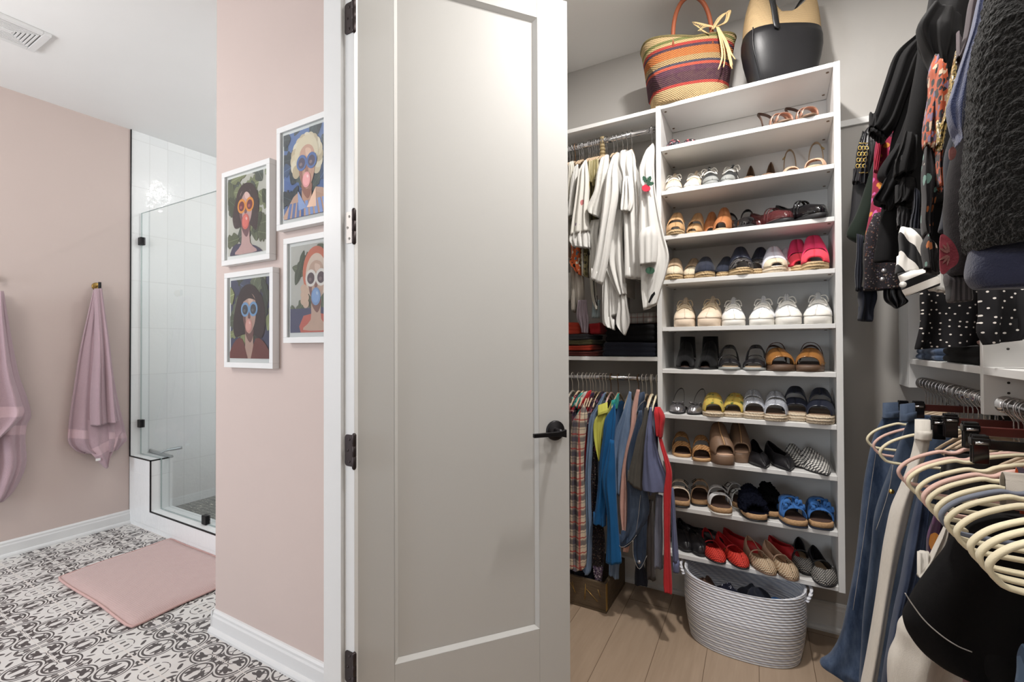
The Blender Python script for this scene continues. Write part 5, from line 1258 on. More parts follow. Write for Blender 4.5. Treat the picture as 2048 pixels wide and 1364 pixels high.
folded('folded_sweater', 'thick red folded sweater on top of the left stack', 'folded clothes', -.985, fx(1166), 2.22, 2.44, SZ+.112, SZ+.17, C_rust, 5, layers=3)
folded('folded_jeans', 'dark navy folded jeans beside the shoe shelves', 'folded clothes', fx(1208)+.005, UL-.012, 2.215, 2.45, SZ, SZ+.068, C_dknavy, 6, layers=3)
folded('folded_sweater', 'black folded sweater pile above the navy jeans', 'folded clothes', fx(1212), UL-.015, 2.24, 2.45, SZ+.071, SZ+.155, C_black, 7, layers=3)
folded('folded_shirt', 'grey plaid folded shirt on top of the black pile', 'folded clothes', fx(1240, 2.35), UL-.015, 2.30, 2.45, SZ+.160, SZ+.215, C_plaid3, 8, layers=2)
folded('folded_shirt', 'red folded shirt behind the black pile', 'folded clothes', fx(1187, 2.36), fx(1207, 2.36), 2.30, 2.45, SZ+.1125, SZ+.17, C_red, 9)

# ------------------------------------------------------------------ lower rod on the left
LOH = [1157, 1166, 1173.5, 1181, 1186, 1191.6, 1200, 1207, 1213, 1259, 1285, 1293, 1302]
hk = None
for u in LOH:
    p = (hx_at(u, 750), RY, RZL)
    if hk is None: hk = hanger('clothes_hanger', 'pale hanger with a silver hook on the lower left rod', p, 'y', 'arms', M_hang, M_wirew, 'hangers of the lower left rod', half=.105, rodr=.0125)
    else: c = copy_tree(hk); c.location = p; c.rotation_euler.z += RNG.uniform(-.02, .02)
for u, lb in ((1222, 'blush wooden hanger of the yellow top with a copper hook'), (1277, 'hanger of the pink shirt with a copper hook'), (1236.5, 'hanger of the bright blue tee with a copper hook')):
    hanger('clothes_hanger', lb, (hx_at(u, 750), RY, RZL), 'y', 'arms', M_velp if u == 1222 else M_hang, M_brz, None, half=.105, rodr=.0125)
for u, lb in ((1304.5, 'cream velvet hanger of the faded blue tee'), (1314, 'cream velvet hanger of the red top')):
    hanger('clothes_hanger', lb, (hx_at(u, 750), RY, RZL), 'y', 'arms', M_vel, M_wirew, None, half=.105, rodr=.0125)
hanger('clothes_hanger', 'thin white hanger at the left end of the lower rod', (hx_at(1145, 750), RY, RZL), 'y', 'arms', M_wirew, M_wirew, None, half=.105, rodr=.0125)
def low(*a, **k): return ltop(*a, rz=RZL, **k)
low('top', 'red long sleeved top, rightmost on the lower rod with its sleeve over the shoe shelves', 'top', 1314, C_red, 2.03, [
    ('shoulder', [(1308, 815, 1322, 813), (1307, 830, 1331, 834), (1309, 852, 1329, 856), (1313, 872, 1325, 874)], dict(d=.06, k=1.6)),
    ('sleeve', [(1312, 858, 1318, 852), (1319, 890, 1329, 890), (1327, 918, 1338, 918), (1331, 945, 1345, 945), (1326, 985, 1344, 985), (1326, 1028, 1343, 1028), (1327, 1094, 1342, 1094), (1326, 1160, 1345, 1160), (1328, 1184, 1345, 1184)], dict(d=.04, k=1.2, amp=.004))], .55, body=False)
low('t_shirt', 'faded blue tee with a turned sleeve beside the red top', 't-shirt', 1304.5, C_teeb, 2.05, [
    ('sleeve', [(1298, 815, 1306, 814), (1294, 843, 1306, 843), (1289, 877, 1313, 880), (1285, 904, 1319, 902), (1284, 935, 1327, 928), (1283, 969, 1342, 966), (1284, 982, 1343, 983)], dict(d=.06, k=1.5, amp=.007)),
    ('hem', [(1310, 990, 1327, 990), (1308, 1040, 1326, 1040), (1307, 1090, 1326, 1090), (1306, 1136, 1327, 1134)], dict(y=2.09, mat=C_slate, k=1.5))], .58)
low('jacket', 'faded blue shirt with a rolled cuff hanging behind the red sleeve', 'shirt', 1310, C_teeb, 2.09, [('sleeve', [(1338, 975, 1348, 975), (1341, 1015, 1351, 1012), (1343, 1080, 1355, 1076), (1345, 1126, 1358, 1122)], dict(k=1.2, amp=.004)), ('cuff', [(1344, 1124, 1360, 1120), (1345, 1145, 1360, 1141)], dict(d=.055, amp=.002))], .7, body=False)
low('t_shirt', 'charcoal olive tee left of the faded blue tee', 't-shirt', 1302, C_teeg, 2.08, [('sleeve', [(1288, 816, 1297, 815), (1284, 843, 1296, 843), (1275, 870, 1292, 876), (1267, 902, 1290, 902), (1257, 938, 1288, 938), (1253, 963, 1286, 980)], dict(d=.05, k=1.4))], .62)
g, o0 = low('denim_jacket', 'blue denim jacket with pale stitching on the lower rod', 'jacket', 1285, C_den, 2.10, [
    ('collar', [(1277, 786, 1290, 783), (1275, 800, 1290, 800), (1273, 826, 1284, 826)], dict(y=2.13, k=1.)),
    ('sleeve', [(1276, 822, 1286, 820), (1268, 852, 1286, 850), (1256, 895, 1282, 890), (1251, 935, 1284, 935), (1254, 985, 1296, 985), (1253, 1028, 1299, 1028), (1250, 1064, 1276, 1070), (1240, 1084, 1262, 1084)], dict(k=1.6, amp=.008)),
    ('cuff', [(1231, 1070, 1272, 1070), (1236, 1088, 1262, 1086), (1244, 1093, 1254, 1092)], dict(k=1.2, amp=.004)),
    ('sleeve', [(1274, 1010, 1298, 1010), (1268, 1060, 1295, 1056), (1266, 1108, 1294, 1106), (1274, 1128, 1288, 1128), (1279, 1137, 1281, 1137)], dict(y=2.115, k=1.4))], .66, k=2.)
C_st = cloth('pale_seam_thread', (176, 172, 168))
for pts in ([(1281, 990), (1277, 1030), (1272, 1064)], [(1232, 1071), (1238, 1090), (1246, 1094), (1262, 1084), (1273, 1070)], [(1266, 1081), (1267, 1112), (1279, 1138), (1294, 1111)], [(1290, 800), (1278, 812), (1272, 830)]):
    MB().tube([at(u, v, 1, 2.072)-o0 for u, v in smooth_path([(a, b_, 0) for a, b_ in pts], 4) for _ in [0]] if False else [at(q.x, q.y, 1, 2.072)-o0 for q in smooth_path([(a, b_, 0) for a, b_ in pts], 4)], .0009, 5).build('seam', C_st, g)
MB().lathe([(0, -.003), (.008, -.002), (.009, .002), (0, .003)], 14, tuple(at(1278, 1124, 1, 2.085)-o0), 'y').build('button', M_silv, g)
low('shirt', 'pale pink linen shirt between the denim jacket and the light denim shirt', 'shirt', 1277, C_pinkc, 2.12, [
    ('sleeve', [(1272, 779, 1281, 779), (1263, 815, 1277, 815), (1259, 858, 1272, 858), (1250, 895, 1266, 892), (1243, 935, 1258, 935), (1240, 970, 1258, 970), (1238, 1010, 1258, 1010), (1241, 1045, 1257, 1050), (1245, 1075, 1256, 1080)], dict(k=1.8, amp=.009)),
    ('hem', [(1246, 1080, 1262, 1075), (1242, 1098, 1258, 1103)], dict(k=1.2))], .64)
low('shirt', 'light denim shirt right of the bright blue tee', 'shirt', 1259, C_denl, 2.13, [('sleeve', [(1257, 783, 1264, 784), (1250, 808, 1264, 808), (1241, 833, 1263, 833), (1230, 858, 1263, 856), (1225, 886, 1258, 886), (1224, 910, 1254, 908), (1228, 945, 1248, 945), (1233, 990, 1244, 990)], dict(k=2.2, amp=.010)), ('tail', [(1222, 1090, 1240, 1090), (1217, 1130, 1240, 1130), (1216, 1148, 1238, 1156)], dict(y=2.2, k=2.))], .58)
low('t_shirt', 'bright blue long tee with a teal shoulder on the lower rod', 't-shirt', 1236.5, C_blue, 2.10, [
    ('shoulder', [(1234, 788, 1240, 786), (1227, 806, 1238, 800), (1221, 822, 1236, 818)], dict(y=2.16, mat=C_teal, d=.03)),
    ('body_front', [(1222, 818, 1232, 806), (1208, 840, 1234, 838), (1204, 878, 1230, 878), (1197, 922, 1226, 922), (1191, 985, 1222, 985), (1186, 1030, 1214, 1030), (1184, 1047, 1212, 1050)], dict(k=1.8, amp=.009)),
    ('sleeve', [(1218, 880, 1230, 880), (1208, 930, 1232, 930), (1203, 965, 1232, 965), (1211, 1028, 1236, 1024), (1211, 1090, 1241, 1084), (1210, 1128, 1244, 1124)], dict(y=2.075, d=.05, k=1.4))], .72)
low('top', 'lime yellow knit top with a collar left of the blue tee', 'top', 1222, C_yel, 2.14, [('sleeve', [(1200, 826, 1218, 818), (1192, 834, 1216, 830), (1186, 850, 1212, 846), (1186, 872, 1208, 870), (1190, 892, 1206, 892), (1197, 922, 1203, 922)], dict(d=.05, k=1.2)), ('collar', [(1196, 824, 1217, 816), (1194, 832, 1217, 825)], dict(y=2.125, d=.03, amp=.001))], .75)
low('blouse', 'black speckled blouse with lilac sequin hem left of the yellow top', 'blouse', 1213, C_speck, 2.16, [('sleeve', [(1184, 820, 1196, 816), (1179, 850, 1196, 850), (1178, 890, 1198, 890), (1180, 942, 1202, 942), (1182, 1000, 1200, 1000), (1184, 1072, 1211, 1072), (1184, 1130, 1209, 1130)], dict(k=2.)), ('sequin_hem', [(1184, 1128, 1208, 1128), (1188, 1160, 1206, 1158), (1193, 1184, 1206, 1182)], dict(mat=C_glit, k=2.))], .6)
low('shirt', 'narrow light denim shirt between the plaid shirt and the speckled blouse', 'shirt', 1207, C_denl, 2.14, [('sleeve', [(1206, 787, 1214, 784), (1192, 812, 1206, 808), (1178, 838, 1194, 834), (1174, 885, 1188, 885), (1171, 942, 1183, 942), (1172, 1006, 1184, 1006), (1172, 1066, 1187, 1060), (1165, 1130, 1184, 1134), (1166, 1144, 1178, 1148)], dict(k=1.4, d=.04))], .6)
low('shirt', 'cream, navy and red plaid flannel shirt next to the door edge', 'shirt', 1191.6, C_plaid, 2.11, [('sleeve', [(1164, 812, 1172, 812), (1150, 832, 1176, 826), (1142, 850, 1174, 850), (1138, 900, 1170, 900), (1138, 940, 1170, 940), (1138, 1028, 1172, 1028), (1138, 1126, 1173, 1124), (1139, 1136, 1160, 1136)], dict(d=.07, k=2., amp=.010))], .6)
low('blouse', 'black rose printed blouse behind the plaid shirt', 'blouse', 1200, C_flor, 2.17, [('shoulder', [(1200, 784, 1210, 782), (1190, 800, 1208, 800), (1180, 822, 1204, 822), (1174, 850, 1190, 850)], dict(k=1.4))], .7)
for u, r_, mm, lb in ((1186, [(1182, 786, 1190, 784), (1170, 806, 1186, 802), (1158, 826, 1178, 826)], C_plaid2, 'red and navy plaid shirt shoulder behind the cream plaid'), (1181, [(1176, 782, 1184, 780), (1164, 800, 1180, 798), (1154, 818, 1172, 820)], C_red, 'plain red shirt shoulder third from the door'), (1173.5, [(1168, 784, 1176, 782), (1158, 796, 1172, 796), (1148, 812, 1166, 814)], C_lgrey, 'pale lilac shirt shoulder second from the door'), (1166, [(1160, 786, 1168, 785), (1152, 798, 1164, 798), (1143, 814, 1158, 816)], C_teal, 'teal shirt shoulder near the door edge'), (1157, [(1149, 790, 1158, 789), (1142, 804, 1156, 804), (1138, 826, 1150, 828)], C_plaid2, 'dark red plaid shoulder at the door edge')):
    low('shirt', lb, 'shirt', u, mm, 2.19, [('shoulder', r_, dict(d=.03, k=1.))], .6)
low('trousers', 'black trouser leg hanging lowest below the denim jacket', 'trousers', 1293, C_dknavy, 2.22, [('leg', [(1274, 1040, 1290, 1040), (1271, 1120, 1288, 1120), (1268, 1160, 1297, 1158), (1268, 1169, 1297, 1169)], dict(k=1.2))], .5, body=False)
low('skirt', 'grey brown sheer cloth end below the tees', 'skirt', 1298, cloth('grey_brown_sheer', (92, 86, 84), 500.), 2.24, [('hem', [(1290, 1000, 1308, 1000), (1289, 1090, 1310, 1090), (1288, 1156, 1312, 1158)], dict(k=2.))], .5, body=False)

# ------------------------------------------------------------------ crate and basket
c1 = at(1212.5, 1228, 2, 0); c2 = at(1245, 1168, 2, 0)
cr = thing('wooden_crate', 'dark rustic wooden crate on the floor below the hanging shirts', 'crate', (-.80, 2.2, 0))
cy0 = c1.y; cx1 = c1.x; cy1 = min(2.44, cy0+.36); ch = at(1215, 1169, 1, cy0).z; o0 = Vector(cr.location)
def mk_rust():
    M = Mat('dark_rustic_wood'); x, y, z = M.pos(); g_ = M.noise(M.comb(x*3., y*3., z*26.), 8., 5., .65); k = M.noise(M.vec, 3., 2.)
    c = M.mix(g_, rgb(52, 42, 32), rgb(128, 106, 78)); c = M.mix(k*.4, c, rgb(74, 66, 58)); return M.set(c, .7, None, g_, .5, .004)
M_rust = mk_rust()
b = MB(); x0 = -1.02
for (p, q) in (((x0, cy0, .012), (cx1, cy0+.016, ch)), ((x0, cy1-.016, .012), (cx1, cy1, ch)), ((cx1-.016, cy0+.0165, .012), (cx1, cy1-.0165, ch)), ((x0, cy0+.0165, .012), (x0+.016, cy1-.0165, ch))):
    MB().box(Vector(p)-o0, Vector(q)-o0).build('side_board', M_rust, cr, bevel=.003)
MB().box(Vector((x0, cy0, 0))-o0, Vector((cx1, cy1, .0115))-o0).build('bottom_board', M_rust, cr)
M_gilt = plain('gold_painted_line', (196, 160, 90), .35, .8, .1)
b = MB()
for k in range(9):
    xa = x0+.04+k*(cx1-x0-.08)/8; b.tube([Vector((xa+RNG.uniform(-.03, .03), cy0-.0005, RNG.uniform(.03, .07)))-o0, Vector((xa+RNG.uniform(-.03, .03), cy0-.0005, RNG.uniform(.09, ch-.02)))-o0], .0012, 5)
b.build('gold_marks', M_gilt, cr)
MB().box(Vector((cx1-.0005, cy0-.0015, .012))-o0, Vector((cx1+.0015, cy0+.02, ch))-o0).build('corner_strip', M_gilt, cr)
def lump(name, label, cat, c, r, mat, seed, squash=(1, 1, .6), tex=.3):
    """a crumpled heap of cloth"""
    rnd = random.Random(seed); root = thing(name, label, cat, c, rnd.random()*6); N, K = 26, 16; rs = []
    ph = [rnd.random()*6 for _ in range(6)]
    for i in range(1, K):
        la = -PI/2*0.9+PI*.95*i/K; ring = []
        for j in range(N):
            lo = 2*PI*j/N; d = 1+tex*(.5*sin(3*lo+ph[0]+la*2)+.35*sin(5*lo-la*3+ph[1])+.3*sin(2*lo+4*la+ph[2]))
            ring.append((r*squash[0]*d*cos(la)*cos(lo), r*squash[1]*d*cos(la)*sin(lo), r*squash[2]*(.9+sin(la)*d*.9)))
        rs.append(ring)
    MB().rings(rs).build('crumpled_cloth', mat, root); return root
lump('folded_scarf', 'dark navy cloth piled in the wooden crate', 'cloth', (cx1-.13, cy0+.10, .03), .068, C_dknavy, 4, (1., .9, .95))
lump('folded_scarf', 'lilac sequin cloth piled at the corner of the wooden crate', 'cloth', (cx1-.29, cy0+.10, .03), .068, C_glit, 5, (1., .9, .95))

def mk_ropeb():
    M = Mat('white_blue_rope_weave'); x, y, z = M.pos(); rowf = (z/.0105); w = (rowf*2*PI).sin(); r = rowf.floor()
    ang = M.noise(M.vec, 160., 2.); tw = ((x*150.+y*150.+z*260.)).sin()
    low_ = z.lt(.145); alt = (rowf*.5).frac().lt(.5)
    c = M.mix(tw*.5+.5, rgb(216, 219, 230), rgb(244, 245, 250)); c2 = M.mix(tw*.5+.5, rgb(226, 226, 230), rgb(240, 240, 240))
    c = M.mix(low_*alt, c, c2); c = M.mix(low_*(1-alt)*.45, c, rgb(158, 158, 168)); c = M.mix(ang*.2, c, rgb(176, 172, 166))
    return M.set(c, .9, None, w+tw*.4, .6, .004, .1)
M_ropeb = mk_ropeb()
bl, br = at(1371, 1190, 1, 2.215).x, at(1614, 1225, 1, 2.215).x
bk = thing('rope_basket', 'oval white and blue rope basket on the floor under the shoe shelves', 'basket', ((bl+br)/2, 2.215, 0)); BA, BB, BH = (br-bl)/2, .158, .272
b = MB(); rs = []; nn = 72
def oval(k, z, t=0.): return [((BA*k-t)*abs(cos(a))**.82*(1 if cos(a) >= 0 else -1), (BB*k-t)*abs(sin(a))**.82*(1 if sin(a) >= 0 else -1), z+.010*cos(a)**2*(z/BH)) for a in [2*PI*j/nn for j in range(nn)]]
NR = 26
for i in range(NR*2+1):
    z = BH*i/(NR*2); k = .90+.10*sin(PI/2*min(1, z/.18)); rs.append(oval(k+(.004 if i % 2 else -.002), max(.001, z)))
rs.append(oval(1.0, BH+.004)); rs.append(oval(1.0, BH, .010)); rs.append(oval(.98, BH*.5, .010)); rs.append(oval(.9, .012, .012))
b.rings(rs); b.build('woven_body', M_ropeb, bk)
for sx in (-1, 1):
    b = MB(); b.tube(smooth_path([(sx*BA*.99, -.055, BH-.02), (sx*(BA+.012), -.035, BH+.006), (sx*(BA+.016), 0, BH+.010), (sx*(BA+.012), .035, BH+.006), (sx*BA*.99, .055, BH-.02)], 6), .007, 8); b.build('handle', M_ropeb, bk)
C_navdot = mk_dots('navy_cloth_with_dots', (22, 24, 40), (190, 190, 200), 60., .12); C_redw = mk_print('red_white_blue_print', (196, 44, 50), [(230, 230, 230), (80, 140, 190)], 40., .42); C_brnp = cloth('brown_knit', (92, 70, 60), 400.)
bc = Vector(bk.location)
for (dx, dy, z_, r_, mm, lb, sd) in ((-.155, .03, .10, .070, C_brnp, 'brown knit bundle at the left end of the rope basket', 1), (-.055, -.03, .11, .075, C_navdot, 'navy dotted cloth in the middle of the rope basket', 2), (.045, .0, .11, .078, C_dknavy, 'dark navy cloth right of the middle in the rope basket', 3), (.145, .01, .10, .066, M_blu, 'bright blue cloth at the right end of the rope basket', 4), (-.06, -.075, .155, .046, C_redw, 'red and white printed swimsuit at the front of the rope basket', 5), (.10, -.06, .15, .042, C_tan if False else cloth('tan_cloth', (176, 128, 80)), 'tan cloth at the front right of the rope basket', 6)):
    lump('cloth_bundle', lb, 'cloth', (bc.x+dx, bc.y+dy, z_), r_*.86, mm, sd, (.95, .9, 1.05), .25)

# ------------------------------------------------------------------ bags on top of the shelves
TZ = UT+.0005
def bag_rings(rows, n=56, p=.62):
    """rows = [(z, half width, half depth, lean y)]"""
    return [[(w*abs(cos(a))**p*(1 if cos(a) >= 0 else -1), yo+d*abs(sin(a))**p*(1 if sin(a) >= 0 else -1), z) for a in [2*PI*j/n for j in range(n)]] for z, w, d, yo in rows]
def mk_strawbag():
    M = Mat('striped_woven_straw'); x, y, z = M.pos()
    wv = (x*9.5+.6).sin()*-.012+z+.0; n = M.noise(M.vec, 60., 2.); chk = ((x*520.).sin()*(z*720.).sin())
    bands = [(.0, (214, 184, 138)), (.058, (196, 62, 62)), (.070, (74, 40, 66)), (.118, (86, 46, 78)), (.140, (206, 84, 70)), (.152, (56, 62, 88)), (.162, (200, 172, 120)), (.186, (224, 128, 60)), (.222, (70, 50, 76)), (.234, (190, 60, 60)), (.246, (206, 182, 130)), (.258, (122, 132, 78)), (.270, (216, 188, 140))]
    c = rgb(*bands[0][1])
    for h, cc in bands[1:]: c = M.mix(wv.gt(h), c, rgb(*cc))
    mid = wv.gt(.162)*wv.lt(.222)
    c = M.mix(mid*chk.gt(.1)*.8, c, rgb(96, 56, 60)); c = M.mix((1-mid)*chk.gt(.3)*.35, c, rgb(60, 40, 44)); c = M.mix(n*.15, c, rgb(206, 176, 130))
    return M.set(M.mix(.22, c, (0, 0, 0)), .8, None, chk, .5, .003, .2)
xb0, xb1 = at(1295, 208, 1, 2.29).x, at(1462, 170, 1, 2.29).x
sb = thing('straw_bag', 'striped woven straw basket bag with a leather handle on top of the shelves', 'bag', ((xb0+xb1)/2-.002, 2.302, TZ), rad(24))
hw_ = (xb1-xb0)/2*.95
rows = [(.0, hw_*.86, .085, 0), (.01, hw_*.92, .095, 0), (.10, hw_*1.0, .105, 0), (.20, hw_*1.10, .110, 0), (.265, hw_*1.17, .112, 0), (.285, hw_*1.20, .112, 0)]
R_ = bag_rings(rows, 64, .7)
R_ = [R_[0]]+[[(p[0], p[1], p[2]+.022*(abs(p[0])/hw_-.75)*(i/5)) for p in r] for i, r in enumerate(R_) if i]
R_.append([(p[0]*.97, p[1]*.95, p[2]) for p in R_[-1]]); R_.append([(p[0]*.84, p[1]*.86, .06) for p in R_[5]])
M_straw = mk_strawbag()
MB().rings(R_).build('woven_body', M_straw, sb)
MB().tube([(p[0]*.985, p[1]*.975, p[2]+.002) for p in R_[5]], .006, 8, True).build('braided_rim', plain('olive_straw_rim', (120, 108, 66), .8, 0., .3, 120., .6, 200.), sb)
M_lh = leather('chestnut_leather', (160, 88, 58), .45)
for yy in (-.100, .085):
    b = MB(); pts = []
    for k in range(25):
        a = PI*k/24; pts.append((-.085*cos(a)-.004, yy*(1.0-.1*sin(a)), .235+.232*sin(a)**.75+(.018 if False else 0)))
    if yy > 0: pts = [(p[0], .05+.05*(p[2]-.235), .235+(p[2]-.235)*.42) for p in pts]
    b.tube(pts, .0095, 10); b.build('handle', M_lh, sb)
M_raf = plain('raffia', (222, 192, 140), .8, 0., .15, 40.)
rg = MB()
for k in range(16):
    a = RNG.uniform(-.5, .5); x0_, z0_ = .098+RNG.uniform(-.006, .006), .30
    if k < 6: P = [(x0_-.02, -.118, z0_-.008), (x0_+.01+a*.02, -.135, z0_+.03), (x0_+.045+a*.03, -.14, z0_+.055+a*.03), (x0_+.03, -.135, z0_+.01), (x0_, -.125, z0_)]
    else: P = [(x0_, -.122, z0_), (x0_+.015+a*.03, -.138, z0_-.07), (x0_+.025+a*.05, -.142, z0_-.14+a*.02), (x0_+.02+a*.10, -.140, z0_-.205+RNG.uniform(0, .05))]
    rg.ribbon(smooth_path(P, 5), .006, .0012, (1, .3, 0))
for k in range(7): rg.ribbon(smooth_path([(.095, -.12, .30), (.05-.01*k, -.12, .305+.004*k), (.015+.008*k, -.118, .29-.003*k)], 4), .006, .0012, (0, .5, 1))
rg.build('raffia_bow', M_raf, sb)
for dx, mm, lb in ((-.045, mk_print('dark_animal_print', (40, 32, 34), [(206, 190, 170), (120, 100, 90)], 60., .34), 'dark printed scarf filling the straw bag'), (.035, C_den, 'blue denim cloth in the straw bag')):
    lump('scarf', lb, 'scarf', (sb.location.x+dx, sb.location.y+dx*.45, TZ+.175), .062, mm, 3, (1., .8, .95), .2)

xk0, xk1 = at(1483, 100, 1, 2.30).x, at(1648, 80, 1, 2.30).x
kb = thing('leather_tote', 'black leather and straw top shoulder bag on top of the shelves', 'bag', ((xk0+xk1)/2, 2.325, TZ), rad(27)); hw_ = (xk1-xk0)/2*1.05
def mk_strawplain():
    M = Mat('natural_straw_weave'); x, y, z = M.pos(); w = (z*1100.).sin()*.6+((x+y)*620.+(z*1100.)).sin()*.4; n = M.noise(M.vec, 40., 2.)
    c = M.mix(w*.5+.5, rgb(156, 130, 94), rgb(196, 172, 134)); c = M.mix(n*.3, c, rgb(180, 154, 116)); return M.set(c, .75, None, w, .4, .002, .2)
M_sp = mk_strawplain()
def kz(i, lo, hi): return lo
TH = .235
rows = [(.0, hw_*.72, .055, 0), (.006, hw_*.76, .060, 0), (.06, hw_*.86, .074, 0), (.12, hw_*.95, .084, 0), (.17, hw_*1.0, .088, 0), (.205, hw_*1.0, .086, 0), (TH, hw_*.965, .080, 0)]
MB().rings(bag_rings(rows, 56, .72)).build('leather_base', leather('black_grain_leather', (30, 30, 33), .42, .2), kb)
up_rows = []
for t in range(11):
    k = t/10; ring = []
    for a in [2*PI*j/72 for j in range(72)]:
        cx_ = abs(cos(a))**.72*(1 if cos(a) >= 0 else -1); sy_ = abs(sin(a))**.72*(1 if sin(a) >= 0 else -1)
        u_ = abs(cx_); top = .075+(.155 if cx_ < 0 else .105)*max(0, (u_-.18)/.82)**1.25
        w = hw_*(.965-(.34 if cx_ < 0 else .10)*k*k); d = .080*(1-.45*k)
        ring.append((w*cx_, d*sy_, TH+.0005+top*k))
    up_rows.append(ring)
up_rows.append([(p[0]*.96, p[1]*.9, p[2]-.002) for p in up_rows[-1]]); up_rows.append([(p[0]*.96, p[1]*.96, TH+.004) for p in up_rows[2]])
MB().rings(up_rows, True, False, True).build('straw_top', M_sp, kb)
M_bgl = leather('black_strap_leather', (34, 35, 38), .4)
b = MB(); b.ribbon(smooth_path([(-hw_*.38, -.092, .205), (-hw_*.42, -.090, .235), (-hw_*.46, -.080, .32), (-hw_*.50, -.050, .42), (-hw_*.54, -.01, .47), (-hw_*.66, .02, .44)], 6), [.003, .015]+[.026]*40, .004, (1, .2, 0)); b.build('shoulder_strap', M_bgl, kb)
b = MB(); b.ribbon(smooth_path([(-hw_*.30, .045, .31), (-hw_*.36, .045, .38), (-hw_*.48, .03, .44), (-hw_*.58, .0, .455)], 6), .040, .004, (.3, 1, 0)); b.build('inner_strap', M_bgl, kb)
b = MB(); b.ribbon(smooth_path([(hw_*.15, .05, .30), (hw_*.40, .05, .34), (hw_*.62, .03, .40), (hw_*.78, .0, .415), (hw_*.82, -.01, .38)], 6), .040, .004, (.3, 1, 0)); b.build('inner_strap', M_bgl, kb)
b = MB(); b.ribbon(smooth_path([(-hw_*.70, -.056, .01), (-hw_*.84, -.068, .08), (-hw_*.94, -.070, .15), (-hw_*.93, -.066, .23)], 6), .004, .003, (1, 0, 0)); b.build('edge_seam', M_bgl, kb)
# ================================================================== right rail: dark tops above
XB = .70
def rgar(name, label, cat, y, drapes, mat, x=None, rz=None, group=None, hng=True):
    rz = rz or RZU
    g = thing(name, label, cat, (XRR, y, rz-.09), 0, group); o0 = Vector(g.location)
    for i, dr_ in enumerate(drapes):
        nm, rows = dr_[0], dr_[1]; o = dict(dr_[2]) if len(dr_) > 2 else {}
        drape(rows, o.pop('y', y), o.pop('d', .05), o.pop('mat', mat), nm, g, o0, o.pop('k', 3.), o.pop('amp', .010), o.pop('xr', XB), seed=int(y*1000)+i, **o)
    return g, o0
uh = None
def uph(y):
    global uh
    if uh is None: uh = hanger('clothes_hanger', 'hanger on the upper right rod hidden by the dark tops', (XRR, y, RZU), 'x', 'arms', M_vel, M_wire, 'hangers of the dark tops', half=.09)
    else: c = copy_tree(uh); c.location = (XRR, y, RZU)
YS_ = [2.20, 2.14, 2.08, 2.02, 1.94, 1.80, 1.66, 1.56, 1.44, 1.32, 1.26, 1.20, 1.15, 1.06]
for y in YS_: uph(y)
def shoulder(y, xl, zt=2.19): return None
g, o0 = rgar('blouse', 'black blouse with a gold embroidered sleeve, farthest on the upper right rod', 'blouse', 2.20, [
    ('body_front', [(1800, 190), (1775, 225), (1745, 250), (1726, 268), (1712, 310), (1707, 345), (1704, 385), (1702, 420), (1697, 455), (1695, 478), (1708, 484)], dict(xr=.60)),
    ('sleeve', [(1722, 268, 1745, 268), (1712, 310, 1742, 312), (1706, 345, 1740, 350), (1705, 368, 1737, 374)], dict(y=2.165, d=.06, xr=None))], C_satin)
C_gold = plain('gold_thread', (196, 168, 96), .35, .7, .1)
for i in range(4):
    for j in range(3):
        u, v = 1719+j*7-i*1.6+1, 296+i*12
        MB().tube([at(u+3.2*cos(a), v+4*sin(a), 1, 2.130)-o0 for a in [k*2*PI/10 for k in range(10)]], .0016, 5, True).build('embroidery', C_gold, g)
for v in (286, 345):
    MB().tube([at(1718+k*4.5, v+(k % 2), 1, 2.130)-o0 for k in range(5)], .002, 5).build('embroidery', C_gold, g)
rgar('skirt', 'black top with a flared green edged hem on the upper right rod', 'top', 2.14, [('hem', [(1790, 240), (1760, 290), (1738, 350), (1722, 395), (1706, 435), (1691, 472), (1712, 488)], dict(xr=.5, k=1.5, amp=.012))], cloth('black_green_sheen_cloth', (22, 32, 24), 700.))
rgar('blouse', 'berry red floral blouse showing as a narrow strip on the upper right rod', 'blouse', 2.08, [('sleeve', [(1780, 230), (1757, 268), (1749, 300), (1745, 350), (1739, 410), (1735, 440), (1731, 474), (1735, 479)], dict(xr=.5, k=2.)), ('red_front', [(1757, 270, 1766, 270), (1751, 310, 1762, 310), (1746, 345, 1757, 345)], dict(y=2.05, d=.02, xr=None, mat=cloth('deep_rose_cloth', (150, 34, 56), 700.)))], C_berry)
g, o0 = rgar('shirt', 'black shirt with a lace hem and silver buttons hanging lower on the upper right rod', 'shirt', 2.02, [
    ('panel', [(1745, 430), (1730, 470), (1726, 520), (1723, 560), (1724, 583)], dict(xr=.5)),
    ('navy_sleeve', [(1712, 470, 1728, 470), (1710, 530, 1726, 530), (1709, 582, 1724, 583)], dict(y=2.04, xr=None, mat=C_dknavy)),
    ('cuff', [(1716, 575, 1756, 580), (1714, 610, 1752, 612), (1715, 642, 1744, 643)], dict(y=2.06, xr=None, mat=C_dknavy, d=.06, k=1.)),
    ('satin_hem', [(1768, 550, 1812, 555), (1764, 585, 1812, 590), (1772, 606, 1816, 604), (1786, 616, 1800, 616)], dict(y=2.03, xr=None, mat=C_satin))], C_speck)
for u, v in ((1768, 541), (1765, 558)): MB().lathe([(0, -.003), (.006, -.002), (.0065, .002), (0, .003)], 14, tuple(at(u, v, 1, 1.77)-o0), 'y').build('button', M_silv, g)
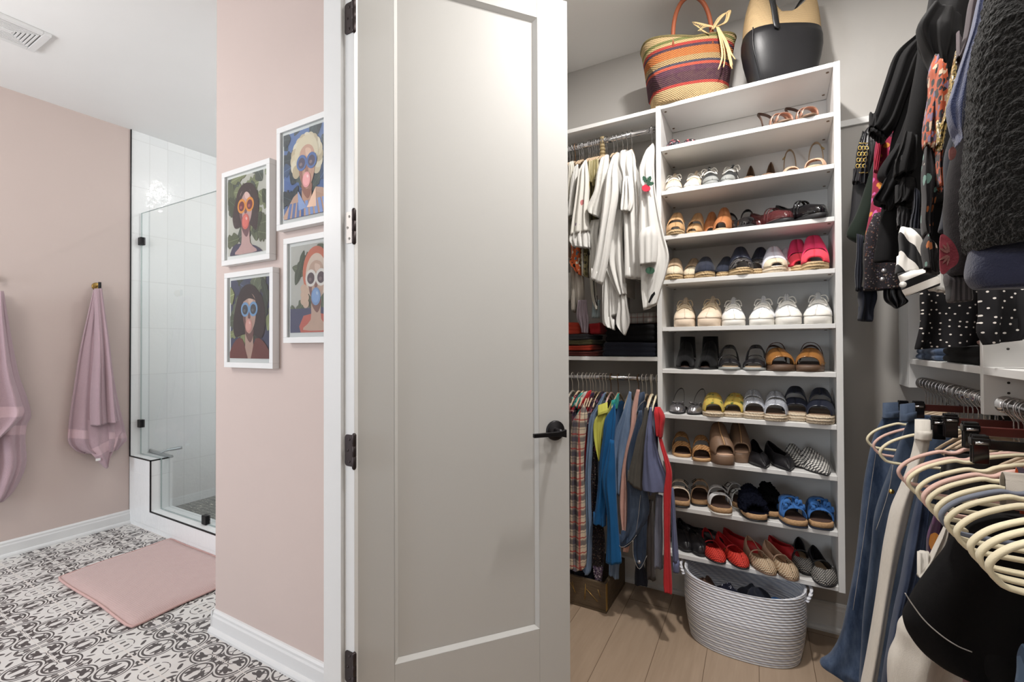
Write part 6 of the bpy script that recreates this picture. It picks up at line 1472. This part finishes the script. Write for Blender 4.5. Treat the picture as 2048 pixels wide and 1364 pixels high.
rgar('blouse', 'black blouse with a gathered puff sleeve on the upper right rod', 'blouse', 1.94, [
    ('sleeve', [(1836, 74, 1856, 70), (1818, 92, 1850, 92), (1786, 124, 1838, 124), (1768, 165, 1826, 165), (1750, 212, 1812, 212), (1740, 248, 1796, 246), (1737, 264, 1772, 272)], dict(xr=None, d=.09, k=2.6, amp=.013)),
    ('body_front', [(1836, 76), (1826, 110), (1812, 180), (1796, 236), (1780, 272), (1770, 330)], dict(y=1.96, xr=.6)),
    ('elastic_cuff', [(1738, 262, 1774, 270), (1737, 272, 1773, 280)], dict(y=1.935, xr=None, d=.06, k=5., amp=.005))], C_blk2)
rgar('blouse', 'black ruffled blouse with tiered flounces on the upper right rod', 'blouse', 1.80, [
    ('body_front', [(1832, 110), (1818, 200), (1800, 262), (1786, 300), (1775, 345), (1764, 400), (1752, 470), (1742, 522), (1750, 527)], dict(xr=.55)),
    ('flounce', [(1790, 292, 1816, 290), (1768, 325, 1808, 325), (1752, 352, 1800, 358), (1766, 366, 1790, 372)], dict(y=1.76, xr=None, k=2.2, amp=.014)),
    ('flounce', [(1778, 345, 1806, 345), (1758, 378, 1800, 380), (1744, 402, 1788, 410), (1760, 412, 1780, 418)], dict(y=1.75, xr=None, k=2.2, amp=.014))], C_black)
rgar('dress', 'black tiered dress with ribbed cuffs in the middle of the upper right rod', 'dress', 1.66, [
    ('body_front', [(1832, 80), (1828, 130), (1818, 190), (1806, 262), (1796, 306), (1786, 340), (1784, 362), (1800, 372), (1794, 400), (1788, 414), (1802, 420)], dict(xr=.55, k=2.)),
    ('flounce', [(1808, 268, 1838, 268), (1792, 315, 1836, 312), (1784, 360, 1832, 340)], dict(y=1.62, xr=None, k=2., amp=.012)),
    ('flounce', [(1800, 360, 1836, 352), (1794, 390, 1834, 384), (1788, 412, 1826, 402)], dict(y=1.625, xr=None, k=2., amp=.012)),
    ('ribbed_cuff', [(1794, 416, 1822, 416), (1792, 440, 1820, 440), (1791, 456, 1817, 462)], dict(y=1.63, xr=None, d=.05, mat=mk_stripes('black_rib', (44, 43, 45), (24, 24, 26), .007, 0, .5))),
    ('velvet_sleeve', [(1826, 380, 1842, 380), (1820, 430, 1842, 430), (1817, 470, 1840, 470)], dict(y=1.60, xr=None, mat=C_dknavy))], C_blk2)
g, o0 = rgar('shirt', 'black and white striped shirt with its cuff pointing left', 'shirt', 1.56, [
    ('sleeve', [(1797, 458, 1850, 458), (1795, 480, 1850, 480), (1793, 515, 1850, 512), (1791, 552, 1858, 538)], dict(xr=None, d=.06, k=1.2)),
    ('cuff', [(1791, 550, 1868, 532), (1797, 572, 1880, 552), (1806, 594, 1884, 570)], dict(y=1.535, xr=None, d=.07, mat=C_strp2, k=.8, amp=.005)),
    ('shirt_tail', [(1850, 572, 1900, 572), (1852, 580, 1905, 585)], dict(y=1.60, xr=None, mat=C_white))], C_strp)
MB().lathe([(0, -.003), (.007, -.0025), (.0075, .002), (0, .003)], 14, tuple(at(1806, 569, 1, 1.494)-o0), 'y').build('button', C_white, g)
rgar('blouse', 'black ruffle collar blouse at the top of the upper right rod', 'blouse', 1.44, [
    ('shoulder', [(1862, -26), (1850, 20), (1838, 58), (1836, 100), (1846, 140)], dict(xr=.55, k=2., amp=.014)),
    ('ruffle', [(1858, 22, 1932, 18), (1836, 55, 1930, 60), (1831, 78, 1926, 90), (1838, 114, 1918, 112), (1852, 138, 1908, 134), (1858, 145, 1898, 136)], dict(y=1.395, xr=None, d=.07, k=1.8, amp=.020))], C_blk2)
rgar('blouse', 'black petal printed blouse with orange brush pattern shoulder and gathered cuff', 'blouse', 1.32, [
    ('upper_sleeve', [(1864, 120, 1892, 120), (1854, 155, 1890, 155), (1851, 190, 1884, 190), (1846, 250, 1880, 250), (1844, 302, 1872, 302)], dict(xr=None, mat=C_multi, d=.06, k=2.2)),
    ('sleeve', [(1844, 300, 1872, 300), (1840, 350, 1878, 350), (1837, 400, 1876, 400), (1838, 440, 1868, 440), (1846, 474, 1862, 474)], dict(xr=None, d=.06, k=2.2)),
    ('cuff', [(1848, 472, 1862, 472), (1841, 492, 1874, 490), (1838, 522, 1878, 520), (1846, 540, 1878, 548)], dict(y=1.305, xr=None, d=.06, k=1.2))], C_petal)
rgar('blouse', 'orange brush printed sleeve between the petal blouse and the gold sequins', 'blouse', 1.285, [('sleeve', [(1872, 128, 1900, 128), (1868, 180, 1900, 180), (1866, 250, 1896, 250), (1868, 330, 1886, 330), (1874, 380, 1886, 380)], dict(xr=None, k=2.))], C_multi)
rgar('top', 'gold sequined band of a top on the upper right rod', 'top', 1.24, [
    ('sequin_edge', [(1906, 110, 1918, 110), (1899, 150, 1914, 150), (1893, 190, 1908, 190), (1884, 228, 1902, 226), (1873, 268, 1892, 270), (1871, 296, 1884, 298)], dict(xr=None, d=.035, k=1.)),
    ('dark_front', [(1905, 250), (1884, 320), (1878, 390), (1873, 455), (1874, 470)], dict(y=1.22, mat=C_dknavy, xr=.42))], C_goldq)
rgar('cardigan', 'coral striped knit edge next to the blue fleece', 'cardigan', 1.18, [('front_edge', [(1944, -20, 1962, -20), (1934, 20, 1956, 20), (1920, 88, 1944, 88), (1911, 124, 1926, 124)], dict(xr=None, d=.03, k=1.))], C_redst)
g, o0 = rgar('sweater', 'charcoal fuzzy sweater with a pink flower and ribbed cuff', 'sweater', 1.16, [
    ('sleeve', [(1904, 250), (1896, 305), (1890, 350), (1886, 392), (1881, 430), (1878, 470), (1877, 515), (1878, 550), (1884, 560)], dict(xr=.40, d=.08, k=1.2)),
    ('ribbed_cuff', [(1880, 552, 1955, 552), (1884, 580, 1952, 576), (1891, 607, 1950, 600)], dict(y=1.155, xr=None, mat=C_rib, d=.07, k=.8, amp=.004))], C_knit)
yy = 1.16-.056
patch('flower', [*[]]+shape([(1882, 470), (1896, 474), (1910, 490), (1918, 512), (1914, 528), (1900, 538), (1888, 548), (1881, 540), (1880, 505)], 4), yy, C_flowr, g, o0)
for (a, w) in ((-2.6, 5), (-2.2, 5), (2.6, 5), (2.2, 5), (1.8, 4), (-1.8, 4)):
    patch('flower_petal', shape([(1900+r_*cos(a)-h_*sin(a), 508+r_*sin(a)+h_*cos(a)) for r_, h_ in ((4, 0), (12, w*.5), (24, 0), (12, -w*.5))], 4), yy-.003, C_flowp, g, o0)
patch('flower_petal', shape([(1899, 300), (1906, 293), (1913, 302), (1909, 316), (1900, 318)], 4), yy-.003, C_flowp, g, o0)
rgar('jacket', 'blue fleece jacket edge behind the black boucle coat', 'jacket', 1.10, [
    ('front_edge', [(1962, -30, 1990, -30), (1950, 8, 1980, 8), (1936, 68, 1966, 68), (1922, 110, 1952, 110), (1911, 145, 1945, 145), (1896, 200, 1936, 200), (1891, 226, 1932, 226), (1898, 262, 1926, 262), (1912, 286, 1922, 286)], dict(xr=None, d=.05, k=1., amp=.006))], C_fleece)
g, o0 = rgar('coat', 'black boucle coat with a navy knit cuff, nearest on the upper right rod', 'coat', 1.02, [
    ('sleeve', [(1975, -40), (1962, 0), (1948, 70), (1938, 115), (1931, 152), (1922, 210), (1917, 280), (1914, 340), (1913, 392), (1917, 450), (1924, 497), (1930, 512)], dict(xr=.47, d=.13, k=1.0, amp=.012, m=96)),
    ('cuff', [(1923, 500), (1921, 530), (1919, 560), (1922, 576), (1934, 582)], dict(y=1.03, xr=.44, d=.10, k=.8, amp=.006, mat=C_navyk)),
    ], C_bouc)
o = [c for c in g.children if c.name.startswith('sleeve')][0]
t = bpy.data.textures.new('boucle', 'CLOUDS'); t.noise_scale = .009; t.noise_depth = 2
sb_ = o.modifiers.new('sub', 'SUBSURF'); sb_.subdivision_type = 'SIMPLE'; sb_.levels = sb_.render_levels = 2
d_ = o.modifiers.new('disp', 'DISPLACE'); d_.texture = t; d_.strength = .007; d_.mid_level = .5; d_.texture_coords = 'LOCAL'
rgar('tunic', 'black tunic with white dots showing below the dark tops', 'tunic', 1.74, [('skirt', [(1840, 540, 2090, 540), (1834, 600, 2085, 600), (1830, 650, 2075, 640), (1827, 694, 2062, 676), (1829, 698, 2062, 684)], dict(k=2.4, amp=.014, d=.06, xr=None))], C_dots, hng=False)

rgar('tunic', 'second white dotted black hem in front of the shelf divider', 'tunic', 1.50, [('hem', [(1952, 560, 2090, 560), (1950, 620, 2085, 620), (1952, 660, 2075, 655), (1956, 690, 2062, 678)], dict(k=1.8, amp=.012, d=.05, xr=None))], C_dots, hng=False)
# folded things on the right shelf
SZ2 = 1.2035
folded('folded_jeans', 'stonewashed blue folded jeans on the right shelf', 'folded clothes', XF+.012, .70, at(1880, 715, 0, XF+.02).y, 2.29, SZ2, SZ2+.040, C_dens, 11, layers=2)
folded('folded_sweater', 'black folded sweater beside the jeans on the right shelf', 'folded clothes', XF+.012, .70, YD+.02, at(1884, 715, 0, XF+.02).y-.012, SZ2, SZ2+.048, C_black, 12, layers=2)
folded('folded_shirt', 'blush pink folded shirt on top of the black sweater', 'folded clothes', XF+.03, .68, YD+.03, YD+.17, SZ2+.050, SZ2+.066, C_pinkc, 13, layers=1)
lump('folded_sweater', 'white crumpled sweater on the shelf at the right picture edge', 'folded clothes', (XF+.13, 1.40, SZ2+.03), .085, C_white, 15, (.95, 1.1, .75), .2)

# ================================================================== right rail: trousers and velvet hangers below
RZ2 = 1.112
def lpos(u, half):
    a = math.atan((u-1024)/F)-yaw; return (XRR-half)/tan(a)
VH = [(1733, M_vel), (1745, M_velp), (1757, M_vel), (1793, M_velp), (1808, M_velp), (1813, M_vel), (1832, M_vel), (1842, M_velp), (1852, M_vel), (1868, M_vel), (1879, M_velg), (1890, M_vel), (1907, M_vel), (1934, M_vel), (1951, M_vel), (1971, M_vel)]
LBL = ['farthest cream velvet hanger above the jeans', 'blush velvet hanger second from the far end', 'cream velvet hanger third from the far end over the jeans', 'blush velvet hanger left of the white jeans', 'blush velvet hanger just in front of the white jeans', 'cream velvet hanger right in front of the black clip trousers', 'cream velvet hanger with a plain bar, next nearer to the camera', 'blush velvet hanger amid the cream ones', 'cream velvet hanger carrying an orange print cloth', 'cream velvet hanger carrying a grey cloth', 'slate grey velvet hanger amid the cream ones', 'cream velvet hanger with a red edged cloth', 'cream velvet hanger just behind the black shirt', 'third nearest cream velvet hanger over the black shirt', 'second nearest cream velvet hanger over the black shirt', 'nearest cream velvet hanger at the lower right']
half = .225; tpl = {}
for (u, m_), lb in zip(VH, LBL):
    y = lpos(u, half)
    if m_ not in tpl:
        h_ = hanger('velvet_hanger', lb, (XRR, y, RZ2), 'x', 'loop', m_, M_wire, 'velvet hangers on the lower right rod', half=half, stem=.080, rodr=.0135); tpl[m_] = h_
    else:
        h_ = copy_tree(tpl[m_]); h_.location = (XRR, y, RZ2); h_['label'] = lb
    h_.rotation_euler.z = RNG.uniform(-.02, .02)
def bar_cloth(name, label, y, x0, x1, drop, mat, seed):
    """cloth folded over the bar of a hanger"""
    r = thing(name, label, 'clothing', (XRR, y, RZ2-.1), 0); b = MB(); rs = []; zt = -.092+.010
    for k in range(9):
        a = PI*k/8; pass
    prof_ = [(-.013, -drop), (-.012, -.09), (-.011, zt-.012), (-.006, zt+.001), (0, zt+.004), (.006, zt+.001), (.011, zt-.012), (.012, -.09), (.013, -drop)]
    prof_ = prof_+[(p[0]*.8, p[1]-.002 if abs(p[0]) < .01 else p[1]) for p in prof_[::-1]]
    prof_ = [(p[0], p[1]+.1) for p in prof_]
    for i in range(9):
        t = i/8; x = x0+(x1-x0)*t-XRR
        rs.append([(x, p[0]*(1+.15*sin(t*9+seed)), p[1]-RZ2+RZ2+.0) for p in prof_])
    b.rings(rs); return b.build('draped_cloth', mat, r), r
for u, x0, x1, dr_, mm, lb in ((1852, .38, .60, .16, mk_print('orange_flame_print', (214, 90, 50), [(40, 34, 50), (190, 60, 60), (60, 50, 60)], 46., .40), 'orange and black printed cloth folded over a cream hanger'), (1868, .345, .56, .14, C_grey, 'grey cloth wrapped over a cream hanger bar'), (1890, .36, .60, .18, C_plaid2, 'dark red edged cloth folded over a cream hanger')):
    bar_cloth('draped_scarf', lb, lpos(u, half), x0, x1, dr_, mm, u)
BARS = [(1830, .376), (1892, .376), (1931, .376)]
blb = ['mahogany clip hanger holding the blue jeans', 'mahogany clip hanger holding the white jeans', 'mahogany clip hanger holding the black trousers']
byy = []
for (u, xl), lb in zip(BARS, blb):
    a = math.atan((u-1024)/F)-yaw; y = xl/tan(a); byy.append(y)
    hanger('clip_hanger', lb, (XRR, y, RZ2), 'x', 'clips', M_hwood, M_wire, 'mahogany clip hangers', half=XRR-xl, stem=.040, rodr=.0135)
for u, m_, lb in ((1800, M_clip, 'black clip hanger at the far end of the jeans'), (1868, M_acryl, 'clear acrylic clip hanger by the white jeans'), (1948, M_clip, 'black plastic clip hanger nearest to the camera')):
    a = math.atan((u-1024)/F)-yaw; y = .36/tan(a)
    hanger('clip_hanger', lb, (XRR, y, RZ2), 'x', 'clips', m_, M_wire, None, half=.12, stem=.052, rodr=.0135)
hk = None
for y in (2.27, 2.23, 2.19, 2.15, 2.11, 2.07, 2.03, 1.99, 1.95, 1.865, 1.83, 1.79, 1.75, 1.71, 1.67, 1.635, 1.53, 1.505, 1.475, 1.40, 1.37):
    if hk is None: hk = hanger('wire_hanger', 'chrome wire hanger hook among many on the lower right rod', (XRR, y, RZ2), 'x', 'arms', M_hang, M_chrome, 'chrome hooks on the lower right rod', half=.10, rodr=.0135, stem=.085)
    else: c = copy_tree(hk); c.location = (XRR, y, RZ2); c.rotation_euler.z = RNG.uniform(-.12, .12)

def legs(name, label, cat, y, rows, mat, xr, d=.07, **k):
    g = thing(name, label, cat, (XRR, y, RZ2-.1), 0); o0 = Vector(g.location)
    drape(rows, y, d, mat, 'leg_cloth', g, o0, k.pop('kk', 1.4), k.pop('amp', .008), xr, seed=int(y*997), **k); return g, o0
g, o0 = legs('jeans', 'blue jeans with a frayed flared hem, farthest on the lower right rod', 'jeans', 1.98, [(1766, 824), (1744, 870), (1730, 935), (1722, 985), (1713, 1060), (1703, 1130), (1690, 1200), (1678, 1262), (1660, 1300), (1641, 1316), (1664, 1334), (1690, 1352)], C_dens, .48, .09, amp=.014, kk=1.8)
drape([(1766, 822, 1800, 822), (1763, 835, 1800, 836)], 1.96, .03, C_den, 'waistband', g, o0, 1, .002, seed=3)
MB().tube([at(q.x, q.y, 1, 1.925)-o0 for q in smooth_path([(1752, 905, 0), (1738, 1000, 0), (1724, 1100, 0), (1706, 1220, 0)], 5)], .0008, 5).build('seam', C_st, g)
g, o0 = legs('jeans', 'darker blue jeans with a brass rivet left of the white jeans', 'jeans', 1.77, [(1812, 834), (1800, 862), (1782, 910), (1771, 945), (1758, 985), (1747, 1030), (1741, 1090), (1732, 1150), (1721, 1220), (1716, 1290), (1712, 1364), (1706, 1440)], C_den, .45, .08, amp=.013)
drape([(1800, 824, 1836, 824), (1797, 842, 1834, 842)], 1.75, .03, C_den, 'waistband', g, o0, 1, .002, seed=4)
MB().lathe([(0, -.003), (.007, -.002), (.007, .002), (0, .003)], 12, tuple(at(1783, 983, 1, 1.722)-o0), 'y').build('rivet', M_gold, g)
MB().tube([at(q.x, q.y, 1, 1.722)-o0 for q in smooth_path([(1786, 930, 0), (1779, 975, 0), (1766, 1020, 0), (1752, 1060, 0)], 5)], .0008, 5).build('seam', C_st, g)
C_whj = mk_denim('white_denim', (222, 216, 206), .12)
g, o0 = legs('jeans', 'white jeans clipped by the waist on the lower right rod', 'jeans', 1.56, [(1828, 858, 1866, 864), (1820, 900, 1862, 900), (1808, 940, 1846, 940), (1795, 975, 1836, 975), (1780, 1012, 1826, 1012), (1770, 1060, 1814, 1060), (1763, 1100, 1804, 1100), (1754, 1160, 1792, 1160), (1744, 1220, 1782, 1220), (1728, 1310, 1768, 1310), (1714, 1380, 1756, 1380), (1704, 1440, 1746, 1440)], C_whj, None, .06, kk=.8, amp=.005)
drape([(1829, 856, 1868, 862), (1826, 876, 1866, 882)], 1.55, .04, C_whj, 'waistband', g, o0, 1, .001, seed=4)
legs('jeans', 'dark blue jeans right of the white jeans', 'jeans', 1.50, [(1832, 985, 1866, 985), (1824, 1020, 1862, 1020), (1808, 1090, 1852, 1090), (1796, 1150, 1842, 1150), (1784, 1210, 1826, 1210), (1770, 1300, 1810, 1300), (1758, 1380, 1800, 1380), (1750, 1440, 1790, 1440)], C_dend, None, .06)
legs('trousers', 'black trousers held by the nearest mahogany clip hanger', 'trousers', 1.47, [(1888, 896), (1880, 930), (1872, 980), (1866, 1060), (1856, 1120), (1850, 1200), (1846, 1300), (1840, 1440)], C_satin, .52, .06)
legs('skirt', 'plum and orange printed skirt just behind the white trimmed top', 'skirt', 1.38, [(1866, 1018, 1892, 1018), (1860, 1050, 1888, 1050), (1852, 1090, 1880, 1090), (1846, 1150, 1874, 1150)], mk_print('plum_orange_print', (66, 42, 66), [(196, 130, 60), (90, 50, 90), (60, 40, 60)], 22., .34), None, .05)
g, o0 = legs('top', 'white top edge slanting behind the black shirt', 'top', 1.30, [(1890, 1038, 1903, 1034), (1876, 1070, 1898, 1072), (1858, 1104, 1886, 1110), (1842, 1130, 1870, 1140), (1832, 1146, 1862, 1156)], C_whj, None, .03, amp=.003)
legs('trousers', 'wide white trousers hanging below the black shirt', 'trousers', 1.28, [(1806, 1216), (1790, 1236), (1783, 1266), (1776, 1300), (1773, 1364), (1768, 1440)], C_whj, .44, .08, kk=2.2, amp=.014)
g, o0 = legs('shirt', 'black shirt with a white topstitched hem draped under the nearest hangers', 'shirt', 1.16, [(1972, 1016), (1945, 1022), (1918, 1034), (1896, 1062), (1882, 1088), (1856, 1120), (1838, 1142), (1818, 1168), (1806, 1188), (1795, 1212), (1799, 1232), (1812, 1254), (1836, 1280), (1866, 1302), (1890, 1314)], C_black, .46, .08, kk=1.2, amp=.008)
st = smooth_path([(1810, 1186, 0), (1824, 1208, 0), (1850, 1242, 0), (1884, 1272, 0), (1915, 1292, 0), (1944, 1304, 0)], 6)
MB().tube([at(q.x, q.y, 1, 1.106)-o0 for q in st], .0011, 5).build('topstitch', C_st, g)
legs('trousers', 'burgundy trousers right of the white trousers', 'trousers', 1.20, [(1922, 1285, 1962, 1285), (1922, 1340, 1962, 1340), (1922, 1440, 1962, 1440)], cloth('burgundy_cloth', (84, 34, 42), 600.), None, .06)
legs('trousers', 'black trousers at the lower right beside the burgundy pair', 'trousers', 1.14, [(1950, 1270), (1952, 1340), (1954, 1440)], C_black, .46, .06)
legs('sweater', 'blue ribbed knit at the lower right picture corner', 'sweater', 1.04, [(2030, 1272), (2020, 1310), (2018, 1364), (2016, 1440)], mk_stripes('blue_rib_knit', (84, 108, 136), (58, 78, 104), .006, 0, .5), .44, .08)
